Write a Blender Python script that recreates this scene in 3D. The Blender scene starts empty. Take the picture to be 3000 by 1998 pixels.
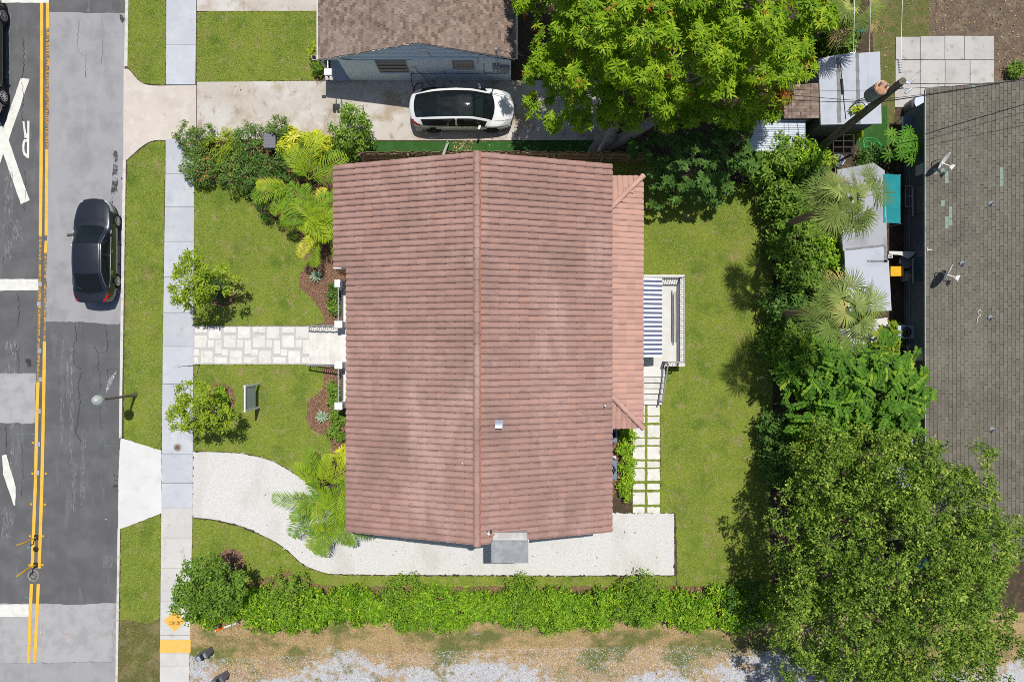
import bpy, bmesh, math, random
import numpy as np
from mathutils import Vector, Matrix

# ------------------------------------------------------------------ camera, sky, sun, exposure
scene = bpy.context.scene
H = 35.0            # drone height above the lawn, metres
K = 58.0            # photograph pixels (3000 wide) per metre on the ground
CX, CY = 1500.0, 999.0
SUN = Vector((0.10, 0.325, 1.0)).normalized()     # towards the sun
cam_data = bpy.data.cameras.new('camera')
cam_data.sensor_width = 36.0
cam_data.lens = 36.0 * K * H / 3000.0
cam_data.clip_end = 2000.0
cam = bpy.data.objects.new('camera', cam_data)
cam.location = (0, 0, H)
scene.collection.objects.link(cam)
scene.camera = cam

world = bpy.data.worlds.new('World')
scene.world = world
world.use_nodes = True
wn = world.node_tree
wn.nodes.clear()
sky = wn.nodes.new('ShaderNodeTexSky')
sky.sky_type = 'NISHITA'
sky.sun_disc = False
sky.sun_elevation = math.asin(SUN.z)
sky.sun_rotation = math.atan2(SUN.x, SUN.y)
bg = wn.nodes.new('ShaderNodeBackground')
bg.inputs['Strength'].default_value = 0.08
wo = wn.nodes.new('ShaderNodeOutputWorld')
wn.links.new(sky.outputs[0], bg.inputs[0])
wn.links.new(bg.outputs[0], wo.inputs[0])

sun_data = bpy.data.lights.new('sun', 'SUN')
sun_data.energy = 3.9
sun_data.angle = math.radians(0.53)
sun_data.color = (1.0, 0.955, 0.88)
sun = bpy.data.objects.new('sun', sun_data)
sun.rotation_euler = SUN.to_track_quat('Z', 'Y').to_euler()
sun.location = SUN * 60
scene.collection.objects.link(sun)

scene.view_settings.view_transform = 'Standard'
scene.view_settings.look = 'None'
scene.view_settings.exposure = 0.0
scene.view_settings.gamma = 1.0
scene.view_settings.use_curve_mapping = False
scene.cycles.filter_width = 0.9
scene.cycles.use_denoising = False
scene.cycles.max_bounces = 6
scene.cycles.transparent_max_bounces = 12

# ------------------------------------------------------------------ helpers
C = scene.collection
rnd = random.Random(7)
rng = np.random.default_rng(7)

def W(px, py, z=0.0):
    """world point at height z that the photograph shows at pixel px, py"""
    s = (H - z) / (H * K)
    return Vector(((px - CX) * s, (CY - py) * s, z))

def wloc(o):
    l = Vector((0, 0, 0))
    while o is not None:
        l += o.location
        o = o.parent
    return l

def tag(o, label=None, cat=None, group=None, kind=None):
    if label: o['label'] = label
    if cat: o['category'] = cat
    if group: o['group'] = group
    if kind: o['kind'] = kind
    return o

def thing(name, label, cat, loc=(0, 0, 0), group=None):
    o = bpy.data.objects.new(name, None)
    o.empty_display_size = 0.3
    o.location = loc
    C.objects.link(o)
    return tag(o, label, cat, group)

def link_mesh(name, me, parent=None, loc=None):
    o = bpy.data.objects.new(name, me)
    C.objects.link(o)
    if parent is not None: o.parent = parent
    if loc is not None: o.location = loc
    return o

class MB:
    """collects shapes in world coordinates; build() links them as one mesh object"""
    def __init__(s):
        s.v = []; s.f = []; s.m = []; s.sm = []
    def add(s, vs, fs, mi=0, smooth=False):
        o = len(s.v)
        s.v.extend([tuple(v) for v in vs])
        for f in fs:
            s.f.append(tuple(i + o for i in f)); s.m.append(mi); s.sm.append(smooth)
        return s
    def box(s, x0, y0, z0, x1, y1, z1, mi=0):
        x0, x1 = min(x0, x1), max(x0, x1); y0, y1 = min(y0, y1), max(y0, y1); z0, z1 = min(z0, z1), max(z0, z1)
        vs = [(x0,y0,z0),(x1,y0,z0),(x1,y1,z0),(x0,y1,z0),(x0,y0,z1),(x1,y0,z1),(x1,y1,z1),(x0,y1,z1)]
        return s.add(vs, [(3,2,1,0),(4,5,6,7),(0,1,5,4),(1,2,6,5),(2,3,7,6),(3,0,4,7)], mi)
    def pbox(s, px0, py0, px1, py1, z0, z1, mi=0):
        a = W(px0, py0, z1); b = W(px1, py1, z1)
        return s.box(a.x, a.y, z0, b.x, b.y, z1, mi)
    def obox(s, c, ax, ay, az, mi=0):
        """box from centre and three half-axis vectors"""
        c = Vector(c); ax = Vector(ax); ay = Vector(ay); az = Vector(az)
        vs = [c + i*ax + j*ay + k*az for k in (-1,1) for (i,j) in ((-1,-1),(1,-1),(1,1),(-1,1))]
        return s.add(vs, [(3,2,1,0),(4,5,6,7),(0,1,5,4),(1,2,6,5),(2,3,7,6),(3,0,4,7)], mi)
    def bar(s, a, b, w, h=None, mi=0, up=(0,0,1)):
        a = Vector(a); b = Vector(b); h = w if h is None else h
        d = b - a; L = d.length; d.normalize()
        up = Vector(up)
        if abs(d.dot(up)) > 0.97: up = Vector((1,0,0))
        x = d.cross(up).normalized(); y = x.cross(d).normalized()
        return s.obox((a+b)/2, x*w/2, y*h/2, d*L/2, mi)
    def prism(s, pts, z0, z1, mi=0, side=None):
        """pts: world xy outline, extruded z0..z1"""
        n = len(pts)
        ar = sum(pts[i][0]*pts[(i+1)%n][1]-pts[(i+1)%n][0]*pts[i][1] for i in range(n))
        if ar < 0: pts = pts[::-1]
        vs = [(p[0],p[1],z0) for p in pts] + [(p[0],p[1],z1) for p in pts]
        s.add(vs, [tuple(range(n,2*n))], mi)
        s.add(vs, [(i,(i+1)%n,n+(i+1)%n,n+i) for i in range(n)], mi if side is None else side)
        return s
    def sheet(s, pts, z, mi=0):
        n = len(pts)
        ar = sum(pts[i][0]*pts[(i+1)%n][1]-pts[(i+1)%n][0]*pts[i][1] for i in range(n))
        if ar < 0: pts = pts[::-1]
        return s.add([(p[0],p[1],z) for p in pts], [tuple(range(n))], mi)
    def tube(s, pts, rad, sides=8, mi=0, caps=True, smooth=True):
        pts = [Vector(p) for p in pts]
        if not hasattr(rad, '__len__'): rad = [rad]*len(pts)
        vs = []; fs = []
        n = len(pts); px = None
        for i, p in enumerate(pts):
            d = (pts[min(i+1,n-1)] - pts[max(i-1,0)]).normalized()
            if px is None:
                up = Vector((0,0,1)) if abs(d.z) < 0.9 else Vector((1,0,0))
                px = d.cross(up).normalized()
            else:
                px = (px - d*px.dot(d)).normalized()
            py = d.cross(px)
            for k in range(sides):
                a = 2*math.pi*k/sides
                vs.append(p + (px*math.cos(a) + py*math.sin(a))*rad[i])
        for i in range(n-1):
            for k in range(sides):
                k2 = (k+1) % sides
                fs.append((i*sides+k, i*sides+k2, (i+1)*sides+k2, (i+1)*sides+k))
        s.add(vs, fs, mi, smooth)
        if caps:
            s.add(vs[:sides], [tuple(range(sides))[::-1]], mi)
            s.add(vs[-sides:], [tuple(range(sides))], mi)
        return s
    def lathe(s, c, prof, sides=16, mi=0, axis=(0,0,1), smooth=True):
        """prof: (radius, height) pairs along axis from c"""
        c = Vector(c); ax = Vector(axis).normalized()
        up = Vector((0,0,1)) if abs(ax.z) < 0.9 else Vector((1,0,0))
        x = ax.cross(up).normalized(); y = ax.cross(x)
        vs = []; fs = []
        for r, h in prof:
            for k in range(sides):
                a = 2*math.pi*k/sides
                vs.append(c + ax*h + (x*math.cos(a) + y*math.sin(a))*r)
        for i in range(len(prof)-1):
            for k in range(sides):
                k2 = (k+1) % sides
                fs.append((i*sides+k, i*sides+k2, (i+1)*sides+k2, (i+1)*sides+k))
        s.add(vs, fs, mi, smooth)
        if prof[-1][0] > 1e-4: s.add(vs[-sides:], [tuple(range(sides))], mi)
        if prof[0][0] > 1e-4: s.add(vs[:sides], [tuple(range(sides))[::-1]], mi)
        return s
    def mesh(s, name, mats, off=(0,0,0)):
        me = bpy.data.meshes.new(name)
        ox, oy, oz = off
        me.from_pydata([(x-ox, y-oy, z-oz) for x, y, z in s.v], [], s.f)
        if not isinstance(mats, (list, tuple)): mats = [mats]
        for m in mats: me.materials.append(m)
        me.polygons.foreach_set('material_index', s.m)
        me.polygons.foreach_set('use_smooth', s.sm)
        bm = bmesh.new(); bm.from_mesh(me)
        bmesh.ops.recalc_face_normals(bm, faces=bm.faces) if s.closed else None
        bm.to_mesh(me); bm.free()
        return me
    closed = False
    def build(s, name, mats, parent=None, solid=False, origin=None):
        s.closed = solid
        off = wloc(parent) if parent is not None else (Vector(origin) if origin is not None else Vector((0,0,0)))
        me = s.mesh(name, mats, off)
        o = link_mesh(name, me, parent)
        if parent is None and origin is not None: o.location = origin
        return o

def bevel(o, w=0.02, seg=2):
    m = o.modifiers.new('bevel', 'BEVEL'); m.width = w; m.segments = seg; m.limit_method = 'ANGLE'
    return o

def PW(pts, z=0.0):
    return [tuple(W(x, y, z)[:2]) for x, y in pts]

def ragged(pts, step=0.15, amp=0.02, r=None):
    """subdivide an outline and push its points about a little"""
    r = r or rnd; out = []
    n = len(pts)
    for i in range(n):
        a = Vector(pts[i]); b = Vector(pts[(i+1) % n])
        L = (b-a).length; k = max(1, int(L/step))
        for j in range(k):
            p = a.lerp(b, j/k)
            out.append((p.x + r.gauss(0, amp), p.y + r.gauss(0, amp)))
    return out

def smooth_line(pts, n=6):
    """Catmull-Rom through 2-d or 3-d points"""
    P = [np.array(p, float) for p in pts]
    P = [2*P[0]-P[1]] + P + [2*P[-1]-P[-2]]
    out = []
    for i in range(1, len(P)-2):
        for k in range(n):
            t = k/n
            p0,p1,p2,p3 = P[i-1],P[i],P[i+1],P[i+2]
            out.append(tuple(0.5*((2*p1)+(-p0+p2)*t+(2*p0-5*p1+4*p2-p3)*t*t+(-p0+3*p1-3*p2+p3)*t**3)))
    out.append(tuple(P[-2]))
    return out

def np_mesh(name, verts, faces, mat, parent=None, tint=None, loc=None, smooth=False):
    """verts (N,3) world, faces (M,k); tint (N,) stored as point attribute"""
    off = np.array(wloc(parent)) if parent is not None else np.zeros(3)
    me = bpy.data.meshes.new(name)
    v = np.asarray(verts, np.float32) - off.astype(np.float32)
    f = np.asarray(faces, np.int32)
    me.vertices.add(len(v)); me.vertices.foreach_set('co', v.ravel())
    k = f.shape[1]
    me.loops.add(f.size); me.loops.foreach_set('vertex_index', f.ravel())
    me.polygons.add(len(f))
    me.polygons.foreach_set('loop_start', np.arange(0, f.size, k, dtype=np.int32))
    me.polygons.foreach_set('loop_total', np.full(len(f), k, np.int32))
    if smooth: me.polygons.foreach_set('use_smooth', np.ones(len(f), bool))
    me.update(calc_edges=True)
    if tint is not None:
        at = me.attributes.new('tint', 'FLOAT', 'POINT')
        at.data.foreach_set('value', np.asarray(tint, np.float32))
    me.materials.append(mat)
    return link_mesh(name, me, parent)

def basis(nrm, spin, r=rng):
    """rotation matrices (N,3,3) whose z column is nrm and x column is turned by spin"""
    n = nrm / np.linalg.norm(nrm, axis=1, keepdims=True)
    ref = np.where(np.abs(n[:, 2:3]) < 0.95, np.array([[0., 0., 1.]]), np.array([[1., 0., 0.]]))
    x = np.cross(ref, n); x /= np.linalg.norm(x, axis=1, keepdims=True)
    y = np.cross(n, x)
    c = np.cos(spin)[:, None]; s_ = np.sin(spin)[:, None]
    x2 = c*x + s_*y; y2 = -s_*x + c*y
    return np.stack([x2, y2, n], axis=2)

def scatter(tv, tf, pos, R, scale, tint, tv_tint=None):
    """copies of a template: returns verts, faces, tint"""
    tv = np.asarray(tv, float); tf = np.asarray(tf, int)
    N = len(pos); n = len(tv)
    sc = np.asarray(scale, float).reshape(N, 1, 1) if np.ndim(scale) else scale
    V = np.einsum('nij,kj->nki', R, tv) * sc + np.asarray(pos)[:, None, :]
    F = tf[None] + (np.arange(N) * n)[:, None, None]
    T = np.repeat(np.asarray(tint, float), n)
    if tv_tint is not None: T = T + np.tile(np.asarray(tv_tint, float), N)
    return V.reshape(-1, 3), F.reshape(-1, tf.shape[1]), T

def join_np(parts):
    vs, fs, ts = [], [], []; o = 0
    for v, f, t in parts:
        vs.append(v); fs.append(f + o); ts.append(t); o += len(v)
    return np.concatenate(vs), np.concatenate(fs), np.concatenate(ts)
# ------------------------------------------------------------------ materials
def newmat(name):
    m = bpy.data.materials.new(name); m.use_nodes = True
    nt = m.node_tree; nt.nodes.clear()
    out = nt.nodes.new('ShaderNodeOutputMaterial')
    bs = nt.nodes.new('ShaderNodeBsdfPrincipled')
    nt.links.new(bs.outputs[0], out.inputs[0])
    return m, nt, bs, out

def rgba(c): return (c[0], c[1], c[2], 1.0)

def noise(nt, pos, scale, detail=5, rough=0.6, stretch=None, dist=0.0):
    if stretch is not None:
        mp = nt.nodes.new('ShaderNodeMapping'); mp.inputs['Scale'].default_value = stretch
        nt.links.new(pos, mp.inputs[0]); pos = mp.outputs[0]
    n = nt.nodes.new('ShaderNodeTexNoise'); n.inputs['Scale'].default_value = scale
    n.inputs['Detail'].default_value = detail; n.inputs['Roughness'].default_value = rough
    n.inputs['Distortion'].default_value = dist
    nt.links.new(pos, n.inputs['Vector'])
    return n.outputs[0]

def ramp(nt, fac, stops):
    r = nt.nodes.new('ShaderNodeValToRGB')
    e = r.color_ramp.elements
    while len(e) < len(stops): e.new(0.5)
    for i, (p, c) in enumerate(stops):
        e[i].position = p
        e[i].color = rgba(c) if hasattr(c, '__len__') else (c, c, c, 1)
    nt.links.new(fac, r.inputs[0])
    return r.outputs[0]

def mixc(nt, fac, a, b, mode='MIX'):
    m = nt.nodes.new('ShaderNodeMix'); m.data_type = 'RGBA'; m.blend_type = mode
    if isinstance(fac, (int, float)): m.inputs[0].default_value = fac
    else: nt.links.new(fac, m.inputs[0])
    for i, x in ((6, a), (7, b)):
        if hasattr(x, 'is_output') or hasattr(x, 'links'): nt.links.new(x, m.inputs[i])
        else: m.inputs[i].default_value = rgba(x)
    return m.outputs[2]

def geopos(nt):
    return nt.nodes.new('ShaderNodeNewGeometry').outputs['Position']

def math_node(nt, op, a, b=None, clamp=False):
    m = nt.nodes.new('ShaderNodeMath'); m.operation = op; m.use_clamp = clamp
    for i, x in ((0, a), (1, b)):
        if x is None: continue
        if isinstance(x, (int, float)): m.inputs[i].default_value = x
        else: nt.links.new(x, m.inputs[i])
    return m.outputs[0]

def M(name, layers, rough=0.85, bump=None, rndv=0.0, tint=None, spec=0.3, metal=0.0, coat=0.0):
    """layers: first is a colour; then (colour, noise scale, lo, hi[, stretch[, strength]]) laid over it by a noise mask.
    rndv: value change for each object; tint: same from the mesh attribute. bump: (scale, strength, distance)"""
    m, nt, bs, out = newmat(name)
    pos = geopos(nt)
    col = layers[0]
    if len(layers) == 1 and not rndv and not tint:
        bs.inputs['Base Color'].default_value = rgba(col)
    else:
        for L in layers[1:]:
            c, sc, lo, hi = L[:4]
            st = L[4] if len(L) > 4 else None
            k = L[5] if len(L) > 5 else 1.0
            f = ramp(nt, noise(nt, pos, sc, stretch=st), [(lo, 0.0), (hi, k)])
            col = mixc(nt, f, col, c)
        if rndv or tint:
            if tint:
                a = nt.nodes.new('ShaderNodeAttribute'); a.attribute_name = 'tint'; r_ = a.outputs['Fac']; amt = tint
            else:
                r_ = nt.nodes.new('ShaderNodeObjectInfo').outputs['Random']; amt = rndv
            v = math_node(nt, 'MULTIPLY_ADD', r_, amt); v.node.inputs[2].default_value = 1.0 - amt/2
            hs = nt.nodes.new('ShaderNodeHueSaturation')
            nt.links.new(v, hs.inputs['Value'])
            if hasattr(col, 'links'): nt.links.new(col, hs.inputs['Color'])
            else: hs.inputs['Color'].default_value = rgba(col)
            col = hs.outputs[0]
        nt.links.new(col, bs.inputs['Base Color']) if hasattr(col, 'links') else None
    bs.inputs['Roughness'].default_value = rough
    bs.inputs['Specular IOR Level'].default_value = spec
    bs.inputs['Metallic'].default_value = metal
    bs.inputs['Coat Weight'].default_value = coat
    bs.inputs['Coat Roughness'].default_value = 0.04
    if bump:
        bsc, bst, bd = bump
        b = nt.nodes.new('ShaderNodeBump'); b.inputs['Strength'].default_value = bst; b.inputs['Distance'].default_value = bd
        nt.links.new(noise(nt, pos, bsc, 3), b.inputs['Height'])
        nt.links.new(b.outputs[0], bs.inputs['Normal'])
    return m

def leafmat(name, stops, rough=0.45, trans=0.3, spec=0.3, noise_amt=0.35, nscale=1.2):
    trans *= 0.6; spec = 0.14; rough = 0.5
    """foliage: colour from the tint attribute plus a slow drift through space, part of the light passes through"""
    m, nt, bs, out = newmat(name)
    a = nt.nodes.new('ShaderNodeAttribute'); a.attribute_name = 'tint'
    n = noise(nt, geopos(nt), nscale, 3)
    f = math_node(nt, 'MULTIPLY_ADD', n, noise_amt); f.node.inputs[2].default_value = -noise_amt/2
    f = math_node(nt, 'ADD', f, a.outputs['Fac'], clamp=True)
    col = ramp(nt, f, stops)
    nt.links.new(col, bs.inputs['Base Color'])
    bs.inputs['Roughness'].default_value = rough
    bs.inputs['Specular IOR Level'].default_value = spec
    tr = nt.nodes.new('ShaderNodeBsdfTranslucent')
    hs = nt.nodes.new('ShaderNodeHueSaturation'); hs.inputs['Saturation'].default_value = 1.1; hs.inputs['Value'].default_value = 1.25
    nt.links.new(col, hs.inputs['Color']); nt.links.new(hs.outputs[0], tr.inputs[0])
    mx = nt.nodes.new('ShaderNodeMixShader'); mx.inputs[0].default_value = trans
    nt.links.new(bs.outputs[0], mx.inputs[1]); nt.links.new(tr.outputs[0], mx.inputs[2])
    nt.links.new(mx.outputs[0], out.inputs[0])
    return m

def wornpaint(name, col, scale, lo, hi, stretch=None):
    """road paint flaking off: the gaps let the road below show"""
    m, nt, bs, out = newmat(name)
    pos = geopos(nt)
    c = ramp(nt, noise(nt, pos, 3.0), [(0.3, tuple(x*0.82 for x in col)), (0.6, col)])
    nt.links.new(c, bs.inputs['Base Color']); bs.inputs['Roughness'].default_value = 0.7
    f = ramp(nt, noise(nt, pos, scale, 6, 0.7, stretch), [(lo, 0.0), (hi, 1.0)])
    t = nt.nodes.new('ShaderNodeBsdfTransparent')
    mx = nt.nodes.new('ShaderNodeMixShader')
    nt.links.new(f, mx.inputs[0]); nt.links.new(t.outputs[0], mx.inputs[1]); nt.links.new(bs.outputs[0], mx.inputs[2])
    nt.links.new(mx.outputs[0], out.inputs[0])
    return m

def glassmat(name, col, rough=0.03, alpha_mix=0.0):
    m, nt, bs, out = newmat(name)
    bs.inputs['Base Color'].default_value = rgba(col); bs.inputs['Roughness'].default_value = rough
    bs.inputs['Specular IOR Level'].default_value = 0.6
    if alpha_mix:
        t = nt.nodes.new('ShaderNodeBsdfTransparent'); t.inputs[0].default_value = (0.35, 0.5, 0.48, 1)
        mx = nt.nodes.new('ShaderNodeMixShader'); mx.inputs[0].default_value = alpha_mix
        nt.links.new(bs.outputs[0], mx.inputs[1]); nt.links.new(t.outputs[0], mx.inputs[2])
        nt.links.new(mx.outputs[0], out.inputs[0])
    return m

m_asphalt = M('asphalt_dark', [(0.108,0.110,0.115), ((0.145,0.145,0.15), 0.9, 0.42, 0.66), ((0.20,0.20,0.20), 3.0, 0.60, 0.75, (1,0.15,1), 0.6), ((0.085,0.085,0.09), 0.5, 0.56, 0.7, (1.6,0.3,1), 0.4), ((0.24,0.24,0.24), 90, 0.58, 0.75, None, 0.35)], 0.9, (180, 0.5, 0.006))
m_patch = M('asphalt_grey_patch', [(0.335,0.335,0.35), ((0.27,0.27,0.285), 0.8, 0.45, 0.65), ((0.38,0.375,0.38), 2.2, 0.52, 0.7, (1,0.3,1), 0.6), ((0.18,0.18,0.18), 110, 0.6, 0.76, None, 0.5)], 0.92, (200, 0.5, 0.006))
m_patch2 = M('asphalt_pale_patch', [(0.40,0.395,0.40), ((0.33,0.33,0.335), 1.4, 0.45, 0.62), ((0.22,0.22,0.22), 80, 0.6, 0.76, None, 0.5)], 0.92, (200, 0.5, 0.006))
m_stain = wornpaint('oil_stain', (0.045,0.042,0.045), 3.5, 0.44, 0.58)
m_tar = M('crack_tar', [(0.06,0.061,0.065)], 0.85)
m_yellow = wornpaint('yellow_road_paint', (0.80,0.475,0.055), 14, 0.30, 0.38, (1,0.6,1))
m_yellow_worn = wornpaint('yellow_road_paint_worn', (0.68,0.36,0.04), 9, 0.47, 0.54, (0.5,1.6,1))
m_whitepaint = wornpaint('white_road_paint', (0.74,0.74,0.68), 10, 0.30, 0.37)
m_whiteworn = wornpaint('white_road_paint_worn', (0.34,0.34,0.335), 7, 0.46, 0.72, (2,0.5,1))
m_spray = wornpaint('white_spray_mark', (0.6,0.62,0.6), 12, 0.45, 0.6)
m_spray_green = wornpaint('green_spray_mark', (0.16,0.42,0.33), 10, 0.45, 0.62)
m_spray_orange = wornpaint('orange_spray_mark', (0.75,0.33,0.2), 10, 0.45, 0.62)
m_kerb = M('kerb_concrete', [(0.62,0.60,0.55), ((0.42,0.40,0.36), 2.5, 0.5, 0.68), ((0.7,0.69,0.66), 20, 0.5, 0.7, None, 0.5)], 0.9, (60, 0.3, 0.005))
m_walk = M('sidewalk_concrete', [(0.48,0.50,0.545), ((0.56,0.575,0.605), 0.9, 0.45, 0.7), ((0.40,0.41,0.43), 2.0, 0.56, 0.72, None, 0.7), ((0.36,0.35,0.34), 40, 0.62, 0.75, None, 0.4)], 0.9, (120, 0.25, 0.004), rndv=0.10)
m_walk_warm = M('sidewalk_concrete_warm', [(0.56,0.55,0.53), ((0.64,0.63,0.61), 0.9, 0.45, 0.7), ((0.36,0.35,0.33), 2.2, 0.58, 0.74, None, 0.7), ((0.30,0.29,0.28), 26, 0.63, 0.75, None, 0.5)], 0.9, (120, 0.25, 0.004), rndv=0.08)
m_apron = M('apron_concrete', [(0.60,0.54,0.485), ((0.53,0.48,0.43), 0.7, 0.45, 0.65), ((0.42,0.31,0.22), 3.0, 0.60, 0.75, (1,1,1), 0.6), ((0.20,0.15,0.12), 22, 0.68, 0.76, None, 0.8), ((0.7,0.67,0.63), 1.6, 0.5, 0.7, None, 0.5)], 0.9, (120, 0.25, 0.004))
m_apron_new = M('apron_concrete_new', [(0.64,0.64,0.63), ((0.70,0.70,0.69), 0.6, 0.4, 0.65), ((0.52,0.52,0.51), 1.5, 0.55, 0.75, None, 0.7)], 0.9, (120, 0.2, 0.004))
m_drive = M('driveway_concrete', [(0.50,0.455,0.40), ((0.58,0.555,0.525), 0.45, 0.42, 0.6), ((0.36,0.28,0.19), 0.7, 0.50, 0.64, (1,1,1), 0.8), ((0.26,0.20,0.145), 2.2, 0.56, 0.70, (1,0.6,1), 0.7), ((0.18,0.15,0.13), 30, 0.67, 0.76, None, 0.6)], 0.9, (120, 0.25, 0.004))
m_slab = M('slab_concrete', [(0.50,0.485,0.47), ((0.42,0.405,0.39), 1.2, 0.45, 0.65), ((0.16,0.15,0.14), 2.4, 0.60, 0.76, None, 0.8)], 0.9, (120, 0.25, 0.004), rndv=0.06)
m_gravel = M('white_shell_gravel', [(0.63,0.625,0.61), ((0.80,0.79,0.77), 30, 0.44, 0.60), ((0.36,0.35,0.32), 22, 0.57, 0.70, None, 0.85), ((0.52,0.49,0.44), 0.6, 0.50, 0.70, (1,0.5,1), 0.6), ((0.86,0.86,0.86), 70, 0.56, 0.7)], 0.92, (60, 0.9, 0.03))
m_paver = M('pale_stone', [(0.66,0.64,0.60), ((0.74,0.73,0.705), 2.0, 0.4, 0.65), ((0.46,0.42,0.36), 2.6, 0.54, 0.74, None, 0.7)], 0.85, (90, 0.2, 0.004), rndv=0.10)
m_joint = M('joint_gravel', [(0.58,0.57,0.555), ((0.44,0.43,0.42), 60, 0.45, 0.6), ((0.66,0.65,0.64), 40, 0.55, 0.7)], 0.95, (80, 0.8, 0.02))
m_mulch = M('bark_mulch', [(0.20,0.105,0.065), ((0.36,0.21,0.13), 26, 0.45, 0.62), ((0.085,0.04,0.026), 18, 0.52, 0.68), ((0.46,0.31,0.2), 60, 0.62, 0.72)], 0.95, (40, 1.0, 0.05))
m_lawn_soil = M('lawn', [(0.24,0.31,0.045), ((0.28,0.34,0.05), 0.5, 0.42, 0.62), ((0.13,0.21,0.026), 0.9, 0.52, 0.70), ((0.40,0.34,0.13), 0.75, 0.55, 0.72, None, 0.7), ((0.46,0.38,0.20), 2.3, 0.56, 0.66, None, 0.7), ((0.12,0.185,0.024), 24, 0.48, 0.66)], 0.95, (50, 1.0, 0.05))
m_dirt = M('bare_dirt', [(0.17,0.125,0.09), ((0.26,0.20,0.14), 1.6, 0.45, 0.65), ((0.09,0.07,0.055), 5, 0.52, 0.7), ((0.42,0.34,0.26), 24, 0.62, 0.74)], 0.95, (26, 1.0, 0.06))
m_darkleaf_soil = M('dark_leafy_soil', [(0.085,0.06,0.042), ((0.16,0.11,0.07), 3.0, 0.5, 0.68), ((0.30,0.2,0.12), 20, 0.63, 0.74), ((0.05,0.07,0.02), 2, 0.55, 0.7)], 0.95, (24, 1.0, 0.06))  # dark brown soil with paler flecks and greenish patches
# ------------------------------------------------------------------ the ground
def struct(o):
    o['kind'] = 'structure'; return o

def sheet(name, pts, z, mat, parent=None, kind='structure', rag=0.0, step=0.12):
    p = PW(pts, z)
    if rag: p = ragged(p, step, rag)
    o = MB().sheet(p, z).build(name, mat, parent)
    if parent is None and kind: o['kind'] = kind
    return o

def dry_lot_material():
    m, nt, bs, out = newmat('dry_grass_and_gravel')
    pos = geopos(nt)
    dry = ramp(nt, noise(nt, pos, 30, 4), [(0.32, (0.20,0.125,0.06)), (0.5, (0.48,0.33,0.165)), (0.68, (0.64,0.48,0.28))])
    dry = mixc(nt, ramp(nt, noise(nt, pos, 1.1), [(0.5, 0.0), (0.7, 0.6)]), dry, (0.24,0.15,0.08))
    green = ramp(nt, noise(nt, pos, 34, 4), [(0.35, (0.055,0.085,0.014)), (0.6, (0.16,0.2,0.045))])
    col = mixc(nt, ramp(nt, noise(nt, pos, 0.55, 5, 0.65, (0.7,1,1)), [(0.49, 0.0), (0.60, 0.9)]), dry, green)
    grav = ramp(nt, noise(nt, pos, 22, 5, 0.75), [(0.30, (0.16,0.16,0.165)), (0.45, (0.44,0.44,0.46)), (0.6, (0.68,0.69,0.72))])
    sep = nt.nodes.new('ShaderNodeSeparateXYZ'); nt.links.new(pos, sep.inputs[0])
    # gravel lies thickest along the south edge of the lot
    lo = math_node(nt, 'MULTIPLY_ADD', sep.outputs[1], -0.25); lo.node.inputs[2].default_value = -4.14
    n2 = math_node(nt, 'MULTIPLY_ADD', noise(nt, pos, 0.4, 6, 0.62, (0.6,1,1)), 2.4); n2.node.inputs[2].default_value = -1.2
    n3 = math_node(nt, 'MULTIPLY_ADD', noise(nt, pos, 3.0, 4, 0.6), 1.0); n3.node.inputs[2].default_value = -0.5
    f = math_node(nt, 'ADD', math_node(nt, 'ADD', lo, n2), n3)
    f = ramp(nt, f, [(0.0, 0.0), (0.22, 1.0)])
    col = mixc(nt, f, col, grav)
    nt.links.new(col, bs.inputs['Base Color'])
    bs.inputs['Roughness'].default_value = 0.95
    b = nt.nodes.new('ShaderNodeBump'); b.inputs['Strength'].default_value = 0.9; b.inputs['Distance'].default_value = 0.05
    nt.links.new(noise(nt, pos, 36, 4), b.inputs['Height']); nt.links.new(b.outputs[0], bs.inputs['Normal'])
    return m
m_lot = dry_lot_material()

# one big sheet below everything
g = MB().sheet([(-400,-400),(400,-400),(400,400),(-400,400)], -0.16)
struct(g.build('ground', m_dirt))

# road: asphalt sheet with later patches, each a sheet of its own
kx = lambda y: 367.5 - 0.0143*y          # road edge of the kerb in photograph pixels
ROADZ = -0.12
road_pts = [(-9000, -9000), (kx(-9000), -9000), (kx(11000), 11000), (-9000, 11000)]
road = struct(MB().sheet(PW(road_pts), ROADZ).build('road', m_asphalt))
def rsheet(name, pts, dz, mat, rag=0.012, step=0.2):
    return MB().sheet(ragged(PW(pts), step, rag) if rag else PW(pts), ROADZ + dz).build(name, mat, road)
rsheet('asphalt_patch', [(140,33),(205,34),(260,36),(300,36),(366,37),(kx(200)-2,200),(358,240),(364,300),(kx(500),500),(kx(943),952),(250,944),(131,942),(133,700),(137,400)], 0.004, m_patch)
rsheet('asphalt_patch', [(-60,1093),(100,1094),(97,1240),(60,1243),(50,1239),(-60,1240)], 0.004, m_patch2)
rsheet('asphalt_patch', [(-400,1771),(80,1770),(130,1771),(220,1773),(300,1769),(kx(1765),1768),(kx(2600),2600),(-400,2600)], 0.004, m_patch2)
rsheet('asphalt_patch', [(-400,1946),(60,1946),(150,1944),(220,1941),(kx(1940),1941),(kx(2700),2700),(-400,2700)], 0.008, m_patch)
# white edge line, crossing marks
m = rsheet('edge_line', [(330,1750),(338,1750),(333,1940),(322,1940)], 0.014, m_whiteworn, 0.006)
rsheet('lane_stripe', [(-200,1773),(80,1772),(79,1809),(-200,1808)], 0.014, m_whitepaint, 0.008)
rsheet('lane_stripe', [(-200,818),(107,817),(108,850),(-200,853)], 0.014, m_whitepaint, 0.008)
rsheet('lane_stripe', [(-300,-60),(140,-60),(139,6),(60,6),(-300,10)], 0.014, m_whitepaint, 0.008)
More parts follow.
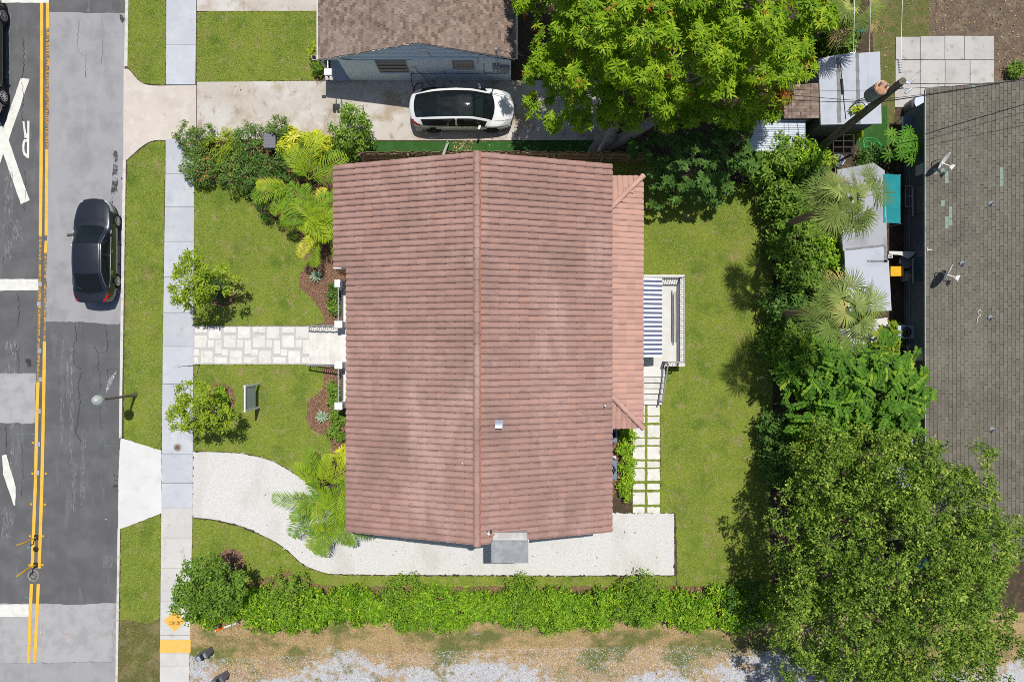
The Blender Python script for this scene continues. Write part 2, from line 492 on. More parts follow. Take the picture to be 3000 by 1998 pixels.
# railway crossing X
rsheet('crossing_mark', [(57,226),(82,230),(21,409),(52,500),(83,586),(57,598),(5,450),(-60,640),(-85,630),(-10,405),(-85,240),(-62,226),(5,375)], 0.014, m_whitepaint, 0.006)
rsheet('crossing_mark', [(2,1335),(14,1332),(42,1428),(40,1482),(36,1482),(5,1390)], 0.014, m_whitepaint, 0.008)
rsheet('crossing_mark', [(46,1270),(51,1270),(52,1318),(46,1318)], 0.014, m_whiteworn, 0.004)
# letter R of the crossing mark, with its bowl
Rl = MB()
zR = ROADZ + 0.014
Rl.sheet(PW([(75.5,353),(82,353),(81,462),(75,462)]), zR)
Rl.sheet(PW([(61.5,354),(67,354),(72.5,392),(67,398)]), zR)
Rl.sheet(PW([(66.5,398),(75.2,388),(75.2,404),(70,408)]), zR)
bowl_o = [(75.2,402),(69,404),(63,412),(61,425),(61.5,442),(65,453),(75.2,462)]
bowl_i = [(75.2,414),(71,415),(68,419),(67,430),(67.5,440),(70,447),(75.2,450)]
for i in range(len(bowl_o)-1):
    Rl.sheet(PW([bowl_o[i], bowl_o[i+1], bowl_i[i+1], bowl_i[i]]), zR)
Rl.build('crossing_letter', m_whitepaint, road)
# double yellow centre line
def line_strip(name, pts, w, mat, dz=0.012):
    b = MB(); L = [Vector(W(*p)[:2]) for p in pts]; vs = []
    for i, p in enumerate(L):
        d = (L[min(i+1,len(L)-1)] - L[max(i-1,0)]).normalized(); n = Vector((-d.y, d.x))
        vs += [(p.x+n.x*w/2, p.y+n.y*w/2, ROADZ+dz), (p.x-n.x*w/2, p.y-n.y*w/2, ROADZ+dz)]
    b.add(vs, [(2*i, 2*i+1, 2*i+3, 2*i+2) for i in range(len(L)-1)])
    return b.build(name, mat, road)
line_strip('yellow_line', [(118,6),(117,300),(116,500),(114,690)], 0.165, m_yellow)
line_strip('yellow_line', [(114,690),(112,850),(109,1000),(107,1120)], 0.13, m_yellow_worn)
line_strip('yellow_line', [(107,1120),(104,1200),(100,1400),(96,1500),(90,1664)], 0.165, m_yellow)
line_strip('yellow_line', [(88,1712),(84,1800),(79,1944)], 0.165, m_yellow)
line_strip('yellow_line', [(135,6),(135,80)], 0.165, m_yellow)
line_strip('yellow_line', [(135,80),(134,300),(133,436)], 0.15, m_yellow_worn)
line_strip('yellow_line', [(133,436),(131,690)], 0.16, m_yellow)
line_strip('yellow_line', [(131,705),(129,740)], 0.15, m_yellow)
line_strip('yellow_line', [(129,740),(128,900),(126,1000)], 0.10, m_yellow_worn)
line_strip('yellow_line', [(126,1000),(124,1150),(121,1300),(118,1430),(114,1560),(110,1666)], 0.165, m_yellow)
line_strip('yellow_line', [(108,1712),(104,1800),(97,1944)], 0.165, m_yellow)
# worn white streaks, stains, cracks
for i, (pts, mt) in enumerate([
    ([(174,1000),(184,1000),(182,1300),(172,1300)], m_whiteworn), ([(190,1060),(203,1060),(200,1180),(190,1180)], m_whiteworn),
    ([(206,1360),(222,1360),(218,1500),(204,1500)], m_whiteworn), ([(236,1260),(248,1260),(244,1480),(230,1480)], m_whiteworn),
    ([(252,0),(265,0),(262,34),(250,34)], m_whiteworn), ([(305,1155),(313,1110),(338,1088),(330,1110),(318,1130)], m_spray),
    ([(0,660),(50,640),(70,720),(0,700)], m_whiteworn), ([(8,500),(34,500),(30,760),(10,760)], m_whiteworn),
    ([(10,1000),(50,1000),(40,1092),(8,1092)], m_whiteworn), ([(28,1240),(40,1240),(34,1380),(26,1380)], m_whiteworn),
    ([(0,1480),(40,1500),(34,1570),(0,1590)], m_whiteworn), ([(200,1010),(212,1010),(210,1360),(200,1360)], m_whiteworn),
    ([(14,20),(26,20),(24,230),(12,230)], m_whiteworn), ([(300,1630),(345,1630),(345,1665),(300,1665)], m_whiteworn)]):
    rsheet('worn_streak', pts, 0.016, mt, 0.02)
for pts in ([(330,440),(340,440),(342,500),(340,560),(326,600),(322,560),(326,500)], [(345,40),(362,44),(362,62),(350,66)],
            [(327,1390),(345,1395),(345,1410),(330,1408)], [(326,1420),(344,1420),(340,1440),(328,1436)], [(70,1050),(88,1052),(86,1078),(74,1076)],
            [(352,520),(362,515),(362,565),(354,560)], [(346,945),(358,935),(358,1000),(352,1000)], [(358,208),(376,236),(374,290),(364,330),(359,262)]):
    rsheet('dark_stain', pts, 0.0175, m_stain, 0.02)
def crack(pts, w=0.03):
    pts = smooth_line(pts, 9); b = MB(); vs = []
    for i, p in enumerate(pts):
        a = W(p[0] + rnd.gauss(0,1.5), p[1] + rnd.gauss(0,1.0)); ww = w*(0.3 + rnd.random()*0.9)/2*0.75
        vs += [(a.x-ww, a.y, ROADZ+0.019), (a.x+ww, a.y+ww*0.4, ROADZ+0.019)]
    b.add(vs, [(2*i, 2*i+1, 2*i+3, 2*i+2) for i in range(len(pts)-1)])
    return b
for pts, w in (([(216,1000),(212,1060),(232,1081)],.05), ([(234,1090),(226,1130),(230,1180),(222,1240),(218,1270),(236,1296)],.055),
    ([(283,1036),(284,1080),(290,1100),(289,1150)],.03), ([(310,1000),(308,1030),(285,1033),(272,1017)],.05), ([(292,1160),(290,1240),(297,1258)],.025),
    ([(326,1080),(312,1085),(313,1110)],.03), ([(226,60),(224,140),(240,160),(247,180),(245,230)],.02), ([(296,40),(296,190)],.012),
    ([(216,948),(220,1000)],.035), ([(64,110),(66,170),(60,230)],.05), ([(62,240),(64,300),(58,320),(62,354)],.035), ([(68,500),(70,560),(66,620)],.025),
    ([(60,740),(40,744),(10,752),(4,770)],.03), ([(48,858),(52,900),(48,960)],.04), ([(305,950),(310,1000)],.03), ([(44,1010),(50,1060),(48,1092)],.04),
    ([(12,1250),(14,1330)],.04), ([(60,1300),(62,1380),(58,1460)],.02), ([(0,1946),(80,1944),(150,1945)],.05), ([(150,1945),(240,1941),(334,1941)],.045)):
    crack(pts, w).build('crack', m_tar, road)
# surveyors' spray marks
for pts, mt in (([(304,1305),(342,1306),(342,1308),(304,1307)], m_spray_green), ([(302,1306),(318,1312),(318,1314),(302,1308)], m_spray_green),
    ([(52,1271),(94,1271),(94,1274),(52,1274)], m_spray_green), ([(190,1302),(204,1302),(204,1304),(190,1304)], m_spray_green),
    ([(74,1600),(86,1602),(84,1612),(76,1610)], m_spray_green), ([(66,1748),(82,1750),(82,1756),(66,1754)], m_spray_green),
    ([(112,1788),(122,1788),(122,1791),(112,1791)], m_spray_orange), ([(108,1860),(122,1860),(122,1863),(108,1863)], m_spray_orange),
    ([(172,1858),(196,1858),(196,1866),(194,1866),(194,1861),(172,1861)], m_spray_orange), ([(320,1788),(332,1788),(332,1791),(320,1791)], m_spray_orange),
    ([(315,1859),(330,1859),(330,1862),(315,1862)], m_spray_orange), ([(115,1792),(118,1792),(117,1860),(114,1860)], m_spray),
    ([(194,1877),(226,1876),(226,1879),(194,1879)], m_spray), ([(304,1868),(326,1869),(326,1871),(304,1870)], m_spray), ([(0,1888),(20,1888),(20,1890),(0,1890)], m_spray),
    ([(304,1522),(312,1520),(312,1524),(304,1526)], m_spray), ([(75,1886),(108,1886),(108,1889),(75,1889)], m_spray)):
    rsheet('survey_mark', pts, 0.0165, mt, 0.0)
for cx, cy in ((113,832),(110,890),(112,1028),(114,1112),(110,1205),(108,1302),(106,1386)):
    b = MB()
    c = W(cx, cy)
    b.box(c.x-.09, c.y-.11, ROADZ+.0185, c.x+.09, c.y+.11, ROADZ+.0195)
    b.build('glue_pad', m_patch2, road)

# yards east of the kerb: one sheet, lawns and paving lie on it
LOTZ = -0.02
yard_pts = [(kx(-9000)+6, -9000), (12000, -9000), (12000, 11000), (kx(11000)+4, 11000)]
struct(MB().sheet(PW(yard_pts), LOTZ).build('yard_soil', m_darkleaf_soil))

# kerb, in lengths
kb = struct(bpy.data.objects.new('kerb', None)); C.objects.link(kb)
def kerb_run(y0, y1, low=False):
    n = max(1, int((y1-y0)/190)); 
    for i in range(n):
        a = y0 + (y1-y0)*i/n; b = y0 + (y1-y0)*(i+1)/n
        g_ = 0.5 if i < n-1 else 0
        w = 9.5 - 0.0015*a
        pts = PW([(kx(a), a), (kx(a)+w, a), (kx(b)+w, b-g_), (kx(b), b-g_)])
        MB().prism(pts, -0.16, -0.06 if low else 0.03).build('kerb_stone', m_kerb, kb)
kerb_run(-400, 196); kerb_run(470, 1283); kerb_run(1547, 2500)

# lawns
def lawn(name, pts, rag=0.03):
    return struct(sheet(name, pts, 0.0, m_lawn_soil, rag=rag, step=0.1))
verge_a = [(376,-200),(487,-200),(486,120),(485.5,248),(440,248),(418,242),(400,228),(386,210),(374,200)]
lawn_a = [(577,35),(760,34),(945,33),(945,236),(760,239),(577,241)]
verge_b = [(484,416),(460,415),(436,421),(412,438),(390,458),(373,470),(370,600),(366,900),(363,1284),(420,1303),(473,1320),(476,1100),(480,800)]
verge_c = [(355,1547),(415,1526),(473,1503),(470,1700),(468,1812),(440,1826),(400,1818),(352,1812)]
lawn_b = [(569,548),(600,520),(760,520),(1000,470),(1040,470),(1040,953),(567,955)]
lawn_c = [(567,1068),(1040,1068),(1040,1420),(910,1420),(880,1400),(850,1378),(800,1350),(750,1335),(700,1326),(640,1323),(567,1321)]
lawn_d = [(564,1519),(620,1524),(700,1542),(760,1567),(810,1592),(850,1622),(890,1657),(950,1680),(1000,1685),(1200,1687),(1600,1688),(1980,1688),(1980,1725),(1900,1725),(900,1730),(700,1740),(563,1740)]
lawn_e = [(1560,470),(1900,470),(2260,560),(2262,700),(2265,900),(2262,1100),(2268,1300),(2250,1500),(2262,1720),(1985,1720),(1980,1503),(1934,1503),(1934,1176),(1880,1176),(1780,1503),(1560,1503)]
for nm, p in (('lawn', verge_a), ('lawn', lawn_a), ('lawn', verge_b), ('lawn', verge_c), ('lawn', lawn_b), ('lawn', lawn_c), ('lawn', lawn_d), ('lawn', lawn_e)):
    lawn(nm, p)
m_turf = M('artificial_turf', [(0.035,0.115,0.02), ((0.05,0.15,0.03), 2, 0.45, 0.65), ((0.02,0.07,0.012), 40, 0.5, 0.65)], 0.9, (80, 0.8, 0.03))
struct(sheet('turf_strip', [(990,414),(1300,415),(1760,412),(1760,470),(990,470)], 0.004, m_turf))
struct(sheet('turf_strip', [(2480,310),(2600,310),(2600,455),(2520,455)], -0.004, m_turf))
m_patchy = M('patchy_grass', [(0.15,0.15,0.045), ((0.30,0.24,0.13), 1.3, 0.46, 0.62), ((0.09,0.13,0.025), 2.0, 0.52, 0.68), ((0.5,0.45,0.38), 3.0, 0.64, 0.75), ((0.10,0.09,0.03), 26, 0.5, 0.68)], 0.95, (40, 1.0, 0.05))
struct(sheet('patchy_verge', [(352,1800),(470,1800),(464,2500),(330,2500)], -0.006, m_patchy))
struct(sheet('back_grass', [(2560,-100),(2725,-100),(2722,112),(2622,112),(2622,330),(2600,460),(2555,380)], -0.008, M('dry_back_grass', [(0.15,0.17,0.05), ((0.26,0.19,0.11), 1.5, 0.48, 0.66), ((0.10,0.14,0.03), 2.4, 0.52, 0.7), ((0.5,0.36,0.22), 14, 0.66, 0.74)], 0.95, (40, 1.0, 0.05))))
struct(sheet('bare_dirt', [(2722,-300),(5200,-300),(5200,330),(2722,330)], -0.010, m_dirt, rag=0.05, step=0.3))
struct(sheet('dry_lot', [(560,1800),(900,1795),(2300,1795),(5200,1790),(5200,6000),(420,6000),(553,1998)], -0.012, m_lot, rag=0.03, step=0.3))

# kerb-side aprons and driveways
struct(sheet('driveway_apron', smooth_line([(362,203),(374,203),(384,212),(400,231),(418,245),(440,251),(470,252)], 4) + [(575,250),(575,408),(486,412)] + smooth_line([(486,412),(462,411),(436,417),(410,434),(388,454),(372,468)], 4) + [(365,472),(361,470)], 0.012, m_apron))
struct(MB().prism(PW([(577,241),(760,239.5),(930,238),(1120,237),(1780,237),(1780,411),(1300,412),(577,408)]), -0.05, 0.010).build('concrete_driveway', m_drive))
struct(MB().prism(PW([(577,-260),(1100,-260),(1100,33),(577,34)]), -0.05, 0.010).build('concrete_driveway', m_drive))
struct(sheet('driveway_apron', [(353,1285),(362,1285),(420,1303),(473,1320),(473,1503),(415,1526),(352,1549),(346,1548),(347,1400),(350,1330)], 0.012, m_apron_new, rag=0.006))
dr_top = smooth_line([(566,1322),(640,1323.5),(700,1327),(750,1336),(800,1351),(850,1379),(885,1402),(930,1440),(1000,1500)], 5)
dr_bot = smooth_line([(1960,1685),(1600,1685.5),(1200,1684),(1000,1682),(950,1677),(890,1654),(850,1619),(810,1589),(760,1564),(700,1539),(620,1521),(564,1516)], 5)
struct(sheet('gravel_drive', dr_top + [(1100,1500),(1600,1500),(1976,1504),(1976,1685)] + dr_bot, 0.008, m_gravel, rag=0.03, step=0.10))
def edging(pts, name='steel_edging'):
    e = MB(); q = [W(*p) for p in pts]
    for a, b in zip(q[:-1], q[1:]):
        e.bar((a.x,a.y,0.005), (b.x,b.y,0.005), 0.02, 0.05)
    return e
m_edge = M('edging_metal', [(0.07,0.05,0.04)], 0.8)
ed = edging([(1976,1504),(1976,1685)] + dr_bot); struct(ed.build('drive_edging', m_edge))
ed = edging(dr_top); struct(ed.build('drive_edging', m_edge))

# sidewalk slabs
sx0 = lambda y: np.interp(y, [0,500,1000,1500,2000], [487.5,485,477,472.5,468])
sx1 = lambda y: np.interp(y, [0,500,1000,1500,2000], [575,569,566,564,553])
sidewalk = struct(bpy.data.objects.new('sidewalk', None)); C.objects.link(sidewalk)
joints = [[-300,-160,-15,131,249], [408,509,607,708,812,916,1015,1125,1229,1331,1415,1487,1575,1665,1762,1860,1873.5], [1912,1950,2050,2160,2280,2400]]
for run in joints:
    for a, b in zip(run[:-1], run[1:]):
        e = 0.55
        pts = PW([(sx0(a), a+e), (sx1(a), a+e), (sx1(b), b-e), (sx0(b), b-e)], 0.02)
        o = MB().prism(pts, -0.06, 0.02 + rnd.uniform(-0.004, 0.004)).build('paving_slab', m_walk if b < 1490 else m_walk_warm, sidewalk)
o = MB()
t0, t1 = 1873.5, 1912
o.prism(PW([(sx0(t0), t0), (sx1(t0)+3, t0), (sx1(t1)+3, t1), (sx0(t1)-1, t1)], 0.02), -0.05, 0.018)
pad = o.build('tactile_plate', M('tactile_yellow', [(0.78,0.47,0.10), ((0.66,0.50,0.28), 3, 0.52, 0.68), ((0.80,0.55,0.22), 12, 0.5, 0.7, None, 0.5)], 0.8), sidewalk)
o = MB()
for i in range(22):
    for j in range(10):
        c = W(473 + i*3.9, 1876.5 + j*3.7)
        o.lathe((c.x, c.y, 0.0172), [(0.016,0),(0.012,0.005)], 6)
dm = o.build('plate_domes', pad.data.materials[0], pad)
dm['kind'] = 'stuff'
c = W(521, 1309.5)
o = MB(); o.lathe((c.x, c.y, 0.0), [(0.20,0.024),(0.20,0.028),(0.0,0.0282)], 24)
o.build('cover_ring', M('stained_concrete', [(0.32,0.29,0.27), ((0.45,0.43,0.42), 5, 0.45, 0.6)], 0.9), sidewalk)
o = MB(); o.lathe((c.x, c.y, 0.0), [(0.115,0.028),(0.11,0.032),(0.0,0.0325)], 20)
o.build('cover_lid', M('rusty_lid', [(0.14,0.085,0.075), ((0.2,0.13,0.11), 20, 0.45, 0.6)], 0.8), sidewalk)

# front walk of pale stones in a gravel bed
fw = struct(sheet('front_walk', [(566,955.5),(910,955.5),(910,1067),(566,1067)], 0.010, m_joint))
pat = [(0,35,959,974.5),(41,76.5,959,991),(0,35,984,1017.5),(39,57,996.5,1017.5),(61,79,997,1036.5),(-4.5,14,1024,1041.5),(18,52.5,1028.5,1064),(58,95.5,1046.5,1064),(0,35,977.5,980.8),(18,52,1021,1025)]
for k in range(-1, 5):
    for a, b, c_, d in pat[:8]:
        x0 = max(568.5, 571 + 85.5*k + a); x1 = min(906, 571 + 85.5*k + b)
        if x1 - x0 < 5: continue
        o = MB().prism(ragged(PW([(x0,c_),(x1,c_),(x1,d),(x0,d)]), 0.18, 0.006), 0.0, 0.030 + rnd.uniform(-.004,.004)).build('paving_stone', m_paver, fw)
# stepping stones by the back of the house, ground cover between them
sp = struct(sheet('stepping_path', [(1853,1176),(1934,1176),(1933,1504),(1853,1504)], 0.006, m_lawn_soil))
rows = [(1178.6,1216.8),(1220.5,1237.8),(1245,1280.6),(1285.4,1303),(1308.7,1344.4),(1350.8,1368.3),(1373,1408),(1416,1433.7),(1441.6,1476.7),(1484.7,1502)]
for a, b in rows:
    for x0, x1 in ((1854,1888.5),(1896.5,1932.5)):
        MB().prism(ragged(PW([(x0,a),(x1,a),(x1,b),(x0,b)]), 0.12, 0.008), -0.01, 0.028 + rnd.uniform(-.005,.005)).build('stepping_stone', m_paver, sp)

# mulch beds
bed_a = smooth_line([(1030,770),(960,770),(905,778),(880,800),(878,840),(905,865),(930,895),(945,925),(945,945),(912,952)], 4) + [(1030,953)]
struct(sheet('mulch_bed', bed_a, 0.012, m_mulch, rag=0.025, step=0.08))
bed_b = [(1030,1068)] + smooth_line([(948,1070),(948,1100),(945,1135),(925,1158),(902,1180),(898,1225),(908,1252),(925,1266),(960,1278),(972,1310),(975,1345),(985,1400)], 4) + [(1035,1400)]
struct(sheet('mulch_bed', bed_b, 0.012, m_mulch, rag=0.02, step=0.08))
bed_c = smooth_line([(560,500),(580,530),(640,540),(690,545),(725,560),(740,600),(790,640),(850,650),(880,700),(890,760),(1030,770)], 4) + [(1030,430),(990,412),(570,410)]
struct(sheet('mulch_bed', bed_c, 0.011, m_mulch, rag=0.025, step=0.08))
bed_d = [(1780,1250)] + smooth_line([(1846,1250),(1838,1300),(1832,1380),(1838,1440),(1825,1446),(1790,1442)], 3) + [(1780,1440)]
struct(sheet('mulch_bed', bed_d, 0.012, m_mulch, rag=0.02, step=0.08))
def ring(cx, cy, rx, ry, z=0.013):
    return [(cx + rx*math.cos(a*math.pi/12)*(1+rnd.uniform(-.06,.06)), cy + ry*math.sin(a*math.pi/12)*(1+rnd.uniform(-.06,.06))) for a in range(24)]
for q in (ring(648,852,44,48), ring(646,1168,43,48), ring(676,1649,40,44)):
    struct(sheet('mulch_ring', q, 0.014, m_mulch, rag=0.015, step=0.08))
struct(sheet('mulch_bed', [(690,1722),(840,1672),(880,1690),(930,1712),(1000,1718),(2240,1716),(2240,1810),(690,1812)], 0.010, m_mulch, rag=0.03, step=0.12))
struct(sheet('mulch_bed', [(925,185),(945,180),(962,236),(925,238)], 0.012, m_mulch, rag=0.02, step=0.1))

# concrete slab in the far back yard
bs_ = struct(bpy.data.objects.new('back_slab', None)); C.objects.link(bs_)
for (x0,y0,x1,y1) in [(2624,109,2695,175),(2696,107,2767,176),(2768,106,2824,176),(2825,107,2912,176),(2623,176.5,2695,246),(2696,177,2768,246),(2769,177,2841,246),(2842,177,2912,246),(2621,247,2695,315),(2696,247,2767,315),(2768,247,2840,315),(2841,247,2912,315)]:
    MB().prism(PW([(x0+.4,y0+.4),(x1-.4,y0+.4),(x1-.4,y1-.4),(x0+.4,y1-.4)]), -0.05, 0.015+rnd.uniform(-.004,.004)).build('concrete_slab', m_slab, bs_)
# ------------------------------------------------------------------ roof coverings
def tile_mat(name, src, c=(0.405,0.247,0.21), weather=True):
    m, nt, bs, out = newmat(name)
    pos = geopos(nt)
    if src == 'attr':
        a = nt.nodes.new('ShaderNodeAttribute'); a.attribute_name = 'tint'; r_ = a.outputs['Fac']
    else:
        r_ = nt.nodes.new('ShaderNodeObjectInfo').outputs['Random']
    base = ramp(nt, r_, [(0.0, tuple(x*0.90 for x in c)), (0.45, c), (0.9, (c[0]*1.07, c[1]*1.08, c[2]*1.09)), (1.0, (c[0]*1.14, c[1]*1.06, c[2]*0.97))])
    if weather:
        base = mixc(nt, ramp(nt, noise(nt, pos, 0.35, 5), [(0.42, 0.0), (0.66, 0.75)]), base, (0.29,0.185,0.16))
        base = mixc(nt, ramp(nt, noise(nt, pos, 0.5, 5, 0.6, (1,0.35,1)), [(0.52, 0.0), (0.68, 0.85)]), base, (0.52,0.35,0.31))
        base = mixc(nt, ramp(nt, noise(nt, pos, 6, 5, 0.7, (0.4,1,1)), [(0.5, 0.0), (0.72, 0.5)]), base, (0.19,0.115,0.095))
        base = mixc(nt, ramp(nt, noise(nt, pos, 9, 4, 0.7), [(0.62, 0.0), (0.72, 0.5)]), base, (0.5,0.36,0.33))
    else:
        base = mixc(nt, ramp(nt, noise(nt, pos, 1.5, 5), [(0.5, 0.0), (0.7, 0.35)]), base, (0.47,0.30,0.26))
    base = mixc(nt, ramp(nt, noise(nt, pos, 60, 3), [(0.35, 0.4), (0.55, 0.0)]), base, tuple(x*0.6 for x in c))
    nt.links.new(base, bs.inputs['Base Color'])
    bs.inputs['Roughness'].default_value = 0.85; bs.inputs['Specular IOR Level'].default_value = 0.25
    b = nt.nodes.new('ShaderNodeBump'); b.inputs['Strength'].default_value = 0.35; b.inputs['Distance'].default_value = 0.01
    nt.links.new(noise(nt, pos, 45, 3), b.inputs['Height']); nt.links.new(b.outputs[0], bs.inputs['Normal'])
    return m
m_tile = tile_mat('roof_tile_clay', 'obj'); m_tile_many = tile_mat('roof_tile_clay_many', 'attr')
PINK = (0.55,0.33,0.27)
m_tile_pink = tile_mat('roof_tile_pink', 'obj', PINK, False); m_tile_pink_many = tile_mat('roof_tile_pink_many', 'attr', PINK, False)
m_cap = tile_mat('ridge_cap_clay', 'obj', (0.43,0.265,0.225))
m_mortar = M('ridge_mortar', [(0.36,0.17,0.125), ((0.2,0.09,0.06), 8, 0.5, 0.66)], 0.9)
m_tile_lip = M('tile_lip', [(0.42,0.265,0.23), ((0.30,0.18,0.155), 9, 0.45, 0.65)], 0.85)

def tile_template(w, L, amp=0.075, lip=0.038, thick=0.03, n=10, flip=False):
    """one barrel tile: x across, y up the slope, z out of it"""
    ss = [0, .06, .15, .28, .42, .56, .70, .80, .86, .90, 1.0]     # a roll, a steep lap side and a narrow gutter
    pr = [0.0] + [amp*math.sin(math.pi*(s_/0.93)**1.25)**0.6 for s_ in ss[1:8]] + [amp*0.42, -0.012, -0.012]
    if flip: ss = [1-s_ for s_ in ss[::-1]]; pr = pr[::-1]
    xs = [w*s_ for s_ in ss]
    vs = []; fs = []; mi = []
    for i in range(n+1): vs.append((xs[i], 0.0, pr[i]+lip))
    for i in range(n+1): vs.append((xs[i], L, pr[i]*0.96+0.004))
    for i in range(n+1): vs.append((xs[i], 0.004, pr[i]+lip-thick-0.012*math.sin(math.pi*i/n)))
    for i in range(n): fs.append((i, i+1, n+2+i, n+1+i)); mi.append(0)
    for i in range(n): fs.append((2*n+2+i, 2*n+3+i, i+1, i)); mi.append(1)
    return np.array(vs), fs, mi

def tile_sites(O, u, v, ncol, pitch, ncourse, expo, keep=None):
    """(position, matrix columns) of each tile on a slope"""
    u = Vector(u).normalized(); v = Vector(v).normalized(); n = u.cross(v).normalized()
    if n.z < 0: n = -n
    out = []
    for j in range(ncourse):
        for i in range(ncol):
            p = Vector(O) + u*(i*pitch) + v*(j*expo)
            if keep is not None and not keep(p + u*pitch/2 + v*expo/2, i, j): continue
            out.append((p, u, v, n))
    return out

def place_tiles(sites, tv, tf, tmi, roof_part, mats_one, mats_many, n_single, name='roof_tile', jit=0.004):
    sites = sorted(sites, key=lambda s: (Vector((0,0,H)) - s[0]).length)
    r = random.Random(11)
    me = bpy.data.meshes.new(name)
    me.from_pydata([tuple(x) for x in tv], [], tf)
    for m in mats_one: me.materials.append(m)
    me.polygons.foreach_set('material_index', tmi)
    base = wloc(roof_part)
    def mat4(s):
        p, u, v, n = s[:4]; us = s[4] if len(s) > 4 else 1.0
        a = r.gauss(0, 0.006)
        v2 = (v + u*a).normalized(); u2 = (u - v*a).normalized()
        q = p + u*r.gauss(0, jit) + v*r.gauss(0, jit) + n*abs(r.gauss(0, jit*0.6))
        return Matrix(((u2.x*us,v2.x,n.x,q.x),(u2.y*us,v2.y,n.y,q.y),(u2.z*us,v2.z,n.z,q.z),(0,0,0,1)))
    for s in sites[:n_single]:
        o = bpy.data.objects.new(name, me); C.objects.link(o); o.parent = roof_part
        o.matrix_local = Matrix.Translation(-base) @ mat4(s)
    rest = sites[n_single:]
    if rest:
        b = MB(); tint = []
        for s in rest:
            m4 = mat4(s)
            k = len(b.v)
            b.v.extend([tuple(m4 @ Vector(x)) for x in tv])
            for f, mi in zip(tf, tmi):
                b.f.append(tuple(i+k for i in f)); b.m.append(mi); b.sm.append(False)
            tint += [r.random()]*len(tv)
        o = b.build(name + 's', mats_many, roof_part)
        at = o.data.attributes.new('tint', 'FLOAT', 'POINT'); at.data.foreach_set('value', tint)
        o['kind'] = 'stuff'

# ------------------------------------------------------------------ the tiled house in the middle
m_wall = M('white_stucco', [(0.72,0.71,0.68), ((0.62,0.60,0.57), 1.5, 0.5, 0.7)], 0.9, (60, 0.3, 0.005))
m_soffit = M('white_trim', [(0.76,0.75,0.73)], 0.7)
m_white_stone = M('white_coping', [(0.80,0.79,0.77), ((0.70,0.69,0.66), 4, 0.5, 0.7)], 0.8)
m_grey_stone = M('grey_stucco', [(0.46,0.45,0.43), ((0.58,0.57,0.55), 3, 0.45, 0.65, (1,1,0.3))], 0.9)
m_iron = M('dark_iron', [(0.07,0.073,0.08)], 0.5, spec=0.4)
m_iron_sheen = M('handrail_sheen', [(0.30,0.31,0.31)], 0.4, spec=0.5)  # dark iron rail; the sun's reflection on top is put into this paler grey
m_galv = M('galvanised_steel', [(0.45,0.52,0.62)], 0.45, metal=0.3)
m_window = glassmat('window_glass', (0.02,0.025,0.03))
EZ, RZ = 4.0, 6.0
XL, XR, XM = -7.36, 4.43, -1.466
YT, YB = 7.91, -8.54
house = thing('tiled_house', 'low white house under a pink brown barrel tile roof in the middle of the lot', 'house', (XM, 0, 0))
b = MB(); b.prism([(-6.85,-8.05),(3.95,-8.05),(3.95,7.45),(-6.85,7.45)], -0.1, 3.85)
for yy, s_ in ((-8.05,1),(7.45,-1)):
    b.add([(-6.85,yy,3.85),(3.95,yy,3.85),(XM,yy,5.72)], [(0,1,2)])
b.build('wall', m_wall, house)
slope = (RZ-EZ)/(XM-XL)
b = MB()   # decking with a fascia
T = 0.10
def slab_face(b, pts, t, mi=0):
    n = len(pts)
    vs = [tuple(p) for p in pts] + [(p[0],p[1],p[2]-t) for p in pts]
    b.add(vs, [tuple(range(n)), tuple(range(2*n-1,n-1,-1))] + [(i+n,(i+1)%n+n,(i+1)%n,i) for i in range(n)], mi)
ezx = EZ - 0.63*slope
slab_face(b, [(XL,YB,EZ),(XM,YB,RZ),(XM,YT,RZ),(XL,YT,EZ)][::-1], T)
slab_face(b, [(XL-0.63,3.30,ezx),(XL,3.30,EZ),(XL,YT,EZ),(XL-0.63,YT,ezx)][::-1], T)
slab_face(b, [(XM,YB,RZ),(XR,YB,EZ),(XR,YT,EZ),(XM,YT,RZ)][::-1], T)
m_under = M('roof_underlay', [(0.12,0.07,0.055)], 0.9)
roof = b.build('roof', m_under, house)
tv, tf, tmi = tile_template(0.2742, 0.47)
up_l = Vector((XM-XL, 0, RZ-EZ)).normalized(); up_r = Vector((XM-XR, 0, RZ-EZ)).normalized()
Lslope = math.hypot(XM-XL, RZ-EZ)
NC = 14; expo = (Lslope-0.04)/NC
sites = tile_sites((XL-0.03, YT, EZ-0.01), (0,-1,0), up_l, 60, 0.2742, NC, expo)
sites += tile_sites(Vector((XL-0.03, YT, EZ-0.01)) - up_l*0.66, (0,-1,0), up_l, 17, 0.2742, 1, expo)
for k in range(17):   # starter pieces between the wing's own eave course and the first full course
    p = Vector((XL-0.03, YT, EZ-0.01)) - up_l*0.25 + Vector((0,-1,0))*(k*0.2742)
    sites.append((p, Vector((0,-1,0)), up_l, Vector((0,-1,0)).cross(up_l)*(-1 if Vector((0,-1,0)).cross(up_l).z < 0 else 1)))
sites_r = tile_sites((XR+0.03, YB, EZ-0.01), (0,1,0), up_r, 60, 0.2742, NC, expo)
place_tiles(sites, tv, tf, tmi, roof, [m_tile, m_tile_lip], [m_tile_many, m_tile_lip], 150)
tvr, tfr, tmr = tile_template(0.2742, 0.47, flip=True)
place_tiles(sites_r, tvr, tfr, tmr, roof, [m_tile, m_tile_lip], [m_tile_many, m_tile_lip], 150)
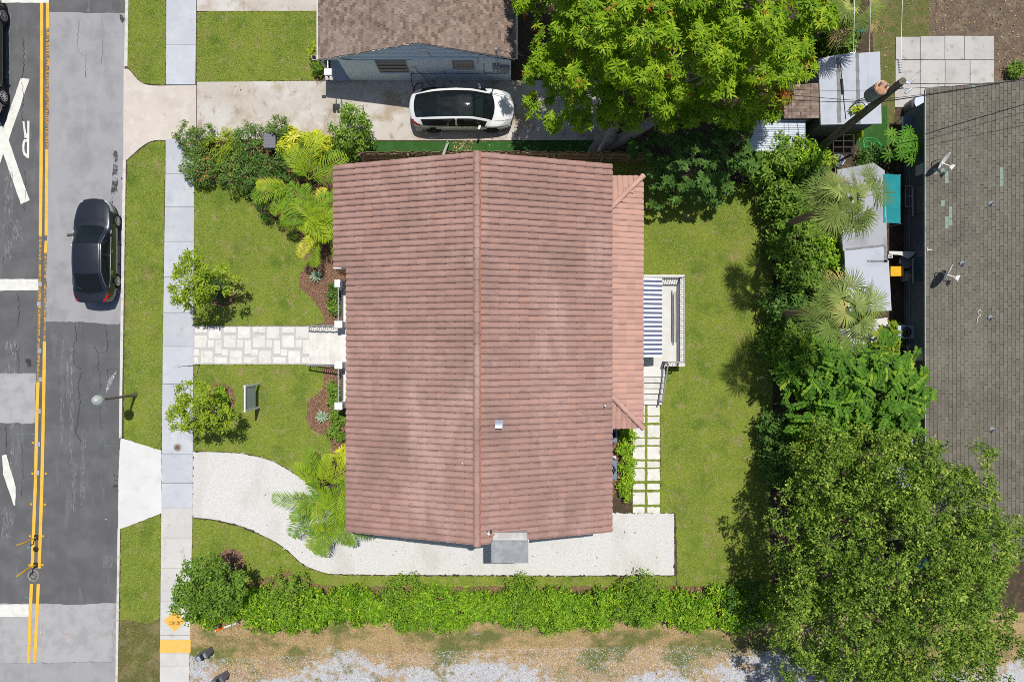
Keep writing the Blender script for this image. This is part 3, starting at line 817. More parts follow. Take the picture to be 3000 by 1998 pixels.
# ridge: mortar bed and caps
b = MB(); b.prism([(XM-0.17,YB-0.02),(XM+0.17,YB-0.02),(XM+0.17,YT+0.02),(XM-0.17,YT+0.02)], RZ-0.05, RZ+0.055)
b.build('ridge_mortar', m_mortar, roof)
def cap_mesh(name, L, r0=0.145, r1=0.125, mats=None):
    b = MB(); n = 8; vs = []
    for y, r in ((0, r0), (L, r1)):
        for k in range(n+1):
            a = math.pi*k/n
            vs.append((r*math.cos(a), y, r*0.85*math.sin(a)))
    fs = [(k, k+1, n+2+k, n+1+k) for k in range(n)]
    b.add(vs, fs, 0, True); b.add(vs[:n+1], [tuple(range(n+1))], 0)
    b.add(vs[n+1:], [tuple(range(n+1))[::-1]], 0)
    return b.mesh(name, mats)
cme = cap_mesh('ridge_cap', 0.50, mats=[m_cap])
ncap = 37; cp = (YT-YB)/ncap
for i in range(ncap):
    o = link_mesh('ridge_cap', cme, roof, Vector((XM, YB + i*cp - 0.03, RZ+0.055)) - wloc(roof))
    o.rotation_euler = (math.radians(1.6)*-1, 0, rnd.gauss(0,0.01))
# rake caps: a half-round edge down both gables
# lean-to roof at the back, hipped at both ends
LZ = 3.1; LT = 3.68
lx0, lx1, ly0, ly1 = 4.30, 6.02, 7.57, -4.00
b = MB()
h1 = lx1-lx0
slab_face(b, [(lx0,ly0-h1,LT),(lx1,ly0,LZ),(lx1,ly1,LZ),(lx0,ly1+h1,LT)], 0.08)
slab_face(b, [(lx0,ly0,LZ),(lx1,ly0,LZ),(lx0,ly0-h1,LT)], 0.08)
slab_face(b, [(lx0,ly1,LZ),(lx1,ly1,LZ),(lx0,ly1+h1,LT)][::-1], 0.08)
lean = b.build('lean_to_roof', M('lean_to_underlay', [(0.34,0.20,0.165)], 0.9), house)
tv2, tf2, tmi2 = tile_template(0.262, 0.47, amp=0.036, lip=0.022, thick=0.02, flip=True)
upw = Vector((lx0-lx1, 0, LT-LZ)).normalized()
ex2 = 0.435
sites = tile_sites((lx1+0.02, ly1, LZ), (0,1,0), upw, 44, 0.263, 5, ex2, lambda p,i,j: (p.y < ly0 - (lx1-p.x)*0.98) and (p.y > ly1 + (lx1-p.x)*0.98) and p.x > lx0-0.1)
upn = Vector((0, -h1, LT-LZ)).normalized(); ups = Vector((0, h1, LT-LZ)).normalized()
sites += tile_sites((lx0, ly0+0.02, LZ), (1,0,0), upn, 7, 0.25, 5, ex2, lambda p,i,j: p.x < lx1 - (ly0-p.y)*0.98)
sites += tile_sites((lx1, ly1-0.02, LZ), (-1,0,0), ups, 7, 0.25, 5, ex2, lambda p,i,j: p.x < lx1 - (p.y-ly1)*0.98)
place_tiles(sites, tv2, tf2, tmi2, lean, [m_tile_pink, m_tile_pink], [m_tile_pink_many, m_tile_pink_many], 260, 'lean_to_tile')
m_hip = tile_mat('hip_cap_pink', 'obj', (0.58,0.36,0.30), False)
hme = cap_mesh('hip_cap', 0.46, 0.13, 0.11, mats=[m_hip])
for y0, sg in ((ly0, -1), (ly1, 1)):
    a = Vector((lx1+0.03, y0-sg*0.03, LZ+0.05)); c_ = Vector((lx0, y0+sg*h1, LT+0.05)); d = (c_-a)
    nn = 6; dd = d.normalized()
    for i in range(nn):
        o = link_mesh('hip_cap', hme, lean)
        y_ax = dd; x_ax = y_ax.cross(Vector((0,0,1))).normalized(); z_ax = x_ax.cross(y_ax)
        p = a + d*(i/nn) - wloc(lean)
        o.matrix_local = Matrix(((x_ax.x,y_ax.x,z_ax.x,p.x),(x_ax.y,y_ax.y,z_ax.y,p.y),(x_ax.z,y_ax.z,z_ax.z,p.z),(0,0,0,1)))
b = MB(); b.box(3.95, -3.6, -0.1, 5.6, 7.2, 3.05); b.build('back_room', m_wall, house)
# chimney with a flashing
def Wr(px, py):   # point on the right slope
    z = 5.5
    for _ in range(6):
        p = W(px, py, z); z = RZ - abs(p.x-XM)*slope + 0.06
    return W(px, py, z)
b = MB(); b.box(-0.81, -9.24, -0.1, 0.64, -8.06, 5.85); ch = b.build('chimney', m_grey_stone, house)
b = MB(); b.box(-0.86, -9.29, 5.85, 0.69, -8.36, 6.0); bevel(b.build('chimney_cap', M('cement_cap', [(0.27,0.285,0.30), ((0.36,0.37,0.39), 2.5, 0.45, 0.65), ((0.6,0.6,0.6), 7, 0.66, 0.74)], 0.9, (30,0.4,0.02)), ch), 0.02)
b = MB(); b.box(-0.88, -9.31, 5.83, 0.71, -8.34, 5.86); b.build('flashing', m_white_stone, ch)
p = Wr(1461, 1241)
b = MB(); b.box(p.x-.16, p.y-.19, p.z-.02, p.x+.16, p.y+.15, p.z+.05)
vs = []
for k in range(7):
    a = math.pi*0.5*k/6
    vs += [(p.x-.145, p.y-.17+.30*math.sin(a)*0+0.05*k, p.z+.05+.24*math.cos(a)**.5 if k<6 else p.z+.05), (p.x+.145, p.y-.17+0.05*k, p.z+.05+.24*math.cos(a)**.5 if k<6 else p.z+.05)]
b.add(vs, [(2*k,2*k+1,2*k+3,2*k+2) for k in range(6)], 0, True)
b.add([(p.x-.145,p.y-.17,p.z+.05),(p.x+.145,p.y-.17,p.z+.05),(p.x+.145,p.y-.17,p.z+.29),(p.x-.145,p.y-.17,p.z+.29)], [(0,1,2,3)])
for sg in (-1, 1):
    b.add([(p.x+sg*.145, p.y-.17, p.z+.05)] + [vs[2*k+(1 if sg>0 else 0)] for k in range(7)], [tuple(range(8))])
b.build('roof_vent', m_galv, roof)
for px, py, r_, h_, mt in ((1432,1558,0.055,0.30,m_soffit), (1771,1187,0.045,0.25,m_galv), (1355,1356,0.028,0.12,m_soffit)):
    p = Wr(px, py)
    b = MB(); b.tube([(p.x,p.y,p.z-.05),(p.x,p.y,p.z+h_)], r_, 10); pi = b.build('vent_pipe', mt, roof)
    b = MB(); b.lathe((p.x,p.y,p.z-.03), [(r_*2.6,0),(r_*2.2,0.03),(r_*1.1,0.05)], 10); b.build('pipe_boot', m_tar if py > 1500 else m_mortar, pi)
# front wing wall below the lower eave
b = MB(); b.box(-7.5, 3.55, -0.1, -6.8, 7.45, 3.6); b.build('wing_wall', m_wall, house)
b = MB(); b.box(-8.02, 3.24, ezx-0.20, -7.36, 3.30, ezx+0.12); b.build('fascia', m_soffit, house)
for y0, y1 in ((1.2,2.3),(-2.9,-1.5),(5.0,6.4)):
    b = MB(); x0 = -7.53 if y0 > 3 else -6.88; b.box(x0, y0, 1.3, x0+0.03, y1, 2.9); b.build('window', m_window, house)

# porch deck, steps, pillars and railings at the front
DZ = 0.80
m_porch = M('porch_tile', [(0.72,0.705,0.68), ((0.78,0.77,0.75), 3, 0.45, 0.65), ((0.62,0.58,0.53), 1.6, 0.58, 0.75, None, 0.6)], 0.7)
porch = thing('front_porch', 'white tiled porch and steps leading from the stone walk up to the house', 'porch', (-8.3,-0.2,0))
b = MB(); b.prism([(-8.42,-3.25),(-6.8,-3.25),(-6.8,2.92),(-8.42,2.92)], -0.1, DZ); b.build('deck', m_porch, porch)
for i in range(1, 6):
    z1 = DZ - 0.133*i; x1 = -8.42 - 0.355*i
    b = MB(); b.prism([(x1,-1.16),(x1+0.355,-1.16),(x1+0.355,0.72),(x1,0.72)], -0.05, z1 + 0.0); b.build('step', m_porch, porch)
for i in range(1,6):
    x1 = -8.42 - 0.355*i; z1 = DZ - 0.133*i
    for k in range(5):
        y0 = -1.14 + k*0.37
        MB().box(x1+0.012, y0+0.006, z1, x1+0.345, y0+0.364, z1+0.012).build('tread_tile', m_paver, porch)
pil = []
for y0, y1, z0_ in ((2.59,2.93,0),(0.635,0.955,0),(-1.33,-1.01,0),(-3.29,-2.95,0)):
    b = MB(); b.box(-8.48, y0+.02, -0.05, -8.18, y1-.02, 1.70); q = b.build('pillar', m_grey_stone, porch)
    b = MB(); b.box(-8.52, y0-.01, 1.70, -8.14, y1+.01, 1.77); bevel(b.build('pillar_cap', m_white_stone, q), 0.012, 1)

def railing(label, pts, h=0.95, spacing=0.115, posts=True, group=None, end_post=True):
    """pts: floor points along the run; thing with rails, posts and single balusters"""
    t = thing('railing', label, 'railing', pts[0], group)
    for a, c_ in zip(pts[:-1], pts[1:]):
        a = Vector(a); c_ = Vector(c_); L = (c_-a).length
        MB().bar(a+Vector((0,0,h)), c_+Vector((0,0,h)), 0.055, 0.045).build('top_rail', m_iron_sheen, t)
        MB().bar(a+Vector((0,0,h-0.06)), c_+Vector((0,0,h-0.06)), 0.03, 0.03).build('under_rail', m_iron, t)
        MB().bar(a+Vector((0,0,0.10)), c_+Vector((0,0,0.10)), 0.035, 0.03).build('bottom_rail', m_iron, t)
        n = int(L/spacing)
        for i in range(1, n):
            p = a.lerp(c_, i/n)
            MB().box(p.x-.009, p.y-.009, p.z+.10, p.x+.009, p.y+.009, p.z+h-.02).build('baluster', m_iron, t)
    if posts:
        for p in pts:
            p = Vector(p)
            MB().box(p.x-.026, p.y-.026, p.z-.02, p.x+.026, p.y+.026, p.z+h+.035).build('post', m_iron, t)
    return t
railing('dark iron railing along the porch edge north of the front steps', [(-8.33,2.57,DZ),(-8.33,0.97,DZ)], posts=False)
railing('dark iron railing along the porch edge south of the front steps', [(-8.33,-1.35,DZ),(-8.33,-2.93,DZ)], posts=False)
railing('sloping iron handrail on the north side of the front steps', [(-8.5,0.74,DZ),(-10.15,0.74,0.05)], h=0.85)
railing('sloping iron handrail on the south side of the front steps, above mulch', [(-8.5,-1.19,DZ),(-10.15,-1.19,0.05)], h=0.85)

# ------------------------------------------------------------------ terrace behind the house
TZ = 0.9
m_terr = M('terrace_tile', [(0.64,0.625,0.59), ((0.72,0.71,0.68), 2.0, 0.45, 0.65), ((0.54,0.51,0.46), 4.0, 0.6, 0.75, None, 0.6)], 0.75)
terr = thing('terrace', 'raised pale stone terrace with steps behind the house beside the back lawn', 'terrace', (7,1,0))
b = MB(); b.prism([(5.6,-1.25),(8.50,-1.25),(8.50,3.25),(5.6,3.25)], TZ-0.16, TZ); b.build('floor', m_terr, terr)
b = MB(); b.prism([(5.7,-1.15),(8.35,-1.15),(8.35,3.15),(5.7,3.15)], -0.1, TZ-0.16); b.build('base_wall', m_wall, terr)
b = MB(); b.prism([(8.36,-1.10),(8.46,-1.10),(8.46,3.20),(8.36,3.20)], TZ, TZ+0.04); b.build('coping', m_white_stone, terr)
b = MB(); b.prism([(5.6,3.12),(8.36,3.12),(8.36,3.22),(5.6,3.22)], TZ, TZ+0.04); b.build('coping', m_white_stone, terr)
b = MB(); b.prism([(5.6,-1.75),(7.52,-1.75),(7.52,-1.25),(5.6,-1.25)], -0.05, TZ-0.006); b.build('landing', m_porch, terr)
for i in range(1, 6):
    y1 = -1.50 - 0.287*i + 0.05
    z1 = TZ - 0.15*i
    b = MB(); b.prism([(5.6,y1-0.287),(7.50,y1-0.287),(7.50,y1),(5.6,y1)], -0.05, z1); b.build('step', m_porch, terr)
    b = MB(); b.prism([(5.58,y1-0.315),(7.52,y1-0.315),(7.52,y1-0.02),(5.58,y1-0.02)], z1, z1+0.035); b.build('tread', m_paver, terr)
railing('long dark iron railing along the north and east edges of the back terrace', [(5.9,3.06,TZ),(8.22,3.06,TZ),(8.22,-1.02,TZ),(7.42,-1.02,TZ)], h=1.0)
railing('sloping iron handrail down the back terrace steps', [(7.47,-1.10,TZ),(7.40,-3.02,0.02)], h=0.95)
# lattice leaning inside the terrace railing
t = thing('trellis', 'narrow dark lattice trellis leaning inside the terrace railing', 'trellis', (7.95,1.2,TZ))
for dx, z_ in ((-0.12,1.02),(0.10,1.50)):
    MB().bar((7.93+dx*.7, 2.5, z_), (7.93+dx*.7, 0.0, z_), 0.03).build('rail', m_iron, t)
for i in range(26):
    y = 2.4 - i*0.095
    MB().bar((7.85, y, 1.02), (8.0, y-0.10, 1.50), 0.014).build('slat', m_iron, t)
    MB().bar((7.853, y-0.10, 1.025), (8.003, y, 1.505), 0.014).build('slat', m_iron, t)
# striped awning under the lean-to eave
aw = thing('striped_awning', 'blue and white striped awning over the back terrace', 'awning', (6.3,1.0,2.4))
m_blue = M('navy_canvas', [(0.115,0.135,0.235), ((0.15,0.17,0.28), 3, 0.45, 0.65)], 0.85)
m_white_canvas = M('white_canvas', [(0.80,0.80,0.79)], 0.85)
a0 = W(1940, 815, 2.35); a1 = W(1940, 1046, 2.35)
ytop, ybot = a0.y, a1.y
ns = 35; dy = (ytop-ybot)/ns
for i in range(ns):
    y0 = ytop - i*dy
    xo = a0.x
    vs = []
    for x, z in ((5.75, 2.72), (6.4, 2.55-0.012), (xo, 2.35)):
        vs += [(x, y0, z), (x, y0-dy, z)]
    vs += [(x_, y_, z_-0.006) for x_, y_, z_ in vs]
    b = MB(); b.add(vs, [(0,2,3,1),(2,4,5,3),(7,9,8,6),(9,11,10,8),(0,6,8,2),(2,8,10,4),(4,10,11,5),(1,3,9,7),(3,5,11,9)])
    vv = [(xo, y0, 2.35), (xo, y0-dy, 2.35), (xo+0.02, y0-dy, 2.20), (xo+0.02, y0, 2.20)]
    b.add(vv, [(0,1,2,3)])
    b.build('stripe', m_blue if i % 2 == 1 else m_white_canvas, aw)
MB().bar((a0.x-0.02, ytop, 2.32), (a0.x-0.02, ybot, 2.32), 0.05).build('front_bar', m_white_stone, aw)
for yy in (ytop-0.3, ybot+0.3):
    MB().bar((5.7, yy, 2.0), (a0.x-0.03, yy, 2.30), 0.03).build('arm', m_white_stone, aw)

# ------------------------------------------------------------------ shingles
def shingle_mat(name, src, cols, stain=None):
    m, nt, bs, out = newmat(name)
    pos = geopos(nt)
    if src == 'attr':
        a = nt.nodes.new('ShaderNodeAttribute'); a.attribute_name = 'tint'; r_ = a.outputs['Fac']
    else:
        r_ = nt.nodes.new('ShaderNodeObjectInfo').outputs['Random']
    base = ramp(nt, r_, cols)
    if stain:
        for c, sc, lo, hi, st in stain:
            base = mixc(nt, ramp(nt, noise(nt, pos, sc, 5, 0.6, st), [(lo, 0.0), (hi, 0.8)]), base, c)
    base = mixc(nt, ramp(nt, noise(nt, pos, 90, 2), [(0.35, 0.35), (0.6, 0.0)]), base, (0.06,0.05,0.045))
    nt.links.new(base, bs.inputs['Base Color']); bs.inputs['Roughness'].default_value = 0.95
    bs.inputs['Specular IOR Level'].default_value = 0.15
    return m
def shingle_template(w, L, t=0.012, gap=0.007):
    x0, x1 = gap/2, w-gap/2
    vs = [(x0,0,t+.006),(x1,0,t+.006),(x1,L,0.002),(x0,L,0.002),(x0,0,0.0),(x1,0,0.0),(x1,L,-.006),(x0,L,-.006)]
    return np.array(vs), [(0,1,2,3),(4,5,1,0),(5,6,2,1),(7,4,0,3)], [0,0,0,0]
def shingle_sites(O, u, v, ncol, w, ncourse, expo, keep=None):
    u = Vector(u).normalized(); v = Vector(v).normalized(); n = u.cross(v).normalized()
    if n.z < 0: n = -n
    out = []
    for j in range(ncourse):
        off = (j % 2)*0.5*w + rnd.uniform(-.02,.02)
        for i in range(-1, ncol):
            p = Vector(O) + u*(i*w+off) + v*(j*expo)
            if keep:       # (lo, hi) along y: cut the end pieces to length
                lo, hi = keep
                a_, b_ = sorted((p.y, p.y + u.y*w)); a2, b2 = max(a_, lo), min(b_, hi)
                if b2 - a2 < 0.03: continue
                p = Vector((p.x, a2 if u.y > 0 else b2, p.z)); out.append((p, u, v, n, (b2-a2)/w)); continue
            out.append((p, u, v, n))
    return out

# ------------------------------------------------------------------ neighbour's house to the north
m_sh_n = [(0.0,(0.165,0.115,0.09)),(0.3,(0.25,0.185,0.15)),(0.7,(0.30,0.225,0.185)),(1.0,(0.38,0.29,0.235))]
st_n = [((0.36,0.28,0.25), 0.35, 0.5, 0.72, None), ((0.14,0.10,0.08), 0.9, 0.56, 0.74, None)]
m_sh1 = shingle_mat('brown_shingle', 'obj', m_sh_n, st_n); m_sh1m = shingle_mat('brown_shingle_many', 'attr', m_sh_n, st_n)
m_bluewall = M('blue_grey_paint', [(0.74,0.83,0.89), ((0.68,0.77,0.83), 1.5, 0.5, 0.7)], 0.85, (60, 0.2, 0.004))
nh = thing('grey_house', 'blue grey gabled house with a brown shingle roof north of the concrete driveway', 'house', (-4,15,0))
ne, nr = 2.6, 4.45
nxl, nxm, nxr = -9.05, -4.14, 0.13
nyb, nyt = 13.16, 26.0
NW_ = 13.12+0.02
b = MB()
b.add([(-8.15,NW_,-0.05),(-0.05,NW_,-0.05),(-0.05,NW_,2.5),(nxm,NW_,4.36),(-8.15,NW_,2.86)], [(0,1,2,3,4)])
b.add([(-8.15,NW_,-0.05),(-8.15,25.5,-0.05),(-8.15,25.5,2.86),(-8.15,NW_,2.86)], [(0,3,2,1)])
b.add([(-0.05,NW_,-0.05),(-0.05,25.5,-0.05),(-0.05,25.5,2.5),(-0.05,NW_,2.5)], [(0,1,2,3)])
b.add([(-8.95,NW_,2.55),(-8.15,NW_,2.60),(-8.15,NW_,2.86),(-8.95,NW_,2.62)], [(0,1,2,3)])
nwall = b.build('wall', m_bluewall, nh)
for z_ in (0.9, 1.05):
    pass
for i in range(12):   # siding laps on the gable
    z_ = 2.65 + i*0.15
    hw = (4.36-z_)*(nxm+8.95)/(4.36-2.55)
    if hw < 0.2: break
    xa = max(-8.9, nxm-hw*0.97); xb = min(-0.1, nxm+hw*0.97)
    MB().box(xa, NW_-0.02, z_, xb, NW_-0.003, z_+0.02).build('siding_lap', m_bluewall, nwall)
b = MB()
slab_face(b, [(nxl,nyb,ne),(nxm,nyb,nr),(nxm,nyt,nr),(nxl,nyt,ne)][::-1], 0.10)
slab_face(b, [(nxm,nyb,nr),(nxr,nyb,ne+.15),(nxr,nyt,ne+.15),(nxm,nyt,nr)][::-1], 0.10)
nroof = b.build('roof', shingle_mat('shingle_bed', 'obj', [(0,(0.09,0.07,0.06)),(1,(0.11,0.09,0.075))]), nh)
u1 = Vector((nxm-nxl,0,nr-ne)); L1 = u1.length; u2 = Vector((nxm-nxr,0,nr-ne-.15)); L2 = u2.length
ex = 0.142
stv, stf, stm = shingle_template(0.20, 0.16)
def keepy(lo, hi): return (lo, hi)
sites = shingle_sites((nxl-0.02,nyb-0.01,ne+.004), (0,1,0), u1, 66, 0.20, int(L1/ex), L1/int(L1/ex), keepy(nyb-0.03, 26.0))
sites += shingle_sites((nxr+0.02,26.0,ne+.154), (0,-1,0), u2, 66, 0.20, int(L2/ex), L2/int(L2/ex), keepy(nyb-0.03, 26.0))
place_tiles(sites, stv, stf, stm, nroof, [m_sh1], [m_sh1m], 300, 'roof_shingle', 0.003)
for i in range(70):
    y = nyb + 0.02 + i*0.18
    b = MB(); b.add([(nxm-.16,y,nr-.05),(nxm,y,nr+.03),(nxm+.16,y,nr-.05),(nxm-.16,y+.22,nr-.06),(nxm,y+.22,nr+.012),(nxm+.16,y+.22,nr-.06)], [(0,1,4,3),(1,2,5,4)])
    b.build('ridge_shingle', m_sh1, nroof)
m_trim = M('pale_trim', [(0.62,0.62,0.60)], 0.7)
for a, c_ in (((nxl-.02,nyb-.025,ne-.085),(nxm,nyb-.025,nr-.085)), ((nxm,nyb-.025,nr-.085),(nxr+.02,nyb-.025,ne+.065))):
    MB().bar(a, c_, 0.03, 0.12).build('rake_board', m_trim, nroof)
MB().box(nxr+.02, nyb, ne, nxr+.14, nyt, ne+.10).build('gutter', m_trim, nroof)
MB().box(nxl-.09, nyb, ne-.10, nxl-.02, nyt, ne-.0).build('gutter', m_trim, nroof)
# windows with jalousie slats
m_sill = M('window_frame_tan', [(0.42,0.36,0.30)], 0.7)
for x0, x1, z0, z1 in ((-6.42,-5.02,1.25,2.5), (-2.80,-1.84,1.6,2.5)):
    fr = MB()
    for (a, c_) in (((x0,z0),(x1,z0)),((x0,z1),(x1,z1)),((x0,z0),(x0,z1)),((x1,z0),(x1,z1))):
        fr.bar((a[0],NW_-0.03,a[1]), (c_[0],NW_-0.03,c_[1]), 0.05, 0.06, up=(0,1,0))
    wdo = fr.build('window', m_sill, nh)
    MB().box(x0+.03, NW_-.012, z0+.03, x1-.03, NW_-.004, z1-.03).build('pane', m_window, wdo)
    for k in range(3):
        zc = z0 + (z1-z0)*(k+0.6)/3.2
        MB().obox(((x0+x1)/2, NW_-0.05, zc), ((x1-x0)/2-.04,0,0), (0,0.03,0.05), (0,0.003,-0.004)).build('louvre', m_sill, wdo)
    MB().box(x0-.05, NW_-.12, z0-.08, x1+.05, NW_-.005, z0-.03).build('sill', m_bluewall, wdo)
MB().box(-4.30, NW_-.02, 3.45, -3.85, NW_-.004, 3.95).build('gable_vent', m_bluewall, nh)
# porch corner: floor, post, back wall
b = MB(); b.prism([(-9.15,13.1),(-8.16,13.1),(-8.16,17.5),(-9.15,17.5)], -0.05, 0.09); b.build('porch_floor', M('porch_grey_tile', [(0.40,0.44,0.52), ((0.34,0.38,0.45), 1.2, 0.5, 0.6)], 0.6), nh)
b = MB(); b.box(-9.02, 13.12, 0.09, -8.92, 13.22, 2.56); b.build('porch_post', m_trim, nh)
# meter cans, conduit, service mast
m_grey_metal = M('grey_metal_box', [(0.27,0.29,0.31)], 0.6, spec=0.4)
m_bluepipe = M('painted_conduit', [(0.24,0.29,0.35)], 0.7)
for x0, x1, z0, z1 in ((-0.92,-0.62,1.4,2.2), (-0.56,-0.16,1.3,2.0)):
    bevel(MB().box(x0, NW_-.16, z0, x1, NW_-.002, z1).build('meter_box', m_grey_metal, nh), 0.02)
MB().lathe((-0.77, NW_-.16, 1.9), [(0.10,0),(0.10,0.06),(0.07,0.09)], 14, axis=(0,-1,0)).build('meter_dial', m_galv, nh)
mst = MB().tube([(-0.72,NW_-.08,2.2),(-0.72,NW_-.08,3.9)], 0.035, 8).build('service_mast', m_galv, nh)
MB().lathe((-0.72,NW_-.08,3.88), [(0.05,0),(0.08,0.05),(0.05,0.13),(0.0,0.15)], 10).build('mast_head', m_galv, mst)
for pts in ([(-3.85,3.5),(-3.75,2.95),(-1.6,2.95),(-1.6,2.2)], [(-7.9,2.62),(-4.6,2.62)], [(-5.2,0.95),(-0.3,0.95)], [(-3.3,1.05),(-3.3,1.3)], [(-1.35,2.2),(-1.35,1.1),(-0.3,1.1)], [(-8.0,2.75),(-7.2,2.6),(-5.9,2.6)]):
    MB().tube([(x, NW_-.02, z) for x, z in pts], 0.016, 6).build('conduit', m_bluepipe, nh)
# EV charger and its cable
ev = thing('wall_charger', 'white wall mounted car charger with black cable on the blue grey wall', 'charger', (-4.72, NW_, 1.5))
bevel(MB().box(-4.83, NW_-.13, 1.45, -4.62, NW_-.003, 1.78).build('case', m_soffit, ev), 0.04, 3)
m_rubber = M('black_rubber', [(0.02,0.02,0.022)], 0.6)
cab = smooth_line([(-4.72,NW_-.1,1.48),(-4.95,NW_-.08,0.9),(-5.02,12.95,0.35),(-4.95,12.7,0.06),(-4.75,12.55,0.04),(-4.55,12.75,0.05),(-4.5,12.95,0.04),(-4.75,12.98,0.05),(-4.95,12.7,0.06),(-4.98,12.3,0.05),(-4.85,12.0,0.35),(-4.75,11.9,0.75)], 6)
MB().tube(cab, 0.017, 6).build('cable', m_rubber, ev)
MB().tube(smooth_line([(-4.62,NW_-.1,1.5),(-4.45,NW_-.06,1.0),(-4.3,NW_-.1,0.6),(-4.2,12.98,0.05),(-3.9,12.8,0.04),(-3.5,12.75,0.04),(-3.4,12.95,0.04)], 6), 0.015, 6).build('cable', m_rubber, ev)
# solar lamp at the eave corner, hanging floodlight
t = thing('solar_lamp', 'small square solar lamp on the roof corner of the grey house', 'lamp', (-9.15,13.2,2.6))
MB().obox((-9.22,13.2,2.72), (0.11,0,0), (0,0.09,0.05), (0,-.006,.012)).build('panel', m_soffit, t)
MB().obox((-9.22,13.197,2.736), (0.085,0,0), (0,0.07,0.039), (0,-.002,.004)).build('cell', m_window, t)
t = thing('hanging_lantern', 'small white double floodlight hanging under the porch eave', 'lamp', (-8.75,13.0,2.5))
MB().bar((-8.62,13.1,2.6), (-8.62,12.75,2.55), 0.05).build('bracket', m_soffit, t)
MB().box(-8.80,12.45,2.42,-8.45,12.75,2.55).build('base_plate', m_soffit, t)
for dx in (-0.1, 0.1):
    MB().lathe((-8.62+dx,12.42,2.46), [(0.05,0),(0.09,0.12),(0.09,0.16)], 12, axis=(0,-0.6,-0.8)).build('lamp_head', m_soffit, t)

# ------------------------------------------------------------------ long brown roofed building to the east
m_sh_e = [(0.0,(0.165,0.152,0.122)),(0.5,(0.19,0.175,0.142)),(1.0,(0.215,0.20,0.162))]
st_e = [((0.26,0.24,0.19), 0.4, 0.52, 0.72, None), ((0.13,0.115,0.095), 0.5, 0.54, 0.72, None)]
m_sh2 = shingle_mat('olive_brown_shingle', 'obj', m_sh_e, st_e); m_sh2m = shingle_mat('olive_brown_shingle_many', 'attr', m_sh_e, st_e)
m_sh_green = M('replaced_shingle', [(0.25,0.32,0.27)], 0.95)
m_darkwall = M('slate_blue_wall', [(0.135,0.165,0.20), ((0.17,0.20,0.235), 2, 0.45, 0.65)], 0.85)
eh = thing('long_building', 'long low building with an olive brown shingle roof along the east edge', 'building', (24,1,0))
ee, er = 2.6, 4.3
exl, exm = 19.38, 24.9
eyb, eyt = -9.95, 11.76
MB().box(19.8, eyb+0.3, -0.05, 30.0, eyt-0.3, 2.75).build('wall', m_darkwall, eh)
b = MB()
slab_face(b, [(exl,eyb,ee),(exm,eyb,er),(exm,eyt,er),(exl,eyt,ee)][::-1], 0.12)
slab_face(b, [(exm,eyb,er),(30.4,eyb,ee),(30.4,eyt,ee),(exm,eyt,er)][::-1], 0.12)
b.add([(19.8,eyt-.31,2.75),(30.0,eyt-.31,2.75),(exm,eyt-.31,er-.15)], [(0,2,1)])
b.add([(19.8,eyb+.31,2.75),(30.0,eyb+.31,2.75),(exm,eyb+.31,er-.15)], [(0,1,2)])
eroof = b.build('roof', shingle_mat('olive_shingle_bed', 'obj', [(0,(0.08,0.07,0.06)),(1,(0.10,0.09,0.07))]), eh)
v3 = Vector((exm-exl,0,er-ee)); L3 = v3.length; nco = int(L3/0.152)
stv2, stf2, stm2 = shingle_template(0.30, 0.17, 0.014, 0.012)
sites = shingle_sites((exl-0.03,eyb,ee+.004), (0,1,0), v3, 73, 0.30, nco, L3/nco, keepy(eyb-.02, eyt+.02))
green_px = [(2745,503),(2762,503),(2774,512),(2774,530),(2764,596),(2782,615),(2782,630),(2782,645),(2774,645),(2774,655),(2940,503),(2940,520),(2940,535),(2850,245),(2912,238)]
def near_green(p):
    s = H*K/(H-p.z); qx = CX + p.x*s; qy = CY - p.y*s
    return any(abs(qx-gx) < 6 and abs(qy-gy) < 9 for gx, gy in green_px)
gs = [s for s in sites if near_green(s[0] + s[1]*0.15 + s[2]*0.076)]
sites = [s for s in sites if s not in gs]
sites_vis = sites
place_tiles(sites_vis, stv2, stf2, stm2, eroof, [m_sh2], [m_sh2m], 270, 'roof_shingle', 0.004)
place_tiles(gs, stv2, stf2, stm2, eroof, [m_sh_green], [m_sh_green], 40, 'patched_shingle', 0.003)
MB().bar((exl-.04,eyb,ee-.05), (exl-.04,eyt,ee-.05), 0.03, 0.13).build('fascia', m_trim, eroof)
MB().bar((exl-.04,eyt+.02,ee-.05), (exm,eyt+.02,er-.05), 0.03, 0.12).build('rake_board', M('dark_trim', [(0.16,0.16,0.15)], 0.7), eroof)
for y0, y1 in ((6.2,7.5),(2.9,4.0)):
    wdo = MB().box(19.76, y0, 0.9, 19.82, y1, 2.3).build('window', M('window_tint', [(0.06,0.12,0.155)], 0.15, spec=0.6), eh)
    MB().box(19.72, y0-.06, 0.84, 19.79, y1+.06, 0.90).build('sill', m_trim, wdo)
wdo = MB().box(19.76, -2.7, 1.6, 19.82, -1.9, 2.4).build('window', m_window, eh)
for k in range(7): MB().bar((19.72,-2.7+k*.133,1.55),(19.72,-2.7+k*.133,2.45),0.014).build('grille_bar', m_soffit, wdo)
for z_ in (1.6,2.0,2.4): MB().bar((19.72,-2.75,z_),(19.72,-1.85,z_),0.014).build('grille_bar', m_soffit, wdo)
MB().box(19.62, -0.95, 1.3, 19.80, -0.45, 1.9).build('wall_air_conditioner', m_trim, eh)
MB().box(19.62, 8.0, 1.3, 19.80, 8.5, 1.9).build('wall_air_conditioner', m_trim, eh)
MB().lathe((19.72,1.55,2.3), [(0.05,0),(0.13,0.1),(0.12,0.2)], 12, axis=(0,0,-1)).build('yellow_lamp', M('yellow_plastic', [(0.75,0.40,0.02)], 0.5), eh)
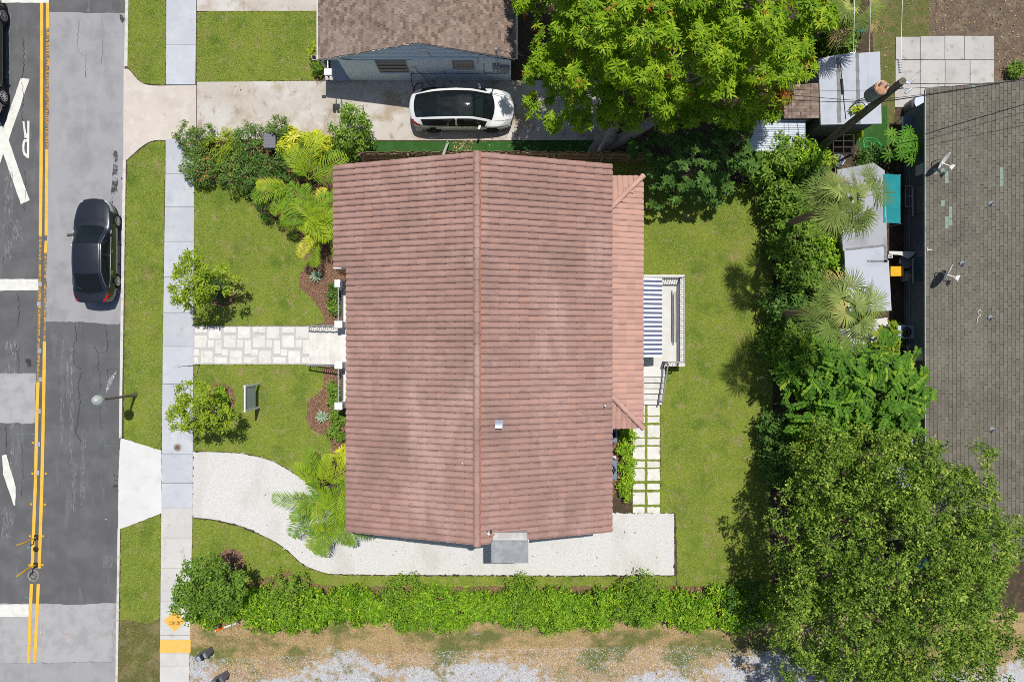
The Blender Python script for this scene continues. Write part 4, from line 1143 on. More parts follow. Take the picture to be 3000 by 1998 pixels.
for z_ in (0.55,):
    MB().tube([(19.77,eyb+.5,z_),(19.77,eyt-.5,z_)], 0.02, 6).build('conduit', m_bluepipe, eh)
def We(px, py):
    z = 3.2
    for _ in range(6):
        p = W(px, py, z); z = ee + (p.x-exl)*(er-ee)/(exm-exl) + 0.02
    return W(px, py, z)
for px, py in ((2903,597),(2820,772),(2902,931),(2906,1258)):
    p = We(px, py)
    q = MB().tube([(p.x,p.y,p.z-.03),(p.x,p.y,p.z+.32)], 0.045, 10, caps=False).build('vent_pipe', m_soffit, eroof)
    MB().lathe((p.x,p.y,p.z), [(0.13,0),(0.12,0.02),(0.06,0.05)], 10).build('pipe_boot', m_grey_metal, q)
p = We(2867, 925)
MB().tube(smooth_line([(p.x-.1,p.y-.3,p.z+.02),(p.x-.05,p.y-.1,p.z+.03),(p.x+.06,p.y+.02,p.z+.03),(p.x-.06,p.y+.12,p.z+.03),(p.x+.02,p.y+.26,p.z+.03),(p.x+.1,p.y+.2,p.z+.03)],5), 0.015, 6).build('loose_wire', m_soffit, eroof)
p = We(2724, 732)
q = MB()
q.box(p.x-.12,p.y-.02,p.z,p.x+.12,p.y+.02,p.z+.03); q.box(p.x-.13,p.y-.09,p.z,p.x-.10,p.y+.09,p.z+.03); q.box(p.x+.10,p.y-.09,p.z,p.x+.13,p.y+.09,p.z+.03)
q.build('antenna_bracket', m_soffit, eroof)
# satellite dishes
def dish(label, base, look, r=0.42):
    base = Vector(base); d = Vector(look).normalized()
    t = thing('satellite_dish', label, 'satellite dish', base, 'satellite dishes on the brown roof')
    MB().tube([base, base+Vector((0,0,0.45)), base+Vector((0,0,0.55))+d*0.08], 0.025, 8).build('mast', m_grey_metal, t)
    c0 = base + Vector((0,0,0.6)) + d*0.12
    prof = [(r*k/6, 0.10*(k/6)**2) for k in range(7)]
    prof = prof + [(r*k/6, 0.10*(k/6)**2-0.012) for k in range(6,-1,-1)]
    MB().lathe(c0, prof, 24, axis=d).build('reflector', m_soffit, t)
    e = c0 + d*0.62 - Vector((0,0,0.18))
    MB().bar(c0 - Vector((0,0,0.25)) + d*0.03, e, 0.035).build('feed_arm', m_soffit, t)
    x = d.cross(Vector((0,0,1))).normalized()
    for k in (-1, 0, 1):
        MB().lathe(e + x*0.075*k, [(0.03,0),(0.045,0.10)], 10, axis=-d).build('feed_horn', m_soffit, t)
    MB().bar(e-x*0.14, e+x*0.14, 0.05).build('feed_bracket', m_soffit, t)
    return t
p = We(2738, 475); dish('white satellite dish at the roof edge near the papaya plant', (p.x-0.1,p.y,p.z-0.05), (0.62,-0.55,0.45))
p = We(2740, 800); dish('white satellite dish casting a round black shadow on the brown roof', (p.x,p.y,p.z), (0.8,-0.42,0.45), 0.45)

# ------------------------------------------------------------------ sheds and low flat roofs between
m_flat = M('white_roof_coating', [(0.47,0.50,0.56), ((0.40,0.43,0.48), 1.2, 0.5, 0.68), ((0.30,0.29,0.28), 5, 0.66, 0.76)], 0.8)
m_flat_old = M('weathered_white_roof', [(0.38,0.39,0.42), ((0.28,0.28,0.30), 1.0, 0.48, 0.66), ((0.22,0.21,0.21), 3, 0.62, 0.76)], 0.85)
m_strip = M('grey_seam_tape', [(0.20,0.20,0.205), ((0.27,0.27,0.275), 6, 0.45, 0.62)], 0.9)
m_shedwall = M('shed_wall', [(0.25,0.24,0.23)], 0.9)
t = thing('flat_shed', 'flat white shed roof with two dark seams beside the utility pole', 'shed', W(2490,260,0))
zt = 2.4
pts = PW([(2398,172),(2462,160),(2578,152),(2583,363),(2405,366)], zt)
MB().prism(pts, zt-0.12, zt).build('roof', m_flat, t)
q = PW([(2412,180),(2570,162),(2574,355),(2416,357)], zt); MB().prism(q, -0.05, zt-0.12).build('wall', m_shedwall, t)
for xs in (((2450,170),(2462,168),(2464,360),(2453,361)), ((2506,157),(2516,156),(2521,363),(2510,364))):
    MB().sheet(ragged(PW(xs, zt), 0.15, 0.012), zt+0.004).build('seam_strip', m_strip, t)
t = thing('brown_shed', 'small brown shingled shed roof beside the white flat roof', 'shed', W(2350,300,0))
zt = 2.3
MB().prism(PW([(2292,252),(2400,244),(2400,346),(2300,347)], zt), zt-0.1, zt).build('roof', m_sh1, t)
MB().prism(PW([(2300,262),(2392,254),(2392,338),(2308,338)], zt), -0.05, zt-0.1).build('wall', m_shedwall, t)
s0 = W(2292, 346, zt)
for j in range(11):
    for i in range(9):
        p = W(2296+i*11.5+(j%2)*5, 248+j*9, zt)
        if p.x > W(2396,300,zt).x: continue
        MB().box(p.x, p.y-.14, zt+.002, p.x+.17, p.y, zt+.012).build('roof_shingle', m_sh1, t)
t = thing('corrugated_roof', 'small corrugated metal lean-to roof under the mango tree', 'shed', W(2270,400,0))
zt = 2.0
m_corr = M('corrugated_metal', [(0.55,0.60,0.66), ((0.45,0.5,0.56), 1.5, 0.5, 0.66), ((0.12,0.10,0.10), 4, 0.64, 0.74, (0.3,1,1))], 0.4, metal=0.5)
a = W(2188, 350, zt); c_ = W(2362, 444, zt)
b = MB(); n = 56; vs = []
for i in range(n+1):
    y = a.y + (c_.y-a.y)*i/n; dz = 0.022*math.sin(i*math.pi/2)
    vs += [(a.x, y, zt+dz), (c_.x, y, zt-0.08+dz)]
b.add(vs, [(2*i,2*i+1,2*i+3,2*i+2) for i in range(n)], 0, True); b.build('metal_sheet', m_corr, t)
for x_ in (a.x+.1, c_.x-.1):
    for y_ in (a.y-.1, c_.y+.1): MB().box(x_-.04,y_-.04,-.05,x_+.04,y_+.04,zt-.08).build('post', m_shedwall, t)
t = thing('flat_outbuilding', 'weathered white flat roof under the northern fan palm', 'shed', W(2520,600,0))
zt = 2.3
MB().prism(PW([(2452,498),(2560,478),(2592,500),(2600,735),(2470,735)], zt), zt-0.1, zt).build('roof', m_flat_old, t)
MB().prism(PW([(2460,505),(2560,486),(2585,505),(2592,728),(2478,728)], zt), -0.05, zt-0.1).build('wall', m_shedwall, t)
t = thing('flat_outbuilding', 'bright white flat roof panel under the southern fan palm', 'shed', W(2540,820,0))
zt = 2.35
MB().prism(PW([(2474,732),(2588,718),(2592,762),(2604,764),(2612,910),(2482,915)], zt), zt-0.1, zt).build('roof', m_flat, t)
MB().prism(PW([(2482,740),(2585,726),(2588,768),(2598,770),(2605,903),(2490,908)], zt), -0.05, zt-0.1).build('wall', m_shedwall, t)
MB().sheet(ragged(PW([(2478,728),(2592,716),(2598,724),(2600,768),(2590,768),(2589,722),(2478,736)], zt), 0.2, 0.01), zt+.004).build('seam_strip', m_strip, t)
MB().sheet(ragged(PW([(2540,762),(2600,764),(2600,770),(2540,768)], zt), 0.2, 0.01), zt+.004).build('seam_strip', m_strip, t)
t = thing('teal_awning', 'bright teal fabric awning beside the northern fan palm', 'awning', W(2615,580,0))
m_teal = M('teal_canvas', [(0.012,0.22,0.24), ((0.016,0.27,0.29), 2, 0.45, 0.65)], 0.8)
a = W(2588,510,2.3); c_ = W(2638,655,2.1); b = MB(); vs = []
for i in range(9):
    f = i/8; y = a.y+(c_.y-a.y)*f; vs += [(a.x,y,2.32),((a.x+c_.x)/2,y,2.24-0.05*math.sin(f*math.pi*3)**2),(c_.x,y,2.1)]
b.add(vs, [(3*i+k,3*i+k+1,3*i+k+4,3*i+k+3) for i in range(8) for k in range(2)], 0, True); b.build('canvas', m_teal, t)
for x_, y_ in ((a.x,a.y),(c_.x,a.y),(a.x,c_.y),(c_.x,c_.y)): MB().tube([(x_,y_,-.05),(x_,y_,2.1)], 0.025, 6).build('pole', m_grey_metal, t)
struct(sheet('patio', [(2440,955),(2600,930),(2605,1040),(2440,1042)], 0.01, m_apron_new))

# wooden fence along the north side of the tiled house
m_wood = M('fence_wood', [(0.21,0.14,0.085), ((0.30,0.22,0.14), 6, 0.45, 0.65, (1,1,0.2)), ((0.10,0.07,0.045), 3, 0.55, 0.72)], 0.9, rndv=0.35)
fence = thing('wooden_fence', 'tall brown board fence between the tiled house and the concrete driveway', 'fence', (0,9.0,0))
bme = MB().box(-0.066,-0.011,0,0.066,0.011,1.8).mesh('board', m_wood)
fl = lambda x: 9.03 + 0.06*math.sin((x+8)/14*math.pi)
x = -7.35
while x < 6.75:
    o = link_mesh('board', bme, fence, (x, fl(x)+rnd.gauss(0,.006)-9.0, rnd.uniform(-.05,0)))
    o.rotation_euler = (rnd.gauss(0,.012), rnd.gauss(0,.006), 0)
    x += 0.142
for z_ in (0.35, 1.0, 1.6):
    for k in range(6):
        xa = -7.35 + k*2.35
        MB().bar((xa,fl(xa)-.04,z_),(xa+2.3,fl(xa+2.3)-.04,z_),0.04,0.09).build('fence_rail', m_wood, fence)
for k in range(7):
    xa = -7.35 + k*2.35
    MB().box(xa-.045,fl(xa)-.15,-.05,xa+.045,fl(xa)-.06,1.75).build('fence_post', m_wood, fence)
t = thing('leaning_plank', 'grey plank leaning over the fence beside the green strip', 'plank', W(1312,420,0))
MB().bar(W(1312,419,0.1), W(1299,453,2.2), 0.12, 0.03).build('board', m_grey_stone, t)
MB().bar(W(1312,419,0.1)+Vector((0,0,-.1)), W(1312,419,0.1)+Vector((0,-.02,.3)), 0.05).build('foot', m_grey_stone, t)
# ------------------------------------------------------------------ vehicles
def pchip(xs, ys, x):
    xs = np.asarray(xs, float); ys = np.asarray(ys, float)
    h = np.diff(xs); d = np.diff(ys)/h
    m = np.zeros(len(xs)); m[0] = d[0]; m[-1] = d[-1]
    for i in range(1, len(xs)-1):
        if d[i-1]*d[i] > 0: m[i] = 2*d[i-1]*d[i]/(d[i-1]+d[i])
    x = np.clip(x, xs[0], xs[-1])
    i = np.clip(np.searchsorted(xs, x) - 1, 0, len(xs)-2)
    t = (x-xs[i])/h[i]
    return (2*t**3-3*t**2+1)*ys[i] + (t**3-2*t**2+t)*h[i]*m[i] + (-2*t**3+3*t**2)*ys[i+1] + (t**3-t**2)*h[i]*m[i+1]

m_tyre = M('tyre_rubber', [(0.018,0.018,0.02)], 0.8)
m_rim = M('alloy_rim', [(0.42,0.43,0.45)], 0.3, metal=0.7)
m_rim_dark = M('dark_alloy_rim', [(0.10,0.10,0.11)], 0.35, metal=0.6)
m_chrome = M('chrome_trim', [(0.72,0.73,0.75)], 0.18, metal=0.9)
m_black_trim = M('black_trim', [(0.015,0.015,0.017)], 0.5)
m_lampglass = M('headlamp', [(0.45,0.47,0.5)], 0.1, spec=0.7)
m_tail = M('tail_lamp', [(0.45,0.012,0.012)], 0.15, spec=0.6)
m_interior = M('cabin_trim', [(0.05,0.05,0.052)], 0.8)
m_seat = M('pale_seat', [(0.55,0.53,0.50)], 0.7)

def make_car(name, label, cat, P, paint, loc, heading, glass, roof_glass=False, rim=None, trim=None):
    """P: keys of length curves; car points along +x before it is turned. Body cut from one lofted skin into panels."""
    t = thing(name, label, cat, loc)
    L = P['len']; nst = 97
    X = np.linspace(-L/2, L/2, nst)
    f = lambda k: pchip([p[0] for p in P[k]], [p[1] for p in P[k]], X)
    hw, zb, ew, ez, ct, zs = f('hw'), f('zb'), f('ew'), f('ez'), f('ct'), f('zs')
    rows = []
    nW, nT = 5, 7
    for i in range(nst):
        r = [(hw[i]*0.90, zs[i]), (hw[i]*0.97, zs[i]+0.10), (hw[i]*0.995, zs[i]+0.22), (hw[i], zs[i]+0.36), (hw[i]*0.99, (zs[i]+0.36+zb[i])/2+0.05), (hw[i]*0.968, zb[i])]
        a = np.array(r[-1]); e = np.array((ew[i], ez[i]))
        for k in range(1, nW+1):
            s = k/nW; p = a + (e-a)*s; bul = 0.018*math.sin(math.pi*s)
            r.append((p[0]+bul, p[1]+bul*0.5))
        for k in range(1, nT+1):
            s = k/nT
            r.append((ew[i]*(1-s), ez[i] + (ct[i]-ez[i])*(1-(1-s)**2)))
        rows.append(r)
    nr = len(rows[0]); full = 2*nr-1
    V = []
    for i in range(nst):
        for y, z in rows[i]: V.append((X[i], y, z))
        for y, z in rows[i][-2::-1]: V.append((X[i], -y, z))
    V = np.array(V)
    # bow the nose, screens and tail in plan
    sm = lambda a, b_, x: np.clip((x-a)/(b_-a), 0, 1)**2*(3-2*np.clip((x-a)/(b_-a), 0, 1))
    bow = 1-np.clip(np.abs(V[:,1])/P['hwmax'], 0, 1)**2
    V[:,0] += P.get('bow_f', 0.24)*bow*sm(0.0, 1.2, V[:,0]) - P.get('bow_r', 0.18)*bow*sm(0.6, 1.8, -V[:,0])
    belt, rail = 5, 5+nW
    xw0, xw1 = P['ws']          # windscreen: base (front) and top
    xr0, xr1 = P['rw']          # rear screen: top and base (rear)
    xs0, xs1 = P['sw']          # side glass: rear and front ends
    pill = P['pillar']
    groups = {}
    for i in range(nst-1):
        xm = (X[i]+X[i+1])/2
        for j in range(full-1):
            jj = j if j < nr-1 else full-2-j           # mirrored row index
            side = 1 if j < nr-1 else -1
            y_m = abs((V[i*full+j][1]+V[i*full+j+1][1])/2); z_m = (V[i*full+j][2]+V[(i+1)*full+j+1][2])/2
            key = 'body'
            if jj < 4:
                for wx in P['wheels']:
                    if (xm-wx)**2 + (z_m-P['wr'])**2 < (P['wr']+0.05)**2: key = None
            if key and belt <= jj < rail and xs0 < xm < xs1 and jj >= belt and jj < rail-0:
                if all(abs(xm-p) > 0.05 for p in pill) and jj > belt-1 and jj < rail-(0 if False else 1)+1:
                    # keep the narrow ends as paint where the glass would be thinner than a hand
                    h = ez[i]-zb[i]
                    if h > 0.16: key = 'side_window%d' % (0 if xm > pill[len(pill)//2] else 1) + ('L' if side > 0 else 'R')
                    if jj == rail-1: key = 'body' if not P.get('tall_glass') else key
            if key and jj >= rail+ (1 if not roof_glass else 1):
                if xw1 < xm < xw0: key = 'windscreen'
                elif xr1 < xm < xr0: key = 'rear_window'
                elif xr0 <= xm <= xw1: key = 'roof'
                elif xm >= xw0: key = 'bonnet'
                else: key = 'boot_lid'
            elif key and jj >= rail and (xm >= xw0 or xm <= xr1): key = 'bonnet' if xm >= xw0 else 'boot_lid'
            if key == 'body' or key == 'bonnet' or key == 'boot_lid':
                if 'hl' in P and P['hl'][0] < xm < P['hl'][1] and P['hl'][2] < y_m < P['hl'][3] and P['hl'][4] < z_m < P['hl'][5]: key = 'headlight' + ('L' if side > 0 else 'R')
                if 'tl' in P and P['tl'][0] < xm < P['tl'][1] and P['tl'][2] < y_m < P['tl'][3] and P['tl'][4] < z_m < P['tl'][5]: key = 'tail_light' + ('L' if side > 0 else 'R')
            if key: groups.setdefault(key, []).append((i*full+j, (i+1)*full+j, (i+1)*full+j+1, i*full+j+1))
    groups['body'].append(tuple(range((nst-1)*full, nst*full))[::-1]); groups['body'].append(tuple(range(full)))
    ca, sa = math.cos(heading), math.sin(heading)
    def wv(p): return (loc[0]+p[0]*ca-p[1]*sa, loc[1]+p[0]*sa+p[1]*ca, loc[2]+p[2])
    def tv_(b): b.v = [wv(p) for p in b.v]; return b
    # one mesh with split panels: shared smooth normals come from the whole skin
    skin = bpy.data.meshes.new('skin'); skin.from_pydata([tuple(v) for v in V], [], [f_ for k in groups for f_ in groups[k]])
    vn = np.array([tuple(v.normal) for v in skin.vertices])
    for key, fs in groups.items():
        used = sorted(set(i for f_ in fs for i in f_)); mp = {u: k for k, u in enumerate(used)}
        b = MB(); b.v = [wv(V[u]) for u in used]
        b.f = [tuple(mp[i] for i in f_)[::-1] for f_ in fs]; b.m = [0]*len(fs); b.sm = [True]*len(fs)
        isg = key.startswith(('side', 'wind', 'rear')) or (roof_glass and key == 'roof')
        nm = 'side_window' if key.startswith('side') else key.rstrip('LR')
        o = b.build(nm, glass if isg else m_lampglass if nm == 'headlight' else m_tail if nm == 'tail_light' else paint, t)
        sgn = 1
        nn = [vn[u] for u in used]
        # face winding was flipped to point outward
        cen = V.mean(0)
        flip = 1 if np.mean([np.dot(vn[u], V[u]-np.array((V[u][0],0,0.5))) for u in used]) > 0 else -1
        nw = [Vector((flip*(n[0]*ca-n[1]*sa), flip*(n[0]*sa+n[1]*ca), flip*n[2])).normalized() for n in nn]
        if flip > 0:
            o.data.flip_normals()
        o.data.normals_split_custom_set_from_vertices(nw)
    bpy.data.meshes.remove(skin)
    # under-body, cabin floor and seats so that the glass shows something
    b = MB(); b.prism([(-L/2+.25,-P['hwmax']*.82),(L/2-.25,-P['hwmax']*.82),(L/2-.25,P['hwmax']*.82),(-L/2+.25,P['hwmax']*.82)], 0.22, 0.50); tv_(b).build('underbody', m_black_trim, t)
    b = MB(); b.box(xr1+.1,-.62,0.5,xw0-.2,.62,0.6); tv_(b).build('cabin_floor', m_interior, t)
    b = MB(); b.box(xw0-.62,-.66,0.6,xw0-.25,.66,0.86); tv_(b).build('dashboard', P.get('dash', m_interior), t)
    for sx in P['seats']:
        for sy in (-.36, .36):
            b = MB(); b.box(sx-.25,sy-.24,0.55,sx+.25,sy+.24,0.72); b.obox((sx-.30,sy,0.92),(0.06,0,0.02),(0,.23,0),(-.06,0,.26)); b.box(sx-.42,sy-.12,1.16,sx-.34,sy+.12,1.32)
            tv_(b).build('seat', P.get('seatmat', m_interior), t)
    # wheels
    for wx in P['wheels']:
        for sy in (1, -1):
            r = P['wr']; yy = sy*(P['hwmax']-0.12)
            b = MB(); prof = [(r*0.66,-.10),(r*0.92,-.115),(r,-.09),(r,.09),(r*0.92,.115),(r*0.66,.10)]
            b.lathe((wx,yy,r), prof, 28, axis=(0,1,0)); wh = tv_(b).build('wheel', m_tyre, t)
            b = MB(); b.lathe((wx,yy+sy*.075,r), [(r*0.66,0),(r*0.66,.035),(r*0.58,.04),(r*0.56,.0)], 28, axis=(0,sy,0))
            for k in range(P.get('spokes',10)):
                a = 2*math.pi*k/P.get('spokes',10)
                d = Vector((math.cos(a),0,math.sin(a)))
                b.bar(Vector((wx,yy+sy*.115,r))+d*r*0.08, Vector((wx,yy+sy*.115,r))+d*r*0.6, 0.038, 0.02, up=(0,1,0))
            b.lathe((wx,yy+sy*.10,r), [(r*0.16,0),(r*0.14,.03)], 14, axis=(0,sy,0))
            tv_(b).build('rim', rim or m_rim, wh)
            b = MB(); b.lathe((wx,yy+sy*.10,r), [(r*0.6,0),(r*0.6,.003)], 20, axis=(0,sy,0)); tv_(b).build('brake_disc', m_black_trim, wh)
            b = MB(); yo = sy*(P['hwmax']-.045); vs = []; n = 18
            for k in range(n+1):
                a = math.pi*(k/n)*1.10 - 0.05*math.pi
                for rr, dy in ((P['wr']+.045,0.0),(P['wr']+.095,0.012),(P['wr']+.095,-0.05)):
                    vs.append((wx+rr*math.cos(a), yo+sy*dy*0.8, r+rr*math.sin(a)))
            for k in range(n):
                for q in range(2): b.f.append((3*k+q,3*k+q+1,3*k+q+4,3*k+q+3)); b.m.append(0); b.sm.append(True)
            b.v = vs; tv_(b).build('wheel_arch', P.get('archmat', paint), t)
    # lamps, mirrors, handles, plates
    for sy in (1, -1):
        mx, mz = P['mirror']
        b = MB(); y0 = P['hwmax']*0.93
        b.add([(mx,sy*y0,mz),(mx-.10,sy*y0,mz),(mx-.04,sy*(y0+.20),mz+.05),(mx-.16,sy*(y0+.20),mz+.05),
               (mx+.02,sy*(y0+.02),mz+.05),(mx-.10,sy*(y0+.02),mz+.06),(mx-.02,sy*(y0+.22),mz+.13),(mx-.15,sy*(y0+.22),mz+.14)],
              [(0,1,3,2),(4,6,7,5),(0,2,6,4),(1,5,7,3),(2,3,7,6)], 0, False)
        bevel(tv_(b).build('wing_mirror', P.get('mirrormat', paint), t), 0.02, 2)
        for hx in P['handles']:
            b = MB(); b.box(hx-.10, sy*(P['hwmax']*0.99)-.012, P['hz'], hx+.10, sy*(P['hwmax']*0.99)+.016, P['hz']+.03)
            tv_(b).build('door_handle', P.get('handlemat', m_chrome), t)
        if trim:
            i0 = [i for i in range(nst) if xs0-0.05 <= X[i] <= xs1+0.05]
            b = MB(); b.tube([(X[i], sy*(hw[i]*0.968+.006), zb[i]+.004) for i in i0], 0.012, 6)
            tv_(b).build('window_trim', trim, t)
            b = MB(); b.tube([(X[i], sy*(ew[i]+.03), ez[i]-.01) for i in i0 if ez[i]-zb[i] > 0.1], 0.012, 6); tv_(b).build('window_trim', trim, t)
    if 'lines' in P:
        for pts in P['lines']:
            b = MB(); q = []
            for x, y in pts:
                i = int(np.clip(np.searchsorted(X, x), 1, nst-1)); s = (x-X[i-1])/(X[i]-X[i-1])
                zc = ct[i-1]+(ct[i]-ct[i-1])*s; e_ = ew[i-1]+(ew[i]-ew[i-1])*s; zz = ez[i-1]+(ez[i]-ez[i-1])*s
                u = 1-min(1,abs(y)/e_); bw = 1-min(1,abs(y)/P['hwmax'])**2
                xx = x + float(P.get('bow_f', 0.24)*bw*sm(0.0, 1.2, x) - P.get('bow_r', 0.18)*bw*sm(0.6, 1.8, -x))
                q.append((xx, y, zz+(zc-zz)*(1-(1-u)**2)+.004))
            b.tube(q, 0.011, 4); tv_(b).build('panel_gap', m_black_trim, t)
    return t

def paintmat(name, col, rough=0.25, metal=0.0, coat=1.0):
    m, nt, bs, out = newmat(name)
    bs.inputs['Base Color'].default_value = rgba(col); bs.inputs['Roughness'].default_value = rough
    bs.inputs['Metallic'].default_value = metal; bs.inputs['Coat Weight'].default_value = coat; bs.inputs['Coat Roughness'].default_value = 0.03
    return m
m_navy = paintmat('dark_grey_paint', (0.022,0.026,0.036), 0.3, 0.35)
m_whitecar = paintmat('white_paint', (0.78,0.79,0.80), 0.3)
m_blackcar = paintmat('black_paint', (0.012,0.013,0.016), 0.3)
m_carglass = glassmat('car_glass', (0.012,0.016,0.018), 0.02, 0.28)
m_carglass_dark = glassmat('car_glass_dark', (0.008,0.012,0.02), 0.02, 0.06)

m_dash = M('grey_green_dash', [(0.20,0.25,0.25)], 0.7)
sedan = dict(len=4.78, dash=m_dash, hwmax=0.97, wr=0.345, wheels=(1.58,-1.42), ws=(1.05,0.32), rw=(-1.12,-1.90), sw=(-1.75,1.0), pillar=(-0.18,), seats=(0.15,-0.85),
    hw=[(-2.42,0.62),(-2.32,0.76),(-2.0,0.90),(-1.3,0.965),(0.0,0.97),(1.3,0.96),(1.85,0.90),(2.2,0.78),(2.38,0.62),(2.44,0.46)],
    zs=[(-2.56,0.42),(-2.3,0.30),(-1.8,0.24),(1.8,0.22),(2.3,0.26),(2.56,0.40)],
    zb=[(-2.56,0.86),(-2.3,0.98),(-1.6,1.0),(0,0.95),(1.2,0.90),(2.0,0.80),(2.4,0.70),(2.56,0.60)],
    ew=[(-2.56,0.55),(-2.3,0.74),(-1.9,0.78),(-1.5,0.71),(-1.0,0.67),(0.0,0.69),(0.35,0.67),(1.0,0.77),(1.4,0.80),(2.1,0.72),(2.45,0.56),(2.56,0.38)],
    ez=[(-2.56,0.90),(-2.3,1.03),(-1.95,1.06),(-1.5,1.22),(-1.05,1.38),(-0.4,1.43),(0.25,1.41),(0.6,1.24),(1.05,1.0),(1.5,0.95),(2.1,0.84),(2.45,0.73),(2.56,0.62)],
    ct=[(-2.56,0.92),(-2.3,1.06),(-1.95,1.10),(-1.5,1.27),(-1.05,1.44),(-0.4,1.49),(0.25,1.47),(0.6,1.29),(1.05,1.04),(1.5,0.99),(2.1,0.88),(2.45,0.76),(2.56,0.64)],
    hl=(1.95,2.42,0.58,0.95,0.62,0.80), tl=(-2.5,-2.05,0.60,0.96,0.78,1.04),
    mirror=(0.85,0.98), handles=(0.0,-1.05), hz=0.86, spokes=10, mirrormat=m_black_trim,
    lines=[[(2.1,0.10),(1.7,0.14),(1.35,0.16)], [(2.1,-0.10),(1.7,-0.14),(1.35,-0.16)], [(2.1,0.48),(1.7,0.56),(1.35,0.60)], [(2.1,-0.48),(1.7,-0.56),(1.35,-0.60)], [(1.35,0.16),(1.36,0.4),(1.35,0.6)], [(1.35,-0.16),(1.36,-0.4),(1.35,-0.6)], [(-2.0,-0.7),(-1.98,0),(-2.0,0.7)]])
make_car('parked_car', 'dark grey saloon car parked at the kerb', 'car', sedan, m_navy, (-20.72, 4.42, ROADZ+0.012), math.radians(90), m_carglass, trim=m_chrome)
hatch = dict(len=4.50, bow_f=0.32, bow_r=0.30, hwmax=0.97, wr=0.36, wheels=(1.46,-1.42), ws=(1.30,0.45), rw=(-0.95,-2.02), sw=(-1.85,1.15), pillar=(-0.25,), seats=(0.30,-0.75), dash=m_seat, seatmat=m_seat, tall_glass=True,
    hw=[(-2.41,0.62),(-2.3,0.78),(-2.0,0.90),(-1.3,0.965),(0,0.96),(1.3,0.97),(1.9,0.92),(2.2,0.80),(2.36,0.62),(2.41,0.45)],
    zs=[(-2.41,0.45),(-2.2,0.32),(-1.8,0.24),(1.8,0.22),(2.2,0.25),(2.41,0.36)],
    zb=[(-2.41,0.90),(-2.1,1.04),(-1.5,1.06),(0,1.0),(1.2,0.93),(1.8,0.84),(2.2,0.72),(2.41,0.56)],
    ew=[(-2.41,0.52),(-2.15,0.62),(-1.9,0.66),(-1.5,0.70),(-1.0,0.73),(-0.2,0.74),(0.4,0.73),(1.0,0.73),(1.35,0.76),(1.8,0.72),(2.2,0.60),(2.41,0.40)],
    ez=[(-2.41,0.93),(-2.15,1.10),(-1.7,1.27),(-1.0,1.48),(-0.2,1.56),(0.4,1.52),(0.9,1.24),(1.35,0.98),(1.8,0.90),(2.2,0.76),(2.41,0.58)],
    ct=[(-2.41,0.95),(-2.15,1.14),(-1.7,1.33),(-1.0,1.55),(-0.2,1.62),(0.4,1.58),(0.9,1.31),(1.35,1.05),(1.8,0.96),(2.2,0.80),(2.41,0.60)],
    hl=(1.72,2.25,0.55,0.95,0.70,0.86), tl=(-2.36,-1.95,0.55,0.96,0.92,1.08),
    mirror=(0.95,1.03), handles=(0.05,-0.95), hz=0.90, spokes=8, handlemat=m_whitecar, mirrormat=m_whitecar,
    lines=[[(2.2,0.5),(1.9,0.62),(1.45,0.68)], [(2.2,-0.5),(1.9,-0.62),(1.45,-0.68)]])
make_car('white_car', 'white hatchback with a black glass roof on the concrete driveway', 'car', hatch, m_whitecar, (-2.48, 11.46, 0.012), 0.0, m_carglass, roof_glass=True, rim=m_rim_dark, trim=m_black_trim)
truck = dict(len=5.9, hwmax=0.99, wr=0.40, wheels=(2.0,-2.02), ws=(1.25,0.6), rw=(-1.3,-1.7), sw=(-1.4,1.15), pillar=(-0.2,), seats=(0.3,-0.6),
    hw=[(-2.95,0.86),(-2.7,0.96),(0,0.99),(2.3,0.98),(2.75,0.90),(2.95,0.76)], zs=[(-2.95,0.50),(-2.5,0.36),(2.4,0.34),(2.95,0.45)],
    zb=[(-2.95,1.15),(0,1.17),(1.4,1.15),(2.6,1.05),(2.95,0.90)], ew=[(-2.95,0.78),(-1.8,0.84),(-1.3,0.72),(0.5,0.72),(1.3,0.84),(2.6,0.80),(2.95,0.6)],
    ez=[(-2.95,1.18),(-1.8,1.20),(-1.3,1.75),(0.5,1.78),(1.3,1.20),(2.6,1.10),(2.95,0.92)], ct=[(-2.95,1.2),(-1.8,1.22),(-1.3,1.80),(0.5,1.83),(1.3,1.25),(2.6,1.14),(2.95,0.94)],
    mirror=(1.0,1.2), handles=(0.1,-0.9), hz=1.02, spokes=12)
make_car('black_truck', 'black pickup truck cut off by the left edge of the picture', 'truck', truck, m_blackcar, (-26.42, 14.25, ROADZ+0.012), math.radians(-90), m_carglass_dark)
# ------------------------------------------------------------------ vegetation
m_bark = M('bark', [(0.19,0.165,0.145), ((0.28,0.25,0.22), 6, 0.45, 0.65, (1,1,0.3)), ((0.09,0.075,0.06), 9, 0.55, 0.7)], 0.9, (25, 0.8, 0.03))
m_bark_pale = M('pale_bark', [(0.36,0.33,0.30), ((0.24,0.21,0.18), 7, 0.5, 0.68)], 0.9)
m_palm_trunk = M('palm_trunk', [(0.24,0.17,0.12), ((0.13,0.09,0.065), 8, 0.5, 0.65, (0.4,0.4,4)), ((0.33,0.24,0.17), 5, 0.56, 0.7)], 0.9, (30, 0.8, 0.02))

